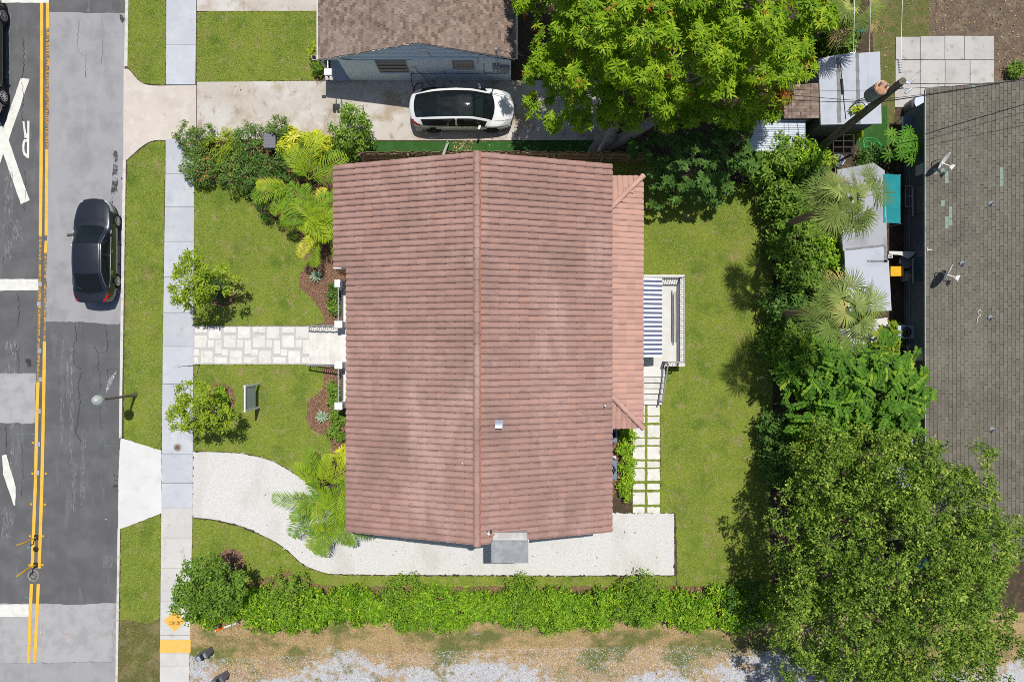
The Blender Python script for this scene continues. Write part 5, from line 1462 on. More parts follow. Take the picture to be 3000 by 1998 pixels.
# leaf shapes: x is along the leaf, z its normal
LEAF = (np.array([(0,0,0),(0.30,0.17,0.03),(0.30,-0.17,0.03),(0.72,0.14,0.01),(0.72,-0.14,0.01),(1.0,0,-0.06)]), np.array([(0,2,1,1),(1,2,4,3),(3,4,5,5)]))
DIAMOND = (np.array([(0,0,0),(0.5,0.30,0.05),(1.0,0,0),(0.5,-0.30,0.05)]), np.array([(0,3,2,1)]))
LANCE = (np.array([(0,0,0),(0.35,0.085,0.05),(0.35,-0.085,0.05),(0.72,0.07,0.0),(0.72,-0.07,0.0),(1.0,0,-0.12)]), np.array([(0,2,1,1),(1,2,4,3),(3,4,5,5)]))
def tris(fs):
    return np.array(fs)
LEAF3 = (LEAF[0], np.array([(0,2,1),(1,2,4),(1,4,3),(3,4,5)]))
LANCE3 = (LANCE[0], np.array([(0,2,1),(1,2,4),(1,4,3),(3,4,5)]))
DIA3 = (DIAMOND[0], np.array([(0,3,1),(1,3,2)]))

def unit(n, r, up=0.0):
    v = r.normal(size=(n, 3)); v /= np.linalg.norm(v, axis=1, keepdims=True)
    v[:, 2] += up
    return v/np.linalg.norm(v, axis=1, keepdims=True)

class Lumps:
    """cheap smooth noise on directions: a few random cosine bumps"""
    def __init__(s, r, n=14, f=3.0):
        s.k = r.normal(size=(n, 3))*f; s.p = r.uniform(0, 6.28, n)
    def __call__(s, d):
        return np.cos(d @ s.k.T + s.p).sum(1)/math.sqrt(len(s.p)*0.5)*0.5

def crown_sites(blobs, n, r, shell=0.72, lump=0.16, zmin=-0.35, f=3.0):
    """tips spread through the outer part of a union of lumpy ellipsoids: positions, outward directions"""
    a = np.array([b[1][0]*b[1][1] + b[1][2]*b[1][0] for b in blobs]); a = a/a.sum()
    P, D, T = [], [], []
    for (c, rad), w in zip(blobs, a):
        m = int(n*w*1.3); d = unit(m, r, 0.25); d = d[d[:, 2] > zmin]
        L = Lumps(r, f=f)
        rr = (1 + lump*L(d)) * np.where(r.random(len(d)) < 0.75, r.uniform(0.88, 1.0, len(d)), r.uniform(shell*0.7, 0.9, len(d)))
        p = np.array(c) + d*np.array(rad)*rr[:, None]
        o = d/np.array(rad); o /= np.linalg.norm(o, axis=1, keepdims=True)
        P.append(p); D.append(o); T.append(rr)
    P = np.concatenate(P); D = np.concatenate(D)
    # drop tips buried deep inside another lobe
    keep = np.ones(len(P), bool)
    for c, rad in blobs:
        q = (P-np.array(c))/np.array(rad); keep &= (q**2).sum(1) > (shell*0.72)**2
    P, D = P[keep], D[keep]
    i = r.permutation(len(P))[:n]
    return P[i], D[i]

def clump_sites(blobs, nc, per, rad, r, spacing=1.35, shell=0.75, lump=0.18, zmin=-0.35, f=4.0, inner=0.15, flat=0.75):
    """tips gathered in clumps that stand apart from each other, with a thin inner layer behind the gaps"""
    P, D = crown_sites(blobs, nc*8, r, shell, lump, zmin, f)
    keep = []
    for i in range(len(P)):
        if len(keep) >= nc: break
        if not keep or ((P[keep]-P[i])**2).sum(1).min() > (rad*spacing)**2: keep.append(i)
    C_, O_ = P[keep], D[keep]
    n = len(C_)*per
    d = unit(n, r, 0.35) + np.repeat(O_, per, 0)*0.8; d /= np.linalg.norm(d, axis=1, keepdims=True)
    R_ = np.repeat(rad*r.uniform(0.7, 1.25, len(C_)), per)*r.uniform(0.35, 1.0, n)**0.5
    S = np.repeat(C_, per, 0) + d*R_[:, None]*np.array([1, 1, flat])
    if inner:
        k = int(n*inner); b2 = [(c, tuple(np.array(q)*0.82)) for c, q in blobs]
        Pi, Di = crown_sites(b2, k, r, 0.7, 0.1, zmin, f); S = np.concatenate([S, Pi]); d = np.concatenate([d, Di])
    return S, d

def leaf_cloud(P, D, per, spread, size, leaf, r, up=0.6, tint=(0.5, 0.2), flat=0.6, sz_var=0.3):
    """per leaves round each tip"""
    N = len(P)*per
    base = np.repeat(P, per, 0); out = np.repeat(D, per, 0)
    off = r.normal(size=(N, 3))*spread; off[:, 2] *= flat
    pos = base + off
    nrm = r.normal(size=(N, 3))*0.55 + out*0.5 + np.array([0, 0, up])
    R = basis(nrm, r.uniform(0, 2*math.pi, N))
    ct = np.repeat(r.normal(tint[0], tint[1], len(P)), per)
    tt = np.clip(ct + r.normal(0, 0.13, N), 0, 1)
    return scatter(leaf[0], leaf[1], pos, R, size*(1 + r.normal(0, sz_var, N)).clip(0.4, 1.8), tt)

def rosettes(P, D, per, size, leaf, r, droop=0.35, tint=(0.5, 0.2), up=0.8, young=None):
    """whorls of leaves radiating from each tip"""
    N = len(P)*per
    axis = D*0.6 + np.array([0, 0, up]) + r.normal(size=D.shape)*0.22
    B = basis(axis, r.uniform(0, 6.28, len(P)))
    ang = np.tile(np.arange(per)*2*math.pi/per, len(P)) + r.normal(0, 0.22, N)
    el = r.uniform(-droop, 0.55, N)
    dl = np.stack([np.cos(ang)*np.cos(el), np.sin(ang)*np.cos(el), np.sin(el)], 1)
    Bn = np.repeat(B, per, 0)
    dw = np.einsum('nij,nj->ni', Bn, dl)
    # leaf frame: x along dw, z roughly the whorl axis
    ax = np.repeat(axis/np.linalg.norm(axis, axis=1, keepdims=True), per, 0)
    y = np.cross(ax, dw); y /= np.linalg.norm(y, axis=1, keepdims=True)+1e-9
    z = np.cross(dw, y)
    R = np.stack([dw, y, z], 2)
    ct = np.repeat(r.normal(tint[0], tint[1], len(P)), per)
    if young is not None: ct = np.where(np.repeat(r.random(len(P)) < young, per), 1.2, ct)
    tt = np.clip(ct + r.normal(0, 0.08, N), 0, 1.2)
    return scatter(leaf[0], leaf[1], np.repeat(P, per, 0), R, size*(1 + r.normal(0, 0.22, N)).clip(0.5, 1.6), tt)

def sprays(P, D, per, length, size, leaf, r, tint=(0.5, 0.16), up=0.5, wid=0.05):
    """twigs: leaves strung along a short shoot from each tip"""
    N = len(P)*per
    ax = D*0.8 + np.array([0, 0, up]) + r.normal(size=D.shape)*0.55; ax /= np.linalg.norm(ax, axis=1, keepdims=True)
    s_ = r.random(N); L = np.repeat(length*r.uniform(0.6, 1.3, len(P)), per); A = np.repeat(ax, per, 0)
    pos = np.repeat(P, per, 0) + A*(s_*L)[:, None] + r.normal(size=(N, 3))*wid*(1.15-s_)[:, None]*2
    pos[:, 2] -= 0.25*L*s_**2
    nrm = r.normal(size=(N, 3))*0.6 + np.array([0, 0, 0.8])
    ct = np.repeat(r.normal(tint[0], tint[1], len(P)), per)
    tt = np.clip(ct + r.normal(0, 0.12, N) + 0.18*(s_-0.5), 0, 1)
    return scatter(leaf[0], leaf[1], pos, basis(nrm, r.uniform(0, 6.28, N)), size*(1+r.normal(0, .28, N)).clip(.4, 1.8), tt)

def holes(P, r, f=1.0, cut=-0.35):
    return Lumps(r, 18, f)(P) > cut

def limb(b, a, c, r0, r1, r, n=5, wob=0.12, sides=7):
    a = Vector(a); c = Vector(c); L = (c-a).length; pts = []; rad = []
    for i in range(n+1):
        s = i/n; p = a.lerp(c, s)
        if 0 < i < n: p += Vector((r.normal()*wob*L*0.3, r.normal()*wob*L*0.3, math.sin(s*math.pi)*wob*L*0.5))
        pts.append(p); rad.append(r0 + (r1-r0)*s)
    b.tube(pts, rad, sides)

def tree(name, label, base, blobs, foliage, mat, r, trunk_r=0.2, fork=None, nlimb=8, bark=None, group=None, cat='tree'):
    t = thing(name, label, cat, base, group)
    b = MB(); base = Vector(base)
    c0 = Vector(blobs[0][0])
    fork = Vector(fork) if fork is not None else base.lerp(Vector((c0.x, c0.y, max(base.z+0.6, c0.z-blobs[0][1][2]*0.8))), 0.75)
    b.tube([base-Vector((0,0,.1)), base.lerp(fork, 0.5)+Vector((r.normal()*.03, r.normal()*.03, 0)), fork], [trunk_r*1.25, trunk_r, trunk_r*0.8], 10)
    for k in range(nlimb):
        c, rad = blobs[k % len(blobs)]
        d = unit(1, r, 0.5)[0]; e = np.array(c) + d*np.array(rad)*0.8
        limb(b, fork, e, trunk_r*0.55, trunk_r*0.08, r)
        for q in range(3):
            e2 = np.array(c) + unit(1, r, 0.4)[0]*np.array(rad)*0.92
            m = Vector(fork).lerp(Vector(e), 0.55)
            limb(b, m, e2, trunk_r*0.22, trunk_r*0.04, r, 4)
    b.build('trunk', bark or m_bark, t)
    v, f, tt = foliage
    np_mesh('crown', v, f, mat, t, tt)
    return t

G = lambda *s: list(s)
m_mango = leafmat('mango_leaves', [(0.0,(0.05,0.115,0.008)),(0.35,(0.145,0.28,0.012)),(0.7,(0.30,0.46,0.018)),(0.90,(0.47,0.58,0.035)),(1.0,(0.40,0.10,0.035))], 0.42, 0.38, 0.25, 0.25)
m_oak = leafmat('oak_leaves', [(0.0,(0.045,0.10,0.012)),(0.45,(0.14,0.245,0.028)),(0.8,(0.28,0.40,0.055)),(1.0,(0.44,0.53,0.10))], 0.5, 0.3)
m_hedge = leafmat('hedge_leaves', [(0.0,(0.055,0.14,0.010)),(0.45,(0.17,0.34,0.018)),(0.8,(0.35,0.54,0.035)),(1.0,(0.58,0.66,0.06))], 0.38, 0.3, 0.4, nscale=0.6)
m_hedge_fine = leafmat('fine_hedge_leaves', [(0.0,(0.07,0.16,0.014)),(0.5,(0.19,0.34,0.03)),(1.0,(0.34,0.48,0.06))], 0.5, 0.3)
m_dark = leafmat('dark_leaves', [(0.0,(0.039,0.093,0.019)),(0.5,(0.093,0.194,0.034)),(1.0,(0.171,0.295,0.062))], 0.42, 0.25)
m_green = leafmat('mid_green_leaves', [(0.0,(0.062,0.132,0.019)),(0.5,(0.155,0.279,0.034)),(1.0,(0.295,0.449,0.062))], 0.42, 0.3)
m_lime = leafmat('lime_leaves', [(0.0,(0.124,0.202,0.019)),(0.5,(0.310,0.419,0.031)),(1.0,(0.512,0.542,0.046))], 0.45, 0.35)
m_feather = leafmat('feathery_leaves', [(0.0,(0.035,0.10,0.010)),(0.5,(0.09,0.215,0.018)),(0.85,(0.18,0.34,0.026)),(1.0,(0.38,0.45,0.045))], 0.45, 0.3)
m_ixora = leafmat('ixora_leaves', [(0.0,(0.054,0.116,0.023)),(0.5,(0.155,0.264,0.054)),(0.9,(0.310,0.419,0.093)),(1.0,(0.744,0.248,0.139))], 0.42, 0.25)
m_croton = leafmat('dracaena_leaves', [(0.0,(0.186,0.279,0.023)),(0.5,(0.496,0.558,0.031)),(0.8,(0.775,0.713,0.054)),(1.0,(0.800,0.775,0.155))], 0.4, 0.3)
m_areca = leafmat('areca_fronds', [(0.0,(0.05,0.14,0.012)),(0.4,(0.14,0.28,0.016)),(0.75,(0.34,0.46,0.022)),(1.0,(0.72,0.60,0.07))], 0.4, 0.3)
m_sabal = leafmat('fan_palm_fronds', [(0.0,(0.085,0.14,0.028)),(0.5,(0.22,0.29,0.065)),(0.85,(0.42,0.49,0.13)),(1.0,(0.55,0.38,0.16))], 0.45, 0.2)
m_agave = leafmat('agave_leaves', [(0.0,(0.202,0.310,0.202)),(0.5,(0.372,0.496,0.341)),(1.0,(0.558,0.651,0.465))], 0.5, 0.1)
m_papaya = leafmat('papaya_leaves', [(0.0,(0.045,0.15,0.015)),(0.5,(0.10,0.27,0.022)),(1.0,(0.24,0.44,0.04))], 0.42, 0.3)

# ---- the big mango tree
r = np.random.default_rng(21)
mb_ = [((5.0,14.9,8.0),(3.9,4.7,2.4)), ((8.6,14.8,8.3),(4.0,4.8,2.4)), ((6.6,19.0,7.6),(6.6,4.0,2.6)), ((2.05,14.4,6.4),(1.6,2.9,2.0)), ((10.4,13.4,7.0),(1.8,3.0,2.0)), ((6.6,11.6,7.0),(4.0,1.7,1.7)), ((3.0,11.4,4.4),(1.9,1.3,1.5)), ((6.4,10.7,3.9),(2.4,1.1,1.3)), ((9.3,10.9,4.0),(2.2,1.2,1.4)), ((11.0,11.6,5.2),(1.5,1.6,1.5)), ((2.6,10.5,4.0),(1.3,0.9,1.0))]
Pm, Dm = clump_sites(mb_, 330, 30, 0.62, r, 1.25, 0.75, 0.2, -0.45, 6.0, 0.22)
flush = (Lumps(np.random.default_rng(5), 18, 1.1)(Pm) > 0.70) & ((Pm[:, 0] > 9.5) | (Pm[:, 2] < 5.0))
fol = join_np([rosettes(Pm[~flush], Dm[~flush], 10, 0.235, (LANCE3[0]*np.array([1,1.25,1]), LANCE3[1]), r, 0.45, (0.55, 0.15)), rosettes(Pm[flush], Dm[flush], 10, 0.22, LANCE3, r, 0.6, (1.02, 0.05))])
t = thing('mango_tree', 'huge bright green mango tree spreading over the driveway end and sheds', 'tree', (4.45, 9.62, 0))
b = MB()
b.tube([(4.25,9.45,-.1),(4.4,9.7,0.5),(4.75,9.9,1.5),(4.7,10.3,2.4),(4.95,10.9,3.6),(5.3,12.4,4.8)], [0.50,0.40,0.34,0.28,0.24,0.18], 12)
b.tube([(4.45,9.6,0.3),(5.2,9.75,1.2),(6.0,10.0,2.2),(7.2,10.5,3.4),(8.0,10.95,4.6),(8.6,11.5,5.6),(9.6,11.9,6.2)], [0.36,0.30,0.26,0.24,0.20,0.16,0.10], 10)
b.tube([(9.0,11.65,5.9),(9.9,12.0,6.5),(10.9,12.3,6.9)], [0.12,0.09,0.05], 8)
b.tube([(4.75,9.95,1.6),(4.25,10.0,2.2),(4.0,10.1,2.9)], [0.14,0.11,0.06], 8)
for k in range(20):
    c, rad = mb_[k % len(mb_)]; e = np.array(c) + unit(1, r, -0.1)[0]*np.array(rad)*0.6
    limb(b, ((5.3,12.4,4.8),(8.6,11.5,5.6))[k % 2], e, 0.09, 0.02, r, 6)
b.build('trunk', m_bark_pale, t)
np_mesh('crown', fol[0], fol[1], m_mango, t, fol[2])

# ---- small-leaved oak in the south-east corner
r = np.random.default_rng(22)
ob = [((16.4,-9.4,5.4),(4.1,4.4,2.8)), ((14.4,-7.8,5.0),(2.5,3.0,2.0)), ((17.7,-8.6,5.0),(2.4,3.0,2.4)), ((14.5,-12.2,5.0),(2.7,3.2,2.0)), ((17.8,-12.6,4.9),(3.1,3.4,2.3)), ((15.7,-6.0,4.3),(2.3,1.8,1.9)), ((19.2,-11.2,4.4),(1.5,2.2,1.9)), ((13.7,-9.9,4.6),(1.5,2.2,1.6)), ((13.9,-5.3,3.9),(1.1,1.0,1.1)), ((13.1,-12.9,4.2),(1.2,1.3,1.0)), ((16.0,-16.0,4.2),(2.4,1.4,1.6))]
Po, Do = clump_sites(ob, 360, 26, 0.50, r, 1.5, 0.72, 0.34, -0.35, 7.0, 0.07, 0.8)
fol = sprays(Po, Do, 14, 0.46, 0.108, DIA3, r, (0.5, 0.22), 0.4, 0.045)
tree('oak_tree', 'broad olive green tree with tiny leaves filling the south east corner', (15.5,-9.6,0), ob, fol, m_oak, r, 0.30, (15.6,-9.5,2.3), 12, m_bark)

# ---- feathery bright green tree between the palm and the oak
r = np.random.default_rng(23)
fb = [((14.9,-1.9,3.1),(1.6,1.6,1.1)), ((16.6,-2.3,3.3),(1.7,1.7,1.2)), ((14.0,-1.7,2.8),(1.0,1.2,0.9)), ((17.6,-2.8,3.2),(1.0,1.3,0.9)), ((15.4,-3.2,3.0),(1.9,0.9,0.9))]
Pf, Df = clump_sites(fb, 60, 9, 0.55, r, 1.15, 0.75, 0.2, -0.35, 4.0, 0.2)
parts = []
for p, d in zip(Pf, Df):     # each a compound leaf: a stalk with broad leaflets in pairs
    az = r.uniform(0, 6.28); dr = np.array([math.cos(az), math.sin(az), r.uniform(-0.45, 0.45)]); side = np.array([-dr[1], dr[0], 0])
    n = 11; s = np.linspace(0.1, 1, n); Ln = r.uniform(0.45, 0.8)
    cen = p + np.outer(s*Ln, dr); cen[:, 2] -= 0.18*s**2
    for sg in (-1, 1):
        dd = side*sg + dr*0.55 + r.normal(0, 0.12, (n, 3)); dd /= np.linalg.norm(dd, axis=1, keepdims=True)
        nz = np.array([0, 0, 1.0]) + r.normal(0, 0.22, (n, 3)); y = np.cross(nz, dd); y /= np.linalg.norm(y, axis=1, keepdims=True); z = np.cross(dd, y)
        parts.append(scatter(LEAF3[0]*np.array([1,1.15,1]), LEAF3[1], cen, np.stack([dd, y, z], 2), r.uniform(0.15, 0.24, n), np.clip(r.normal(0.52, 0.2) + r.normal(0, .07, n), 0, 1)))
fol = join_np(parts)
tree('feathery_tree', 'bright green tree with big feathery leaves beside the long brown roof', (15.2,-2.2,0), fb, fol, m_feather, r, 0.13, (15.2,-2.3,1.9), 10)

# ---- fan palms
def fan_palm(label, base, crown, nfr, r, rad=0.95, group='fan palms by the flat roofs', dead=2):
    t = thing('fan_palm', label, 'palm', base, group)
    b = MB(); base = Vector(base); crown = Vector(crown); pts = []; rd = []
    n = 14
    for i in range(n+1):
        s = i/n; p = base.lerp(crown, s); pts.append(p); rd.append((0.19 if i < 1 else 0.155) + (0.012 if i % 2 else 0))
    b.tube(pts, rd, 10); b.build('trunk', m_palm_trunk, t)
    for k in range(nfr):
        az = k*2.39996 + r.normal(0, 0.35); el = math.radians(np.interp(k, [0, nfr*0.35, nfr], [68, 26, -22]) + r.normal(0, 11))
        dirv = np.array([math.cos(az)*math.cos(el), math.sin(az)*math.cos(el), math.sin(el)])
        L = r.uniform(0.65, 1.15)*np.interp(k, [0, nfr*0.4], [0.35, 1.0]); tip = np.array(crown) + dirv*L; tip[2] -= 0.12*L
        sb = MB(); sb.tube([crown, Vector(np.array(crown)+dirv*L*0.5+np.array([0,0,0.05])), tip], [0.022, 0.016, 0.011], 5)
        # blades of the fan
        side = np.cross(dirv, [0, 0, 1.0]); side /= np.linalg.norm(side); nrm = np.cross(side, dirv)
        roll = r.normal(0, 0.45); side, nrm = side*math.cos(roll) + nrm*math.sin(roll), nrm*math.cos(roll) - side*math.sin(roll)
        dirv = np.array([math.cos(az), math.sin(az), r.uniform(-0.55, 0.30) - 0.25*(k/nfr)]); dirv /= np.linalg.norm(dirv); side = side - dirv*side.dot(dirv); side /= np.linalg.norm(side); nrm = np.cross(side, dirv)
        nb = 25; V, F, T = [], [], []
        tb = 1.05 if (k >= nfr-dead) else np.clip(r.normal(0.48, 0.2), 0.05, 0.88)
        for q in range(nb):
            a = np.interp(q, [0, nb-1], [-1.95, 1.95]) + r.normal(0, 0.03)
            d = dirv*math.cos(a) + side*math.sin(a) + nrm*0.12*abs(math.sin(a))
            w = side*math.cos(a) - dirv*math.sin(a)
            Lb = rad*np.interp(k, [0, nfr*0.4], [0.72, 1.0])*(0.75+0.25*math.cos(a*0.7))*r.uniform(0.88, 1.08)
            g_ = np.array([0, 0, -1.0])
            p0 = tip; p1 = tip + d*Lb*0.45 + g_*0.02; p2 = tip + d*Lb*0.78 + g_*(0.10+0.05*r.random()); p3 = tip + d*Lb*0.95 + g_*(0.26+0.16*r.random())
            o = len(V)
            V += [p0, p1 - w*0.024, p1 + w*0.024, p2 - w*0.013, p2 + w*0.013, p3]
            F += [(o, o+1, o+2), (o+1, o+3, o+4), (o+1, o+4, o+2), (o+3, o+5, o+4)]
            T += [tb + r.normal(0, 0.06)]*6
        fr = np_mesh('frond', np.array(V), np.array(F), m_sabal, t, np.clip(T, 0, 1))
        sb.build('frond_stalk', m_sabal_stalk, fr)
    return t
m_sabal_stalk = M('palm_stalk', [(0.24,0.27,0.08)], 0.6)
r = np.random.default_rng(24)
fan_palm('northern fan palm with a ringed trunk leaning over the weathered flat roof', (13.25,5.65,0), (13.0,5.42,8.2), 20, r, 0.95, dead=1)
fan_palm('southern fan palm above the bright white flat roof panel', (13.1,1.35,0), (12.9,1.22,8.2), 20, r, 0.95, dead=1)
fan_palm('yellowing fan palm at the top edge beside the mango tree', (14.4,14.6,0), (14.6,14.55,5.0), 20, r, 0.9, dead=8)

# ---- feather palms by the house
def areca(label, base, r, nfr=16, L=1.9, clump=0.35, z0=0.9, group='feather palms against the house', lean=(0,0), tone=0.5):
    t = thing('feather_palm', label, 'palm', base, group)
    stems = []
    for k in range(5):
        a = k*1.256 + r.random()
        p = Vector(base) + Vector((math.cos(a)*clump, math.sin(a)*clump, 0))
        q = p + Vector((math.cos(a)*clump*0.6 + lean[0], math.sin(a)*clump*0.6 + lean[1], z0*r.uniform(0.8, 1.3)))
        MB().tube([p, p.lerp(q, 0.5), q], [0.05, 0.045, 0.035], 8).build('stem', m_sabal_stalk, t); stems.append(q)
    for k in range(nfr):
        q = stems[k % 5]; az = k*2.39996 + r.normal(0, 0.15); el = r.uniform(0.5, 1.15)
        Lf = L*r.uniform(0.8, 1.12); d = Vector((math.cos(az), math.sin(az), 0))
        n = 26; C_ = []; Tn = []
        x = 0.0; z = 0.0; ang = el
        for i in range(n+1):
            C_.append(q + d*x + Vector((0, 0, z))); Tn.append(d*math.cos(ang) + Vector((0, 0, math.sin(ang))))
            x += math.cos(ang)*Lf/n; z += math.sin(ang)*Lf/n; ang -= (el+0.75)/n*(0.5+1.0*i/n)
        sd = Vector((-d.y, d.x, 0))
        tb = float(np.clip(r.normal(tone, 0.12), 0.05, 0.95)); V, F, T = [], [], []
        for i in range(4, n+1):
            for sg in (-1, 1):
                s = i/n; ln = 0.62*math.sin(math.pi*min(1, 0.16+s*0.88))**0.6*r.uniform(0.85, 1.1)*Lf/1.9
                dv = (sd*sg*0.85 + Tn[i]*r.uniform(0.72, 0.88) + Vector((0, 0, r.uniform(0.10, 0.30)))).normalized(); w = dv.cross(Vector((0,0,1))).normalized()*0.022
                p0 = C_[i]; p1 = p0 + dv*ln*0.5; p2 = p0 + dv*ln*0.95 - Vector((0, 0, 0.12*ln+0.10*ln*r.random()))
                o = len(V); V += [p0-w*0.5, p0+w*0.5, p1-w, p1+w, p2]; F += [(o, o+1, o+3), (o, o+3, o+2), (o+2, o+3, o+4)]
                T += [tb + r.normal(0, 0.04)]*4 + [tb+0.14]
        fr = np_mesh('frond', np.array(V), np.array(F), m_areca, t, np.clip(T, 0, 1))
        MB().tube(C_[::3], [0.018*(1-0.8*i/(len(C_[::3])-1)) for i in range(len(C_[::3]))], 5).build('frond_stalk', m_rib, fr)
    return t
m_rib = M('frond_rib', [(0.42,0.42,0.06)], 0.5)
r = np.random.default_rng(25)
areca('large feather palm at the north west corner of the tiled house', W(922,600,0), r, 22, 2.35, 0.6, 1.35, tone=0.5)
areca('yellowish feather palm beside the notch in the front eave', W(975,690,0), r, 12, 1.9, 0.3, 1.1, tone=0.66)
areca('feather palm at the south west corner above the white gravel drive', W(985,1430,0), r, 19, 2.2, 0.4, 1.1, tone=0.5)
areca('feather palm leaning over the curve of the white gravel drive', W(1000,1510,0), r, 11, 2.0, 0.3, 0.9, tone=0.5)

# ---- shrubs
def shrub(label, px, py, rx, ry, h, mat, r, n=170, per=14, size=0.085, leaf=LEAF3, spread=0.07, style='leaf', tint=(0.5, 0.16), name='shrub', group=None, lump=0.2, zb=0.12, stems=5, cat='shrub', flowers=None):
    c = W(px, py, 0); sx, sy = rx/K, ry/K
    blobs = [((c.x, c.y, h*0.5), (sx, sy, h*0.52))]
    for k in range(3):
        a = r.uniform(0, 6.28); blobs.append(((c.x+math.cos(a)*sx*0.45, c.y+math.sin(a)*sy*0.45, h*r.uniform(0.45, 0.62)), (sx*0.6, sy*0.6, h*0.42)))
    cr = 0.34*(sx*sy*h)**(1/3)*0.9
    P, D = clump_sites(blobs, max(7, n//13), 12, cr, r, 1.25, 0.75, lump, -0.4, 3.0, 0.25) if style != 'rosette' else crown_sites(blobs, n, r, 0.7, lump, -0.4)
    P[:, 2] = np.maximum(P[:, 2], zb)
    fol = rosettes(P, D, per, size, leaf, r, 0.3, tint) if style == 'rosette' else leaf_cloud(P, D, max(4, int(per*0.65)), spread, size*1.35, leaf, r, 0.6, tint, 0.7)
    t = thing(name, label, cat, (c.x, c.y, 0), group)
    b = MB()
    for k in range(stems):
        a = k*2*math.pi/stems; limb(b, (c.x+math.cos(a)*.05, c.y+math.sin(a)*.05, -.03), (c.x+math.cos(a)*sx*.5, c.y+math.sin(a)*sy*.5, h*0.7), 0.025, 0.008, r, 4, sides=5)
    b.build('stems', m_bark, t)
    np_mesh('foliage', fol[0], fol[1], mat, t, fol[2])
    if flowers:
        nf, fm = flowers
        i = r.permutation(len(P))[:nf]
        v, f, tt = leaf_cloud(P[i] + D[i]*0.06, D[i], 9, 0.03, 0.06, DIA3, r, 1.0, (0.5, 0.1))
        np_mesh('flowers', v, f, fm, t, tt)['kind'] = 'stuff'
    return t
m_flower = M('coral_flowers', [(0.62,0.16,0.09)], 0.6)
r = np.random.default_rng(26)
gB = 'mixed shrubs along the front driveway edge'
shrub('green shrub at the sidewalk corner of the driveway border', 590,422,48,46,1.0,m_ixora,r,230,14,0.085,group=gB)
shrub('dense shrub with a few coral flowers beside the sidewalk', 612,492,54,50,1.1,m_ixora,r,260,14,0.08,group=gB,flowers=(10,m_flower))
shrub('lime yellow shrub in the middle of the front border', 668,448,46,56,1.0,m_lime,r,220,12,0.085,group=gB)
shrub('coral flowered shrub behind the lawn corner', 712,505,56,54,1.15,m_ixora,r,240,14,0.08,group=gB,flowers=(14,m_flower))
shrub('blue green shrub below the grey bin', 738,436,44,54,1.2,m_ixora,r,220,14,0.085,group=gB,tint=(0.4,0.12))
shrub('dark green shrub under the large feather palm', 775,530,60,62,1.2,m_dark,r,240,12,0.10,group=gB)
shrub('coral flowered shrub between the dark shrub and the palm', 812,572,52,58,1.1,m_dark,r,220,12,0.09,group=gB,flowers=(9,m_flower))
shrub('small grey green shrub beside the grey bin', 832,390,26,24,1.2,m_ixora,r,140,12,0.08,group=gB,tint=(0.4,0.12))
shrub('dark shrub behind the yellow spiky plants', 875,490,70,54,0.9,m_dark,r,240,12,0.10,group=gB)
shrub('glossy green shrub at the house end of the driveway border', 1045,398,44,52,1.9,m_green,r,330,14,0.10,group=gB,tint=(0.62,0.16))
shrub('low green shrub under the driveway border at the fence end', 1000,455,46,26,0.8,m_green,r,160,12,0.1,group=gB)
gY = 'yellow striped spiky plants'
for lab, px, py in (('yellow striped spiky plant nearer the grey bin', 858,428), ('yellow striped spiky plant nearer the house', 938,428)):
    shrub(lab, px, py, 38, 36, 0.9, m_croton, r, 46, 22, 0.30, LANCE3, 0.05, 'rosette', (0.5,0.16), 'spiky_plant', gY, cat='plant')
gF = 'low shrubs against the porch'
for i, (px, py, rx, ry, lab) in enumerate(((985,900,14,16,'small variegated shrub beside the northern porch railing'), (978,860,14,20,'dark low shrub in the shade north of the porch'), (984,1138,10,16,'small green shrub by the southern porch railing'), (984,1172,10,16,'small green shrub touching the third porch pillar'), (990,1222,16,20,'green shrub below the agave by the house wall'), (990,1262,20,22,'round green shrub at the end of the mulch bed'))):
    shrub(lab, px, py, rx, ry, 0.55, m_green if i != 1 else m_dark, r, 60, 12, 0.09, group=gF, tint=(0.6,0.15))
shrub('yellow leaved bromeliad clump at the front eave', 1005,1340,22,26,0.7,m_croton,r,20,18,0.32,LANCE3,0.05,'rosette',(0.6,0.15),'spiky_plant',gY,cat='plant')
gE = 'shrubs beside the stepping stones'
for i, (py, lab) in enumerate(((1268,'bright shrub nearest the lean-to roof beside the stepping stones'), (1310,'second bright shrub along the stepping stones'), (1352,'third bright shrub along the stepping stones'), (1392,'fourth bright shrub along the stepping stones'), (1430,'last bright shrub along the stepping stones'))):
    shrub(lab, 1832-(i%2)*4, py, 17, 24, 0.75, m_hedge, r, 90, 12, 0.09, group=gE, tint=(0.62,0.15))
shrub('yellow green shrub at the porch corner of the grey house', 937,165,18,26,0.9,m_lime,r,110,12,0.09,tint=(0.6,0.15))
shrub('dark shrub at the foot of the grey house porch post', 943,212,16,22,0.6,m_green,r,90,12,0.08)
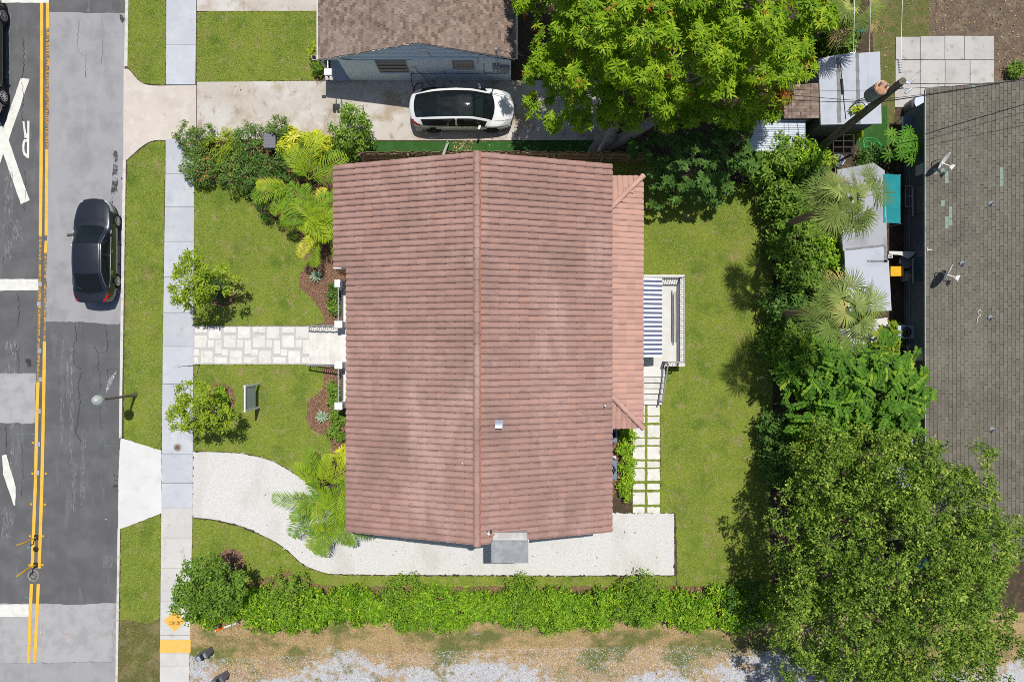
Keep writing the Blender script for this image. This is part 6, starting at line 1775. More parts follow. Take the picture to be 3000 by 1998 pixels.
def agave(label, px, py, R_, r):
    c = W(px, py, 0); t = thing('agave', label, 'agave', (c.x, c.y, 0), 'agaves in the mulch')
    for k in range(30):
        az = k*2.39996; el = np.interp(k, [0, 30], [1.25, 0.22]); L = R_*np.interp(k, [0, 8, 30], [0.55, 0.85, 1.0])
        d = np.array([math.cos(az)*math.cos(el), math.sin(az)*math.cos(el), math.sin(el)]); s = np.array([-math.sin(az), math.cos(az), 0])
        n = np.cross(d, s); p = np.array([c.x, c.y, 0.05]); w = 0.045
        V = [p-s*w*.7, p+s*w*.7, p+d*L*.45-s*w+n*-.02, p+d*L*.45+s*w+n*-.02, p+d*L*.45+n*.02, p+d*L*.85-s*w*.45, p+d*L*.85+s*w*.45, p+d*L+np.array([0,0,-.02])]
        F = [(0,1,4),(0,4,2),(1,3,4),(2,4,5),(4,6,5),(4,3,6),(5,6,7)]
        np_mesh('leaf', np.array(V), np.array(F), m_agave, t, np.full(8, float(np.clip(r.normal(0.5, 0.2), 0, 1))))
r = np.random.default_rng(27)
agave('grey green agave in the mulch north of the porch', 929, 810, 0.42, r)
agave('grey green agave in the round mulch bed south of the porch', 946, 1219, 0.42, r)

# ---- two young trees in the front lawn
r = np.random.default_rng(28)
m_young = leafmat('young_tree_leaves', [(0.0,(0.109,0.202,0.019)),(0.5,(0.295,0.419,0.031)),(1.0,(0.512,0.558,0.046))], 0.45, 0.35)
for lab, base, c, s in (('young lime green tree leaning over the sidewalk north of the stone walk', (640,852), (553,822), 1.0), ('young lime green tree leaning over the sidewalk south of the stone walk', (640,1165), (556,1205), 1.0)):
    bs0 = W(*base, 0); ct = W(c[0], c[1], 3.2)
    cx, cy = bs0.x*0.45+ct.x*0.55, bs0.y*0.45+ct.y*0.55
    bl = [((ct.x+0.2, ct.y, 3.0),(0.95,0.85,0.75)), ((ct.x+0.95, ct.y-0.15, 2.4),(0.75,0.7,0.65)), ((ct.x-0.45, ct.y-0.4, 2.9),(0.6,0.6,0.5)), ((ct.x+0.0, ct.y+0.75, 2.9),(0.6,0.5,0.5))]
    P, D = clump_sites(bl, 34, 11, 0.26, r, 1.3, 0.7, 0.3, -0.5, 4, 0.1)
    fol = leaf_cloud(P, D, 9, 0.075, 0.135, LEAF3, r, 0.6, (0.5, 0.17), 0.7)
    tree('young_tree', lab, bs0, bl, fol, m_young, r, 0.045, (bs0.x*0.5+ct.x*0.5, bs0.y*0.5+ct.y*0.5, 1.7), 9, m_bark_pale, 'young trees in the front lawn')
shrub('dark round shrub under the northern young tree', 655,838,34,30,0.55,m_dark,r,180,12,0.07,group='shrubs in the tree rings')
shrub('green round shrub under the southern young tree', 652,1165,32,30,0.5,m_hedge,r,180,12,0.07,group='shrubs in the tree rings')

# ---- hedge along the south side
r = np.random.default_rng(29)
hedge = thing('hedge', 'long bright green clipped hedge along the south boundary', 'hedge', W(1400,1765,0))
N = 7600
u_ = r.random(N); xw = W(600,0).x + u_*(W(2235,0).x - W(600,0).x)
edge_n = W(0,1722).y + 0.14*np.sin(xw*1.3) + 0.12*np.sin(xw*3.1+1) + 0.08*np.sin(xw*7.7)
edge_s = W(0,1800).y + 0.22*np.sin(xw*0.9+2) + 0.16*np.sin(xw*2.7) + 0.12*np.sin(xw*6.1+.5)
top = 1.45 + 0.14*np.sin(xw*1.1) + 0.13*np.sin(xw*2.9+1.3) + 0.1*np.sin(xw*6.3)
face = r.random(N)
vv = r.random(N)
yw = np.where(face < 0.7, edge_s + vv*(edge_n-edge_s), np.where(face < 0.88, edge_s - 0.05, edge_n))
zw = np.where(face < 0.7, top - r.random(N)**2*0.35 - 0.55*(np.abs(vv-0.5)*2)**5, r.uniform(0.15, 1, N)*top)
hc = np.stack([r.uniform(W(600,0).x, W(2235,0).x, 420), r.uniform(W(0,1815).y, W(0,1715).y, 420)], 1)
dm = np.min((xw[:, None]-hc[None, :, 0])**2 + (yw[:, None]-hc[None, :, 1])**2, 1)**0.5
zw = np.where(face < 0.7, zw + 0.16 - 0.75*np.clip(dm/0.30, 0, 1.3)**2*0.6, zw)
out = np.stack([r.normal(0, .3, N), np.where(face < 0.7, 0, np.where(face < 0.88, -1, 1)), np.where(face < 0.7, 1, 0.2)], 1)
hole = (np.sin(xw*4.7+yw*2.2)+np.sin(xw*2.3-yw*5.1)+np.sin(xw*9.1+yw*7.0)) > -1.55
P = np.stack([xw, yw, zw], 1)[hole]
fol = leaf_cloud(P, out[hole], 9, 0.085, 0.14, LEAF3, r, 0.5, (0.5, 0.17), 0.7)
np_mesh('foliage', fol[0], fol[1], m_hedge, hedge, fol[2])
b = MB()
for x_ in np.arange(W(620,0).x, W(2220,0).x, 0.7):
    y_ = W(0,1765).y + r.normal()*0.1; b.tube([(x_, y_, -.03), (x_+r.normal()*.08, y_+r.normal()*.08, 0.6), (x_+r.normal()*.2, y_+r.normal()*.2, 1.2)], [0.035, 0.025, 0.012], 6)
b.build('stems', m_bark, hedge)
gH = 'fine leaved bushes standing out of the hedge'
for px, py, rx, ry, h, lab in ((850,1745,44,62,1.9,'fine leaved bush in the hedge beside the mulch gap'), (1195,1758,58,78,2.0,'large fine leaved bush in the hedge near the chimney'), (1530,1762,46,70,1.95,'fine leaved bush in the middle stretch of the hedge'), (1872,1748,66,72,2.0,'wide fine leaved bush in the hedge south of the gravel end'), (1640,1790,20,46,1.6,'narrow trailing sprig hanging from the hedge')):
    shrub(lab, px-(px-1500)*h*0.5/35, py-(py-999)*h*0.5/35, rx, ry*0.85, h, m_hedge_fine, r, 520, 16, 0.065, DIA3, 0.09, group=gH, lump=0.25)
shrub('green bush where the hedge meets the oak tree', 2165,1745,56,60,1.8,m_dark,r,420,14,0.09)
# small dark tree by the sidewalk end of the hedge
bs0 = W(674,1652,0); ct = W(590,1715,3.0)
bl = [((ct.x+0.1, ct.y, 3.0),(0.95,0.8,0.7)), ((ct.x+0.3, ct.y+0.75, 3.1),(0.65,0.5,0.6)), ((ct.x-0.5, ct.y-0.8, 2.6),(0.75,0.6,0.5)), ((ct.x+1.1, ct.y-0.2, 2.7),(0.6,0.6,0.5)), ((ct.x+0.4, ct.y-1.05, 2.4),(0.9,0.5,0.5))]
P, D = clump_sites(bl, 90, 13, 0.32, r, 1.3, 0.7, 0.25, -0.35, 4, 0.15)
fol = leaf_cloud(P, D, 11, 0.09, 0.125, DIA3, r, 0.5, (0.5, 0.17), 0.65)
tree('small_tree', 'small dark green tree leaning from a mulch ring over the sidewalk', bs0, bl, fol, m_green, r, 0.10, (bs0.x*.55+ct.x*.45, bs0.y*.55+ct.y*.45, 1.7), 9)

# ---- shaded trees and shrubs along the back boundary
r = np.random.default_rng(30)
bl = [((8.6,8.4,2.2),(1.8,1.3,1.4)), ((7.4,9.0,2.0),(1.5,1.1,1.3)), ((9.9,8.9,2.2),(1.3,1.2,1.4)), ((8.5,7.5,1.7),(1.7,0.8,1.1))]
P, D = clump_sites(bl, 60, 12, 0.38, r, 1.25, 0.7, 0.2, -0.4, 4, 0.15)
fol = rosettes(P, D, 9, 0.17, LEAF3, r, 0.4, (0.45, 0.16))
tree('dark_bush_tree', 'dark green bushy tree in the shade of the mango at the lawn corner', (8.5,8.3,0), bl, fol, m_dark, r, 0.09, (8.5,8.3,0.9), 9)
def back_shrub(label, px, py, rx, ry, h, mat, n=380, size=0.13, style='leaf', tint=(0.5,0.17), name='shrub'):
    p = W(px, py, h*0.7)   # place by where its upper half shows
    s = H*K/(H)
    return shrub(label, CX + p.x*K, CY - p.y*K, rx*(H-h*.7)/H, ry*(H-h*.7)/H, h, mat, r, n, 14, size, LEAF3, 0.10, style, tint, name, 'shrubs along the back boundary', 0.25)
back_shrub('bright green shrub at the north end of the back boundary', 2255,470,72,60,2.4,m_green,520,0.14,tint=(0.65,0.17))
back_shrub('bright bushy shrub below the corrugated metal roof', 2335,455,58,50,2.3,m_hedge,460,0.13)
back_shrub('shrub with loose leaves west of the northern palm trunk', 2315,590,62,50,2.2,m_green,460,0.14)
back_shrub('shrub under the northern palm beside its trunk', 2385,560,62,60,2.0,m_dark,460,0.13)
back_shrub('leafy shrub south of the northern palm trunk', 2330,700,60,62,2.2,m_green,480,0.14,tint=(0.58,0.15))
back_shrub('yellowish shrub between the two fan palms', 2420,745,52,56,2.0,m_hedge,440,0.13,tint=(0.6,0.2))
back_shrub('dark shrub beside the bright white flat roof', 2370,800,66,62,2.3,m_green,520,0.14)
back_shrub('shrub under the southern fan palm at the lawn edge', 2330,900,62,60,2.2,m_dark,480,0.13)
back_shrub('shrub below the southern fan palm fronds', 2380,985,66,56,2.0,m_dark,460,0.13)
back_shrub('shrub at the lawn edge beside the orange toys', 2310,1020,52,52,2.0,m_green,420,0.14)
back_shrub('dark shrub at the lawn edge below the feathery tree', 2295,1255,44,52,2.0,m_dark,360,0.12)
back_shrub('pale broad leaved shrub between feathery tree and oak', 2345,1300,44,36,2.4,m_lime,240,0.16,'rosette')
back_shrub('dark shrub between the oak and the back lawn', 2290,1370,40,50,1.8,m_dark,320,0.12)
back_shrub('yellow green spiky shrub by the air conditioner', 2602,990,34,46,1.1,m_croton,22,0.40,'rosette',(0.08,0.2),'spiky_plant')
back_shrub('leafy shrub under the mango at the top edge', 2440,60,62,70,3.0,m_green,420,0.15)
back_shrub('dense shrub on the mango side of the flat shed', 2455,120,34,36,2.4,m_green,220,0.14)
back_shrub('small sprouting shrub on the flat shed roof edge', 2490,335,20,20,2.6,m_lime,60,0.16,'rosette')
back_shrub('small bright shrub beside the utility pole foot', 2508,385,20,18,0.9,m_lime,60,0.16,'rosette')
back_shrub('yellow flecked shrub left of the washtub', 2420,470,34,30,1.2,m_lime,150,0.14,'rosette',(0.5,0.2))
back_shrub('dark shrub south of the pergola frame', 2560,465,30,24,0.8,m_dark,150,0.10)
back_shrub('small weed clump on the bare dirt', 2976,205,16,14,0.4,m_green,50,0.10)
back_shrub('orange flowering shrub under the feathery tree', 2345,1262,18,28,2.2,M('orange_leaves',[(0.45,0.17,0.05),((0.3,0.2,0.08),9,0.45,0.6)],0.7),110,0.14)
# papaya: big star leaves on stalks
c = W(2655,425,2.0)
t = thing('papaya_plant', 'papaya plant with big star shaped leaves beside the brown roof', 'plant', (c.x, c.y, 0))
MB().tube([(c.x,c.y,-.03),(c.x+.05,c.y,1.0),(c.x,c.y,1.9)], [0.08,0.07,0.05], 9).build('trunk', m_sabal_stalk, t)
for k in range(15):
    az = k*2.39996; el = np.interp(k, [0, 15], [1.1, -0.35]); L = np.interp(k, [0, 15], [0.30, 0.95])
    d = Vector((math.cos(az)*math.cos(el), math.sin(az)*math.cos(el), math.sin(el))); tip = Vector((c.x, c.y, 1.85)) + d*L
    V, F, T = [], [], []; s0 = r.uniform(0.9, 1.2); nrm = (Vector((0,0,1))*1.2 + d*0.4).normalized(); x0 = d.cross(nrm).normalized(); y0 = nrm.cross(x0)
    for q in range(9):
        a = q/9*2*math.pi; dv = x0*math.cos(a) + y0*math.sin(a); w = x0*-math.sin(a) + y0*math.cos(a); Lq = 0.36*s0
        o = len(V); V += [tip, tip+dv*Lq*.45-w*.038, tip+dv*Lq*.45+w*.038, tip+dv*Lq*.75-w*.052-nrm*.03, tip+dv*Lq*.75+w*.052-nrm*.03, tip+dv*Lq-nrm*.09]
        F += [(o,o+1,o+2),(o+1,o+3,o+4),(o+1,o+4,o+2),(o+3,o+5,o+4)]; T += [0.75] + [0.5]*5
    T = np.clip(np.array(T) + r.normal(0, .12), 0, 1)
    lf = np_mesh('leaf', np.array(V), np.array(F), m_papaya, t, T)
    MB().tube([(c.x,c.y,1.8), tip], [0.018,0.012], 5).build('leaf_stalk', m_sabal_stalk, lf)
# ------------------------------------------------------------------ street furniture and small things
m_bronze = M('bronze_pole', [(0.16,0.13,0.09)], 0.5, spec=0.4)
m_globe = M('frosted_globe', [(0.36,0.40,0.38), ((0.5,0.54,0.52), 9, 0.45, 0.6)], 0.25, spec=0.5)
m_black = M('black_plastic', [(0.02,0.021,0.023)], 0.5)
m_orange = M('orange_plastic', [(0.80,0.16,0.02)], 0.5)
m_yellowp = M('yellow_plastic_bright', [(0.80,0.45,0.015)], 0.45)
m_binyellow = M('yellow_bin', [(0.75,0.42,0.005)], 0.45)
m_greyplastic = M('grey_plastic', [(0.17,0.17,0.20)], 0.6)

b0 = W(396, 1157, 0)
t = thing('street_lamp', 'brown post top street lamp with a round glass globe on the verge', 'street lamp', (b0.x, b0.y, 0))
MB().lathe((b0.x,b0.y,-.02), [(0.14,0),(0.14,.05),(0.09,.12),(0.075,.4),(0.06,.5)], 12).build('base', m_bronze, t)
MB().tube([(b0.x,b0.y,.4),(b0.x,b0.y,2.75)], [0.065,0.05], 10).build('pole', m_bronze, t)
MB().lathe((b0.x,b0.y,2.7), [(0.06,0),(0.13,.05),(0.14,.10),(0.12,.14)], 16).build('collar', m_black, t)
MB().lathe((b0.x,b0.y,2.83), [(0.11,0),(0.20,.08),(0.25,.22),(0.25,.36),(0.21,.48),(0.12,.56),(0.0,.59)], 20).build('globe', m_globe, t)

# yard sign: two white posts and a pale panel
t = thing('yard_sign', 'white two post yard sign with a blank grey panel on the front lawn', 'sign', W(760,1165,0))
m_sign = M('sign_panel', [(0.50,0.545,0.56), ((0.44,0.49,0.51), 1.0, 0.45, 0.65)], 0.6)
ya, yb = W(0,1128,1.0).y, W(0,1199,1.0).y; xs_ = W(760,0).x
for y_ in (ya, yb):
    MB().box(xs_-.045, y_-.045, -.05, xs_+.045, y_+.045, 1.95).build('post', m_soffit, t)
MB().box(xs_-.035, yb, 1.86, xs_+.035, ya, 1.93).build('crossbar', m_soffit, t)
MB().box(xs_-.012, yb+.05, 0.55, xs_+.012, ya-.05, 1.84).build('panel', m_sign, t)
# thin stake
p0 = W(585,1069,0); t = thing('garden_stake', 'thin black metal stake at the corner of the front walk', 'stake', p0)
MB().tube([p0, (p0.x+.01,p0.y-.02,1.3)], 0.018, 6).build('rod', m_black, t)
MB().tube(smooth_line([(p0.x+.01,p0.y-.02,1.28),(p0.x,p0.y,1.75),(p0.x-.06,p0.y-.02,1.98),(p0.x-.16,p0.y-.02,1.95)],4), 0.012, 6).build('hook', m_black, t)

# grey bin in the border
c = W(790,412,0.95); t = thing('grey_bin', 'dark grey wheelie bin standing among the border shrubs', 'bin', (c.x,c.y,0))
b = MB(); b.add([(c.x-.24,c.y-.30,.03),(c.x+.24,c.y-.30,.03),(c.x+.24,c.y+.26,.03),(c.x-.24,c.y+.26,.03),(c.x-.29,c.y-.36,.92),(c.x+.29,c.y-.36,.92),(c.x+.29,c.y+.34,.92),(c.x-.29,c.y+.34,.92)], [(3,2,1,0),(0,1,5,4),(1,2,6,5),(2,3,7,6),(3,0,4,7)]); b.build('body', m_greyplastic, t)
bevel(MB().box(c.x-.30,c.y-.38,.92,c.x+.30,c.y+.36,.99).build('lid', m_greyplastic, t), 0.03, 2)
for k in range(4): MB().box(c.x-.24,c.y-.24+k*.14,.985,c.x+.24,c.y-.20+k*.14,1.0).build('lid_rib', m_greyplastic, t)
MB().tube([(c.x-.26,c.y-.42,.90),(c.x+.26,c.y-.42,.90)], .018, 6).build('handle', m_black, t)
for sx in (-.25,.25): MB().lathe((c.x+sx,c.y-.3,.1), [(.1,-.03),(.1,.03)], 12, axis=(1,0,0)).build('wheel', m_black, t)

# manhole, flexible posts, road studs on the centre line
c = W(94,1687,0); t = thing('manhole_cover', 'round ribbed iron manhole cover on the centre line', 'manhole', (c.x,c.y,ROADZ))
m_cast = M('cast_iron', [(0.30,0.29,0.27), ((0.2,0.14,0.09), 5, 0.52, 0.65), ((0.42,0.41,0.4), 25, 0.5, 0.65)], 0.6, spec=0.4)
MB().lathe((c.x,c.y,ROADZ), [(0.30,.016),(0.30,.028),(0.265,.03),(0.265,.024),(0,.024)], 28).build('frame', m_cast, t)
for k in range(5):
    rr = 0.045+k*0.045
    MB().lathe((c.x,c.y,ROADZ), [(rr,.024),(rr,.036),(rr+.018,.036),(rr+.018,.024)], 24).build('rib', m_cast, t)
for a in range(8):
    d = Vector((math.cos(a*math.pi/4), math.sin(a*math.pi/4), 0)); MB().bar(c+d*.03+Vector((0,0,ROADZ+.03)), c+d*.25+Vector((0,0,ROADZ+.03)), .018,.010).build('spoke', m_cast, t)
for i, (px, py, tx, ty, lab) in enumerate(((103,1575,49,1596,'yellow flexible lane post north of the manhole cover'), (101,1656,48,1688,'yellow flexible lane post beside the manhole cover'))):
    c = W(px,py,0); t = thing('lane_post', lab, 'post', (c.x,c.y,ROADZ), 'flexible posts on the centre line')
    bevel(MB().box(c.x-.10,c.y-.13,ROADZ+.012,c.x+.10,c.y+.13,ROADZ+.075).build('base', m_black, t), 0.02)
    e = W(tx,ty,1.0)
    MB().tube([(c.x,c.y,ROADZ+.06),(c.x-.10,c.y-.05,.45),(e.x*.3+c.x*.7,e.y*.3+c.y*.7-.03,.75),(e.x,e.y,1.0)], [.035,.035,.035,.03], 8).build('flexible_tube', m_yellowp, t)
c = W(101,1610,0); t = thing('post_base', 'empty round black post base between the two lane posts', 'post base', (c.x,c.y,ROADZ))
MB().lathe((c.x,c.y,ROADZ+.012), [(.10,0),(.10,.03),(.07,.05),(.045,.05),(.045,.01),(0,.01)], 16).build('cup', m_black, t)
MB().lathe((c.x,c.y,ROADZ+.012), [(.14,0),(.14,.012),(.11,.015)], 16).build('flange', m_black, t)
studs = [(92,1298),(91,1388),(87,1478),(84,1572),(82,1657),(130,1388),(127,1479),(122,1572),(120,1656)]
names = ['northmost stud left of','second stud left of','third stud left of','stud beside the first lane post, left of','stud beside the manhole, left of','northmost stud right of','second stud right of','stud beside the first lane post, right of','stud beside the manhole, right of']
for (px, py), lab in zip(studs, names):
    c = W(px,py,0); t = thing('road_stud', 'orange road ' + lab.replace('stud','stud,') .replace('stud,,','stud,') + ' the yellow centre line', 'road stud', (c.x,c.y,ROADZ), 'road studs on the centre line')
    b = MB(); z_ = ROADZ+.012
    b.add([(c.x-.055,c.y-.05,z_),(c.x+.055,c.y-.05,z_),(c.x+.055,c.y+.05,z_),(c.x-.055,c.y+.05,z_),(c.x-.03,c.y-.035,z_+.025),(c.x+.03,c.y-.035,z_+.025),(c.x+.03,c.y+.035,z_+.025),(c.x-.03,c.y+.035,z_+.025)], [(4,5,6,7),(0,1,5,4),(1,2,6,5),(2,3,7,6),(3,0,4,7)])
    b.build('body', m_yellowp, t)
    MB().box(c.x-.028,c.y+.036,z_+.004,c.x+.028,c.y+.046,z_+.020).build('reflector', m_orange, t)

# yellow diamond panel lying on the sidewalk, half under the small tree
t = thing('warning_panel', 'yellow diamond warning panel flat on the sidewalk under the small tree', 'sign', W(512,1818,0.02))
zc = 0.028
MB().prism(PW([(512,1787),(544,1818),(512,1849.5),(479,1818)], zc), 0.022, zc).build('panel', M('sign_yellow', [(0.80,0.45,0.09)], 0.6), t)
r = random.Random(4)
for k in range(9):
    x0 = 497+k*3.6; y0 = 1819+r.uniform(-1.5,1.5)
    MB().prism(PW([(x0,y0),(x0+1.3,y0),(x0+1.3,y0+7+r.uniform(0,2)),(x0,y0+7)], zc), zc+.0005, zc+.003).build('stroke', m_black_trim, t)
    MB().prism(PW([(x0-.5,y0+9),(x0+2,y0+9.2),(x0+2,y0+10.6),(x0-.5,y0+10.4)], zc), zc+.0005, zc+.003).build('stroke', m_black_trim, t)
# grey slanted boxes in the dry lot
def wedge(label, a, b_, col):
    """slanted utility pedestal: foot at a, head at b_"""
    a = W(*a, 0.0); h = W(*b_, 0.75)
    t = thing('utility_pedestal', label, 'utility box', (a.x,a.y,0), 'grey pedestals in the dry lot')
    d = Vector((1,0.55,0)).normalized(); s = Vector((-d.y,d.x,0))
    bb = MB(); c0 = Vector((a.x,a.y,0)); w = .13; L = .36
    pts = [c0-d*L-s*w, c0+d*L-s*w, c0+d*L+s*w, c0-d*L+s*w]
    tp = [p + Vector((0,0,.55)) for p in pts]; tp[1] += Vector((0,0,.2)); tp[2] += Vector((0,0,.2))
    bb.add(pts+tp, [(4,5,6,7),(0,1,5,4),(1,2,6,5),(2,3,7,6),(3,0,4,7)]); bb.build('body', m_greyplastic, t)
    n = [p*1 for p in tp]; cc = sum(n, Vector())/4
    MB().add([cc+(p-cc)*.75+Vector((0,0,.006)) for p in n], [(0,1,2,3)]).build('top_plate', col, t)
    MB().obox(cc+d*.12+Vector((0,0,.12)), s*.15, d*.05, Vector((0,0,.08))).build('cap', m_black, t)
wedge('grey slanted pedestal with a pale plate beside the yellow tactile strip', (606,1908), (600,1905), m_galv)
wedge('dark slanted pedestal at the bottom edge beside the sidewalk', (652,1978), (640,1970), m_greyplastic)
t = thing('marker_tube', 'orange and white marker tube lying under the hedge', 'tube', W(660,1838,0.05))
a = W(632,1846,.06); c = W(657,1837,.06); e = W(692,1825,.06)
MB().tube([a,c], .055, 10).build('orange_end', m_orange, t); MB().tube([c,e], .05, 10).build('white_end', m_soffit, t)
MB().lathe(a, [(.06,-.02),(.06,.02)], 10, axis=(c-a)).build('collar', m_soffit, t)
t = thing('fallen_panel', 'dark panel with a yellow edge half under the hedge', 'panel', W(605,1824,0))
MB().prism(PW([(592,1818),(612,1812),(614,1828),(594,1829)],.03), 0, .03).build('board', m_greyplastic, t); MB().prism(PW([(591,1829.5),(616,1828.5),(616,1832),(591,1832)],.04), 0, .04).build('edge', m_yellowp, t)

# air conditioners under the back eave
def condenser(label, c, sx, sy, h, body, group='air conditioners'):
    t = thing('air_conditioner', label, 'air conditioner', (c[0],c[1],0), group)
    x, y = c[0], c[1]
    MB().box(x-sx-.08,y-sy-.08,-.02,x+sx+.08,y+sy+.08,.06).build('pad', m_apron_new, t)
    bevel(MB().box(x-sx,y-sy,.06,x+sx,y+sy,h).build('case', body, t), .04, 2)
    MB().lathe((x,y,h), [(min(sx,sy)*.82,.0),(min(sx,sy)*.82,.012),(min(sx,sy)*.76,.014),(min(sx,sy)*.74,.002),(0,.002)], 24).build('fan_well', m_black, t)
    for k in range(5):
        a = k*1.2566; d = Vector((math.cos(a),math.sin(a),0)); s = Vector((-d.y,d.x,0)); R_ = min(sx,sy)*.7
        MB().add([Vector((x,y,h+.006))+d*R_*.2-s*.03, Vector((x,y,h+.006))+d*R_-s*.10, Vector((x,y,h+.012))+d*R_+s*.06, Vector((x,y,h+.012))+d*R_*.2+s*.03], [(0,1,2,3)]).build('fan_blade', m_greyplastic, t)
    for k in range(3):
        rr = min(sx,sy)*(.25+.22*k); MB().lathe((x,y,h+.02), [(rr,0),(rr+.008,.004),(rr+.016,0)], 24).build('guard_ring', body, t)
    return t
m_bluebox = M('blue_grey_case', [(0.16,0.22,0.30)], 0.5)
condenser('blue grey air conditioner under the back eave beside the mulch', (4.82,-6.35,0), .36, .48, .85, m_bluebox)
condenser('blue grey air conditioner in the shade of the lean-to hip', (4.86,-4.60,0), .34, .40, .85, m_bluebox)
p = W(2656,973,.9); condenser('grey air conditioner with a round fan against the long building', (p.x,p.y,0), .44, .33, .9, m_galv)

# utility pole, transformer, wires
m_oldwood = M('weathered_pole', [(0.115,0.10,0.07), ((0.2,0.18,0.13), 8, 0.45, 0.65, (1,1,0.15)), ((0.05,0.045,0.03), 5, 0.55, 0.7)], 0.9, (20,0.6,0.02))
m_rust = M('rusty_lid', [(0.55,0.30,0.17), ((0.75,0.62,0.5), 5, 0.5, 0.65), ((0.3,0.12,0.05), 7, 0.52, 0.66)], 0.7)
m_trans = M('transformer_grey', [(0.20,0.235,0.26)], 0.5)
m_porc = M('porcelain', [(0.55,0.58,0.62)], 0.25, spec=0.6)
pb = Vector((15.1,9.35,0)); pt = W(2645,238,9.2)
t = thing('utility_pole', 'leaning weathered wooden utility pole crossing the flat shed roof', 'utility pole', pb)
MB().tube([pb-Vector((0,0,.1)), pb.lerp(pt,.5), pt], [0.19,0.165,0.135], 12).build('pole', m_oldwood, t)
ins = W(2640,215,9.0)
for k in range(6):
    q = ins + Vector((-0.02, 0.1*k+.05, -.02*k)); MB().lathe(q, [(.03,-.05),(.075,-.02),(.075,0),(.03,.04)], 10, axis=(0,1,0)).build('insulator_disc', m_porc, t)
MB().bar(pt+Vector((0,0,-.15)), pt+Vector((.35,-.03,-.15)), .06).build('bracket', m_galv, t)
for q in (W(2672,236,9.0), W(2660,268,8.8)):
    MB().lathe(q, [(.05,-.12),(.06,0),(.045,.14)], 10, axis=(.7,.6,.3)).build('cutout', m_porc, t)
    MB().bar(q, pb.lerp(pt,.96), .03).build('bracket', m_galv, t)
tr = W(2584,257,8.3)
c = Vector((tr.x, tr.y, 7.4)); t2 = thing('transformer', 'grey drum transformer with a rusty top on the utility pole', 'transformer', c)
MB().lathe(c, [(.24,0),(.27,.04),(.27,.84),(.26,.86)], 22).build('tank', m_trans, t2)
MB().lathe(c+Vector((0,0,.86)), [(.285,0),(.285,.04),(.22,.08),(0,.11)], 22).build('lid', m_rust, t2)
for dx, dy in ((-.12,.1),(.12,.02)):
    MB().lathe(c+Vector((dx,dy,.92)), [(.05,0),(.055,.08),(.035,.12),(.05,.16),(.02,.24)], 10).build('bushing', m_porc, t2)
MB().bar(c+Vector((.2,-.1,.55)), pb.lerp(pt,.85), .07).build('mount', m_trans, t2); MB().bar(c+Vector((.2,-.1,.2)), pb.lerp(pt,.8), .07).build('mount', m_trans, t2)
m_wire = M('black_cable', [(0.025,0.025,0.028)], 0.6); m_wire_al = M('bare_aluminium_wire', [(0.55,0.55,0.55)], 0.4, metal=0.4)
def wire(label, a, e, sag, rad, mat, n=14):
    a = Vector(a); e = Vector(e); pts = []
    for i in range(n+1):
        s = i/n; p = a.lerp(e, s); p.z -= sag*4*s*(1-s); pts.append(p)
    o = MB().tube(pts, rad, 5).build('overhead_wire', mat, origin=a); o.data.name = 'overhead_wire'
    return tag(o, label, 'wire', 'overhead wires at the utility pole')
top9 = pt
wire('bare wire running north from the pole insulators', W(2640,180,8.9), W(2647,-120,8.9), .02, .014, m_wire_al)
wire('bare wire above the middle of the flat shed roof', W(2546,255,8.0), W(2556,-120,8.6), .05, .012, m_wire_al)
wire('bare wire above the second seam of the flat shed', W(2501,270,7.6), W(2506,-80,7.6), .05, .013, m_wire_al)
wire('thick black cable across the brown roof', W(2575,300,6.2), W(3400,150,6.4), .5, .022, m_wire)
wire('upper thin black cable across the brown roof ridge end', W(2600,262,7.2), W(3300,205,7.2), .35, .011, m_wire)
wire('second thin black cable across the brown roof end', W(2600,290,6.9), W(3300,170,6.9), .55, .011, m_wire)
wire('black cable from the pole to the grey house mast', W(2575,300,6.0), (-0.72,13.05,3.95), .8, .012, m_wire)
wire('black cable along the first seam of the flat shed', W(2462,180,5.6), W(2478,350,5.4), .03, .02, m_wire)
wire('upper black cable crossing the flat shed westward', W(2640,262,7.0), W(2300,262,6.2), .15, .009, m_wire)
wire('lower black cable crossing the flat shed westward', W(2575,300,6.4), W(2290,292,6.0), .1, .014, m_wire)
MB().tube([W(2465,232,5.6), W(2469,278,5.5)], .06, 8).build('splice_case', m_black, t)
for k in range(3):
    a = pb.lerp(pt, .74-.03*k); MB().tube(smooth_line([a, a+Vector((-.25,.25,.15)), a+Vector((-.55,.22,.05)), a+Vector((-.8,.1-.08*k,-.1))],5), .016, 5).build('drip_loop', m_wire, t)

# things in the far back yard
c = W(2700,300,1.0); t = thing('fire_drum', 'dark steel drum with scraps inside at the roof corner', 'drum', (c.x,c.y,0))
MB().lathe((c.x,c.y,0), [(.36,0),(.36,.3),(.375,.32),(.36,.34),(.36,.65),(.375,.67),(.36,.69),(.36,1.0),(.34,1.0),(.34,.25),(0,.25)], 24).build('drum', m_greyplastic, t)
MB().lathe((c.x,c.y,1.0), [(.35,-.01),(.37,.015),(.345,.02)], 24).build('rim', m_galv, t)
MB().box(c.x-.1,c.y-.2,.25,c.x+.2,c.y+.05,.5).build('scrap', M('cardboard', [(0.5,0.36,0.22)],.9), t)
c = W(2664,362,.75); t = thing('outdoor_table', 'slate blue table beside the papaya plant', 'table', (c.x,c.y,0))
bevel(MB().box(c.x-.30,c.y-.36,.70,c.x+.34,c.y+.36,.75).build('table_top', M('slate_blue_top',[(0.13,0.16,0.24)],.5), t), .015)
MB().box(c.x-.33,c.y-.36,.66,c.x-.30,c.y+.36,.75).build('white_edge', m_soffit, t)
for sx in (-.26,.28):
    for sy in (-.3,.3): MB().box(c.x+sx-.025,c.y+sy-.025,-.02,c.x+sx+.025,c.y+sy+.025,.70).build('leg', m_soffit, t)
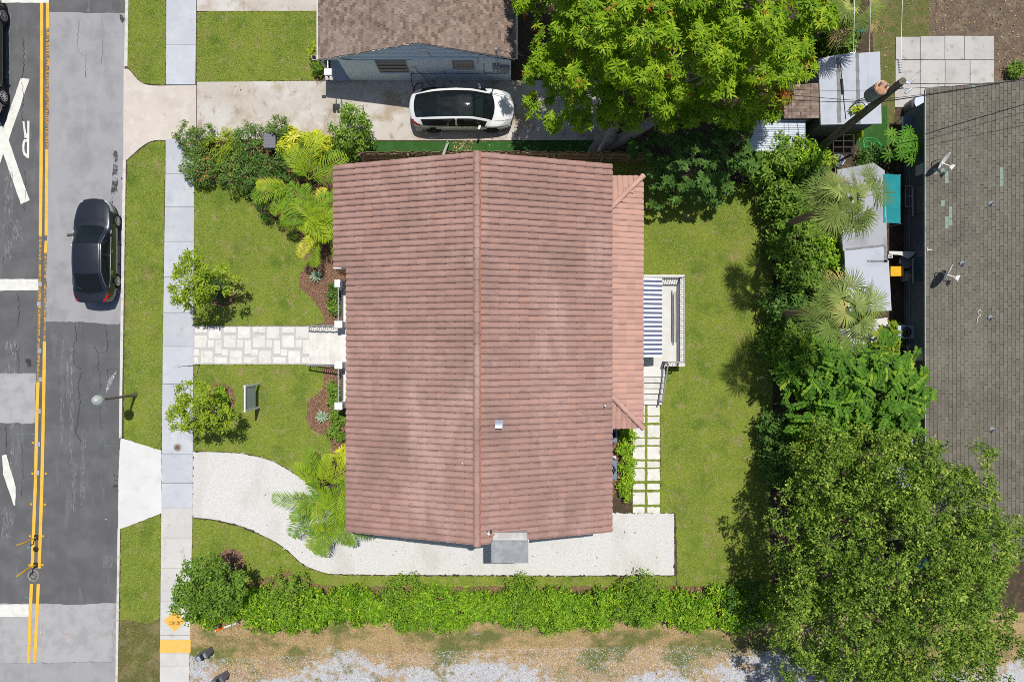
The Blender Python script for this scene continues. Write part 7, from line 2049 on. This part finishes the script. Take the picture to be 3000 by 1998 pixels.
c0 = W(2560,425,0); t = thing('garden_hose', 'loops of bright green garden hose on the turf', 'hose', (c0.x,c0.y,0))
q = [(2600,445),(2585,430),(2572,415),(2562,408),(2545,404),(2531,410),(2528,425),(2536,431),(2548,430),(2552,420),(2544,413),(2534,418),(2532,435),(2545,455),(2560,470),(2572,462),(2577,450)]
MB().tube([Vector(W(x,y,0))+Vector((0,0,.02)) for x,y in smooth_line(q,6)], .016, 6).build('hose', M('green_hose',[(0.05,0.5,0.14)],.4), t)
MB().tube([Vector(W(x,y,0))+Vector((0,0,.045)) for x,y in smooth_line([(2572,440),(2560,432),(2558,422),(2568,418),(2577,426),(2574,438),(2566,446)],6)], .016, 6).build('coil', M('green_hose_coil',[(0.05,0.5,0.14)],.4), t)
c = W(2457,470,.6); t = thing('washtub', 'pale steel washtub among the bushes', 'tub', (c.x,c.y,0))
MB().lathe((c.x,c.y,0), [(.25,0),(.30,.55),(.32,.57),(.28,.55),(.23,.06),(0,.06)], 22).build('tub', m_galv, t)
for s_ in (-1,1): MB().tube(smooth_line([(c.x+s_*.30,c.y-.08,.5),(c.x+s_*.38,c.y,.5),(c.x+s_*.30,c.y+.08,.5)],4), .012, 5).build('handle', m_galv, t)
m_darkwood = M('dark_timber', [(0.05,0.045,0.04)], 0.9)
t = thing('pergola_frame', 'dark timber frame in the shade beside the utility pole', 'frame', W(2455,420,0))
a = W(2440,395,1.6); e = W(2500,450,1.6)
for x_ in (a.x,e.x):
    for y_ in (a.y,e.y): MB().box(x_-.04,y_-.04,-.05,x_+.04,y_+.04,1.55).build('post', m_darkwood, t)
for k in range(4): MB().bar((a.x, a.y+(e.y-a.y)*k/3, 1.58), (e.x, a.y+(e.y-a.y)*k/3, 1.58), .05).build('beam', m_darkwood, t)
for k in range(3): MB().bar((a.x+(e.x-a.x)*k/2, a.y, 1.63), (a.x+(e.x-a.x)*k/2, e.y, 1.63), .05).build('batten', m_darkwood, t)
t = thing('metal_bench_frame', 'small dark frame behind the flat shed', 'frame', W(2487,145,0))
a = W(2472,138,.8); e = W(2505,156,.8)
for p_, q_ in (((a.x,a.y),(e.x,a.y)),((a.x,e.y),(e.x,e.y)),((a.x,a.y),(a.x,e.y)),((e.x,a.y),(e.x,e.y))): MB().bar((p_[0],p_[1],.8),(q_[0],q_[1],.8),.05).build('rail', m_galv, t)
for p_ in ((a.x,a.y),(e.x,a.y),(a.x,e.y),(e.x,e.y)): MB().bar((p_[0],p_[1],-.02),(p_[0],p_[1],.8),.05).build('leg', m_galv, t)
c = W(2528,80,.5); t = thing('teal_planter', 'teal bucket beside the wires at the top', 'bucket', (c.x,c.y,0))
MB().lathe((c.x,c.y,0), [(.2,0),(.26,.5),(.28,.52),(.24,.5),(.2,.1),(0,.1)], 18).build('bucket', m_teal, t); MB().tube(smooth_line([(c.x-.26,c.y,.5),(c.x,c.y-.2,.55),(c.x+.26,c.y,.5)],4), .01, 5).build('handle', m_galv, t)
# yellow bin, black tubs and clutter beside the long building
c = W(2629,795,.9); t = thing('yellow_bin', 'bright yellow bin with a square lid beside the white flat roof', 'bin', (c.x,c.y,0))
bevel(MB().box(c.x-.30,c.y-.22,0,c.x+.30,c.y+.22,.84).build('body', m_binyellow, t), .04); bevel(MB().box(c.x-.33,c.y-.25,.84,c.x+.33,c.y+.25,.90).build('lid', m_binyellow, t), .03)
for k in range(2):
    w = .2-.09*k; MB().box(c.x-w,c.y-w*.7,.90,c.x+w,c.y+w*.7,.905+.004*k).build('lid_panel', m_binyellow if k == 0 else m_yellowp, t)
c = W(2655,767,.8); t = thing('black_tub', 'large round black tub beside the yellow bin', 'tub', (c.x,c.y,0))
MB().lathe((c.x,c.y,0), [(.26,0),(.32,.78),(.345,.8),(.30,.78),(.25,.05),(0,.05)], 24).build('tub', m_black, t); MB().lathe((c.x,c.y,.8), [(.30,-.01),(.35,.012),(.31,.02)], 24).build('rim', m_greyplastic, t)
c = W(2640,742,1.1); t = thing('ironing_board', 'pale pointed board on a stand between the roofs', 'board', (c.x,c.y,0))
MB().prism(PW([(2604,736),(2650,737),(2684,738),(2672,752),(2660,758),(2640,748),(2606,744)],1.0), .96, 1.0).build('board_top', m_apron_new, t)
for dx in (-.4,.4): MB().bar((c.x+dx,c.y,0),(c.x-dx,c.y,.96),.03).build('leg', m_galv, t)
t = thing('block_screen', 'pierced white block beside the pale pointed board', 'block', W(2613,752,0))
a = W(2604,746,1.0); MB().box(a.x,a.y-.16,-.02,a.x+.22,a.y+.02,.95).build('block', m_apron_new, t)
for k in range(3):
    for j in range(2): MB().box(a.x+.02+k*.065,a.y-.14+j*.075,.951,a.x+.06+k*.065,a.y-.09+j*.075,.955).build('hole', m_black, t)
c = W(2664,808,.5); t = thing('clutter_box', 'grey storage box beside the yellow bin', 'box', (c.x,c.y,0))
bevel(MB().box(c.x-.18,c.y-.26,0,c.x+.18,c.y+.26,.5).build('box', m_galv, t), .03); MB().box(c.x-.05,c.y-.1,.5,c.x+.12,c.y+.1,.62).build('parcel', M('tan_parcel',[(0.5,0.42,0.2)],.8), t)
# bicycle-like frame leaning on the wall
t = thing('garden_cart', 'small white metal cart frame by the slate blue wall', 'cart', W(2665,570,0))
a = W(2655,545,.7); e = W(2672,605,.7)
for y_ in (a.y,(a.y+e.y)/2,e.y): MB().bar((a.x,y_,.6),(e.x,y_,.75),.03).build('bar', m_galv, t)
for x_ in (a.x,e.x): MB().bar((x_,a.y,.65),(x_,e.y,.65),.03).build('side_bar', m_galv, t)
for y_ in (a.y,e.y): MB().lathe((a.x,y_,.2), [(.2,-.03),(.2,.03)], 16, axis=(0,1,0)).build('wheel', m_black, t)
c = W(2690,1025,.75); t = thing('garden_chair', 'white plastic chair against the slate blue wall', 'chair', (c.x,c.y,0))
bevel(MB().box(c.x-.36,c.y-.22,.38,c.x+.10,c.y+.22,.43).build('seat', m_trim, t), .02); MB().obox((c.x+.15,c.y,.68),(.02,0,.0),(0,.22,0),(.07,0,.27)).build('backrest', m_trim, t)
for sx in (-.32,.06):
    for sy in (-.19,.19): MB().bar((c.x+sx,c.y+sy,0),(c.x+sx*.9,c.y+sy,.4),.035).build('leg', m_trim, t)
for sy in (-.22,.22): MB().tube([(c.x-.3,c.y+sy,.4),(c.x-.3,c.y+sy,.62),(c.x+.14,c.y+sy,.66)], .02, 6).build('armrest', m_trim, t)
c = W(2512,968,.4); t = thing('blue_toy', 'bright blue plastic toy on the patio under the palm', 'toy', (c.x,c.y,0))
bevel(MB().box(c.x-.09,c.y-.30,.05,c.x+.09,c.y+.32,.38).build('body', M('blue_plastic',[(0.02,0.22,0.62)],.4), t), .05)
for sy in (-.2,.2): MB().lathe((c.x,c.y+sy,.09), [(.09,-.13),(.09,.13)], 12, axis=(1,0,0)).build('wheel', m_black, t)
c = W(2466,1015,.4); t = thing('orange_toy', 'bright orange toy scooter at the edge of the patio', 'toy', (c.x,c.y,0))
MB().bar((c.x-.12,c.y+.35,.12),(c.x+.1,c.y-.25,.12),.16,.06).build('deck', m_orange, t); MB().bar((c.x-.1,c.y+.25,.1),(c.x-.14,c.y+.38,.62),.06).build('stem', m_orange, t)
MB().bar((c.x-.30,c.y+.30,.62),(c.x+.04,c.y+.46,.62),.05).build('handlebar', m_orange, t); bevel(MB().box(c.x-.12,c.y-.38,.05,c.x+.2,c.y-.12,.34).build('seat', m_orange, t), .05)
for sy in (.34,-.26): MB().lathe((c.x,c.y+sy,.09), [(.09,-.05),(.09,.05)], 12, axis=(1,0,0)).build('wheel', m_black, t)
c = W(2482,1047,.25); t = thing('beach_ball', 'white and blue ball beside the orange toy scooter', 'ball', (c.x,c.y,0))
b = MB()
for k in range(6):
    vs = []; 
    for i in range(9):
        ph = math.pi*i/8
        for a_ in (k*math.pi/3, k*math.pi/3+math.pi/6, (k+1)*math.pi/3): vs.append((c.x+.22*math.sin(ph)*math.cos(a_), c.y+.22*math.sin(ph)*math.sin(a_), .235+.22*math.cos(ph)))
    q = MB().add(vs, [(3*i+j,3*i+j+1,3*i+j+4,3*i+j+3) for i in range(8) for j in range(2)], 0, True)
    q.build('ball_panel', m_soffit if k % 3 else M('pale_blue_vinyl',[(0.15,0.5,0.65)],.4), t)
c = W(2508,1020,.4); t = thing('fan_grille', 'round grey fan grille lying on the patio', 'grille', (c.x,c.y,0))
for k in range(5): MB().lathe((c.x,c.y,.3), [(.05+.04*k,0),(.056+.04*k,.008),(.062+.04*k,0)], 22).build('ring', m_galv, t)
for k in range(8):
    d = Vector((math.cos(k*math.pi/4),math.sin(k*math.pi/4),0)); MB().bar(Vector((c.x,c.y,.3))+d*.03, Vector((c.x,c.y,.3))+d*.22,.01).build('spoke', m_galv, t)
MB().lathe((c.x,c.y,.02), [(.16,0),(.13,.04),(.03,.06),(.03,.28)], 16).build('stand', m_galv, t)
t = thing('plank_table', 'grey plank table with a brown cover at the patio edge', 'table', W(2468,980,0))
a = W(2458,968,.5); e = W(2488,1008,.5)
MB().box(a.x,e.y,.46,e.x-.10,a.y,.50).build('top', m_greyplastic, t); MB().box(e.x-.09,e.y,.44,e.x,a.y,.50).build('pale_plank', m_apron_new, t)
for x_ in (a.x+.05,e.x-.05):
    for y_ in (a.y-.05,e.y+.05): MB().box(x_-.025,y_-.025,-.02,x_+.025,y_+.025,.46).build('leg', m_galv, t)
b = MB(); cc = W(2468,990,.55)
b.add([(cc.x-.16,cc.y-.22,.50),(cc.x+.18,cc.y-.20,.51),(cc.x+.14,cc.y+.16,.50),(cc.x-.14,cc.y+.18,.51),(cc.x+.02,cc.y-.02,.72)], [(0,1,4),(1,2,4),(2,3,4),(3,0,4)]); b.build('brown_cover', M('brown_cloth',[(0.30,0.18,0.11)],.9), t)
# things glimpsed through the oak
t = thing('blue_tarp', 'bright blue tarp glimpsed through the oak branches', 'tarp', W(2715,1655,1.0))
a = W(2690,1640,1.0); b = MB(); vs = []
for i in range(6):
    for j in range(5): vs.append((a.x+i*.14, a.y-j*.16, .9+.07*math.sin(i*1.7+j*2.1)))
b.add(vs, [(5*i+j,5*i+5+j,5*i+6+j,5*i+j+1) for i in range(5) for j in range(4)], 0, True); b.build('sheet', M('blue_tarp',[(0.02,0.20,0.60)],.5), t)
MB().box(a.x+.05,a.y-.6,-.02,a.x+.65,a.y-.04,.82).build('stack', m_shedwall, t)
t = thing('white_canopy', 'white domed canopy glimpsed between the oak branches', 'canopy', W(2650,1400,2.0))
c = W(2640,1405,2.0); MB().lathe((c.x,c.y,1.75), [(.75,0),(.70,.12),(.5,.26),(.2,.34),(0,.36)], 20).build('cover', m_flat, t)
for k in range(4):
    a_ = k*1.5708+.78; MB().tube([(c.x+.65*math.cos(a_),c.y+.65*math.sin(a_),-.02),(c.x+.65*math.cos(a_),c.y+.65*math.sin(a_),1.8)], .025, 6).build('pole', m_galv, t)
MB().box(c.x+.6, c.y-1.2, 1.7, c.x+.9, c.y+2.2, 1.76).build('side_strip', m_flat, t)
# ------------------------------------------------------------------ grass blades and litter
def in_poly(pts, poly):
    x, y = pts[:, 0], pts[:, 1]; ins = np.zeros(len(pts), bool); n = len(poly)
    for i in range(n):
        x0, y0 = poly[i]; x1, y1 = poly[(i+1) % n]
        c = ((y0 > y) != (y1 > y))
        xi = (x1-x0)*(y-y0)/(y1-y0+1e-12) + x0
        ins ^= c & (x < xi)
    return ins
def sample_poly(poly_px, dens, r, excl=()):
    poly = np.array(PW(poly_px)); lo = np.maximum(poly.min(0), (-26.5, -18)); hi = np.minimum(poly.max(0), (26.5, 18))
    n = int((hi-lo).prod()*dens)
    p = r.uniform(lo, hi, (n, 2)); p = p[in_poly(p, poly)]
    for e in excl: p = p[~in_poly(p, np.array(PW(e)))]
    return p
def blades(name, pts, h, w, r, mat, z=0.0, spread=0.9):
    n = len(pts); az = r.uniform(0, 6.28, n); ln = r.uniform(0.1, spread, n); hh = h*r.uniform(0.5, 1.25, n)
    b = np.stack([pts[:, 0], pts[:, 1], np.full(n, z-0.004)], 1)
    s = np.stack([-np.sin(az), np.cos(az), np.zeros(n)], 1)*w
    t_ = b + np.stack([np.cos(az)*ln*hh*1.4, np.sin(az)*ln*hh*1.4, hh*(1-0.35*ln)], 1)
    V = np.stack([b-s, b+s, t_], 1).reshape(-1, 3); F = np.arange(3*n).reshape(-1, 3)
    T = np.repeat(r.random(n), 3)
    o = np_mesh(name, V, F, mat, None, T)
    return o
def grass_mat(name, sets, dry=0.7):
    """same colour drift as the lawn below, with each blade a little different"""
    m, nt, bs, out = newmat(name); pos = geopos(nt)
    a = nt.nodes.new('ShaderNodeAttribute'); a.attribute_name = 'tint'
    col = ramp(nt, a.outputs['Fac'], sets)
    col = mixc(nt, ramp(nt, noise(nt, pos, 0.5), [(0.42, 0.0), (0.62, 0.6)]), col, (0.52,0.58,0.11))
    col = mixc(nt, ramp(nt, noise(nt, pos, 0.9), [(0.52, 0.0), (0.70, 0.6)]), col, (0.21,0.34,0.04))
    col = mixc(nt, ramp(nt, noise(nt, pos, 0.75), [(0.55, 0.0), (0.72, dry)]), col, (0.48,0.41,0.16))
    col = mixc(nt, ramp(nt, noise(nt, pos, 2.3), [(0.56, 0.0), (0.66, dry)]), col, (0.52,0.43,0.21))
    nt.links.new(col, bs.inputs['Base Color']); bs.inputs['Roughness'].default_value = 0.6; bs.inputs['Specular IOR Level'].default_value = 0.1
    tr = nt.nodes.new('ShaderNodeBsdfTranslucent'); nt.links.new(col, tr.inputs[0])
    mx = nt.nodes.new('ShaderNodeMixShader'); mx.inputs[0].default_value = 0.35
    nt.links.new(bs.outputs[0], mx.inputs[1]); nt.links.new(tr.outputs[0], mx.inputs[2]); nt.links.new(mx.outputs[0], out.inputs[0])
    return m
m_blade = grass_mat('grass_blades', [(0.0,(0.15,0.24,0.026)),(0.5,(0.38,0.475,0.08)),(1.0,(0.64,0.70,0.19))])
r = np.random.default_rng(40)
ringA, ringB, ringC = ring(648,852,44,48), ring(646,1168,43,48), ring(676,1649,40,44)
beds = [bed_a, bed_b, bed_c, bed_d, ringA, ringB, ringC]
house_fp = [(1010,470),(1800,470),(1800,1500),(1010,1500)]
P = np.concatenate([sample_poly(q, 900, r, beds) for q in (verge_a, lawn_a, verge_b, verge_c, lawn_b, lawn_c, lawn_d)] + [sample_poly(lawn_e, 900, r, beds+[[(1560,470),(1760,470),(1760,1510),(1560,1510)]])])
# bare patches let the soil show
g_ = blades('lawn_grass', P, 0.062, 0.014, r, m_blade)
tag(g_, 'short green lawn grass round the tiled house and along the verge', 'grass', kind='stuff')
m_tuft = grass_mat('dry_blades', [(0.0,(0.14,0.17,0.04)),(0.35,(0.24,0.25,0.08)),(0.6,(0.42,0.32,0.17)),(1.0,(0.58,0.47,0.28))], 0.9)
P = np.concatenate([sample_poly([(352,1800),(470,1800),(462,2010),(335,2010)], 800, r), sample_poly([(560,1805),(2320,1800),(2900,1850),(2990,1900),(2990,1935),(2000,1900),(1500,1890),(560,1960)], 420, r), sample_poly([(2560,-20),(2722,-20),(2720,110),(2622,112),(2622,330),(2600,380),(2590,300)], 500, r)])
g_ = blades('dry_grass', P, 0.06, 0.011, r, m_tuft, -0.01)
tag(g_, 'dry straw coloured grass on the lot south of the hedge', 'grass', kind='stuff')
# mulch chips and fallen leaves
def litter(name, pts, size, r, mat, z, label, cat):
    n = len(pts); pos = np.stack([pts[:, 0], pts[:, 1], z + r.uniform(0.004, 0.02, n)], 1)
    nr_ = r.normal(size=(n, 3))*0.35 + np.array([0, 0, 1.0])
    v, f, t_ = scatter(DIA3[0]*np.array([1, 0.8, 1]), DIA3[1], pos, basis(nr_, r.uniform(0, 6.28, n)), size*r.uniform(0.5, 1.4, n), r.random(n))
    o = np_mesh(name, v, f, mat, None, t_); return tag(o, label, cat, kind='stuff')
def tintramp(name, stops, rough=0.85):
    m, nt, bs, out = newmat(name); a = nt.nodes.new('ShaderNodeAttribute'); a.attribute_name = 'tint'
    nt.links.new(ramp(nt, a.outputs['Fac'], stops), bs.inputs['Base Color']); bs.inputs['Roughness'].default_value = rough
    return m
m_chip = tintramp('mulch_chip', [(0.0,(0.10,0.05,0.03)),(0.4,(0.24,0.13,0.08)),(0.8,(0.40,0.25,0.16)),(1.0,(0.58,0.44,0.32))])
P = np.concatenate([sample_poly(q, 520, r) for q in beds])
litter('mulch_chips', P, 0.055, r, m_chip, 0.012, 'brown bark chips on the planting beds round the house', 'mulch')
m_dead = tintramp('dead_leaf', [(0.0,(0.14,0.08,0.04)),(0.4,(0.32,0.19,0.09)),(0.75,(0.48,0.32,0.16)),(1.0,(0.62,0.5,0.34))])
P = np.concatenate([sample_poly([(2722,-30),(3010,-30),(3010,240),(2722,300)], 40, r, [[(2610,95),(2920,95),(2920,325),(2610,325)]]), sample_poly([(1780,237),(2500,237),(2480,470),(1780,470)], 30, r), sample_poly([(2262,470),(2480,470),(2480,1330),(2262,1330)], 25, r), sample_poly([(1760,240),(1780,240),(1780,470),(1300,470),(1310,412)], 12, r), sample_poly([(1325,412),(1385,412),(1385,450),(1325,450)], 180, r), sample_poly([(2560,-20),(2722,-20),(2720,110),(2622,330),(2560,330)], 18, r, [[(2610,95),(2920,95),(2920,325),(2610,325)]]), sample_poly([(560,1810),(2300,1810),(2300,1998),(560,1998)], 8, r), sample_poly([(566,1325),(800,1400),(1000,1520),(1970,1520),(1970,1680),(1000,1680),(700,1535),(566,1515)], 1.6, r), sample_poly([(577,245),(1300,245),(1300,408),(577,408)], 1.2, r), sample_poly([(2200,1650),(2950,1720),(2900,1998),(2200,1998)], 12, r)])
litter('fallen_leaves', P, 0.10, r, m_dead, 0.0, 'dry fallen leaves on the dirt and along the back boundary', 'leaves')
# lumps of gravel in the dry lot
m_stone = tintramp('loose_gravel', [(0.0,(0.22,0.22,0.23)),(0.5,(0.46,0.46,0.48)),(1.0,(0.74,0.75,0.78))])
P = sample_poly([(580,1930),(1500,1900),(2000,1890),(3000,1950),(3000,2020),(580,2020)], 260, r)
n = len(P); v, f, tt = scatter(np.array([(1,0,0),(-.5,.87,0),(-.5,-.87,0),(0.1,0,.8)])*0.5, np.array([(0,1,3),(1,2,3),(2,0,3)]), np.stack([P[:,0],P[:,1],np.full(n,-.012)],1), basis(np.tile([0,0,1.],(n,1))+r.normal(0,.2,(n,3)), r.uniform(0,6.28,n)), r.uniform(.025,.06,n), r.random(n))
tag(np_mesh('gravel', v, f, m_stone, None, tt), 'loose pale gravel along the south edge of the dry lot', 'gravel', kind='stuff')
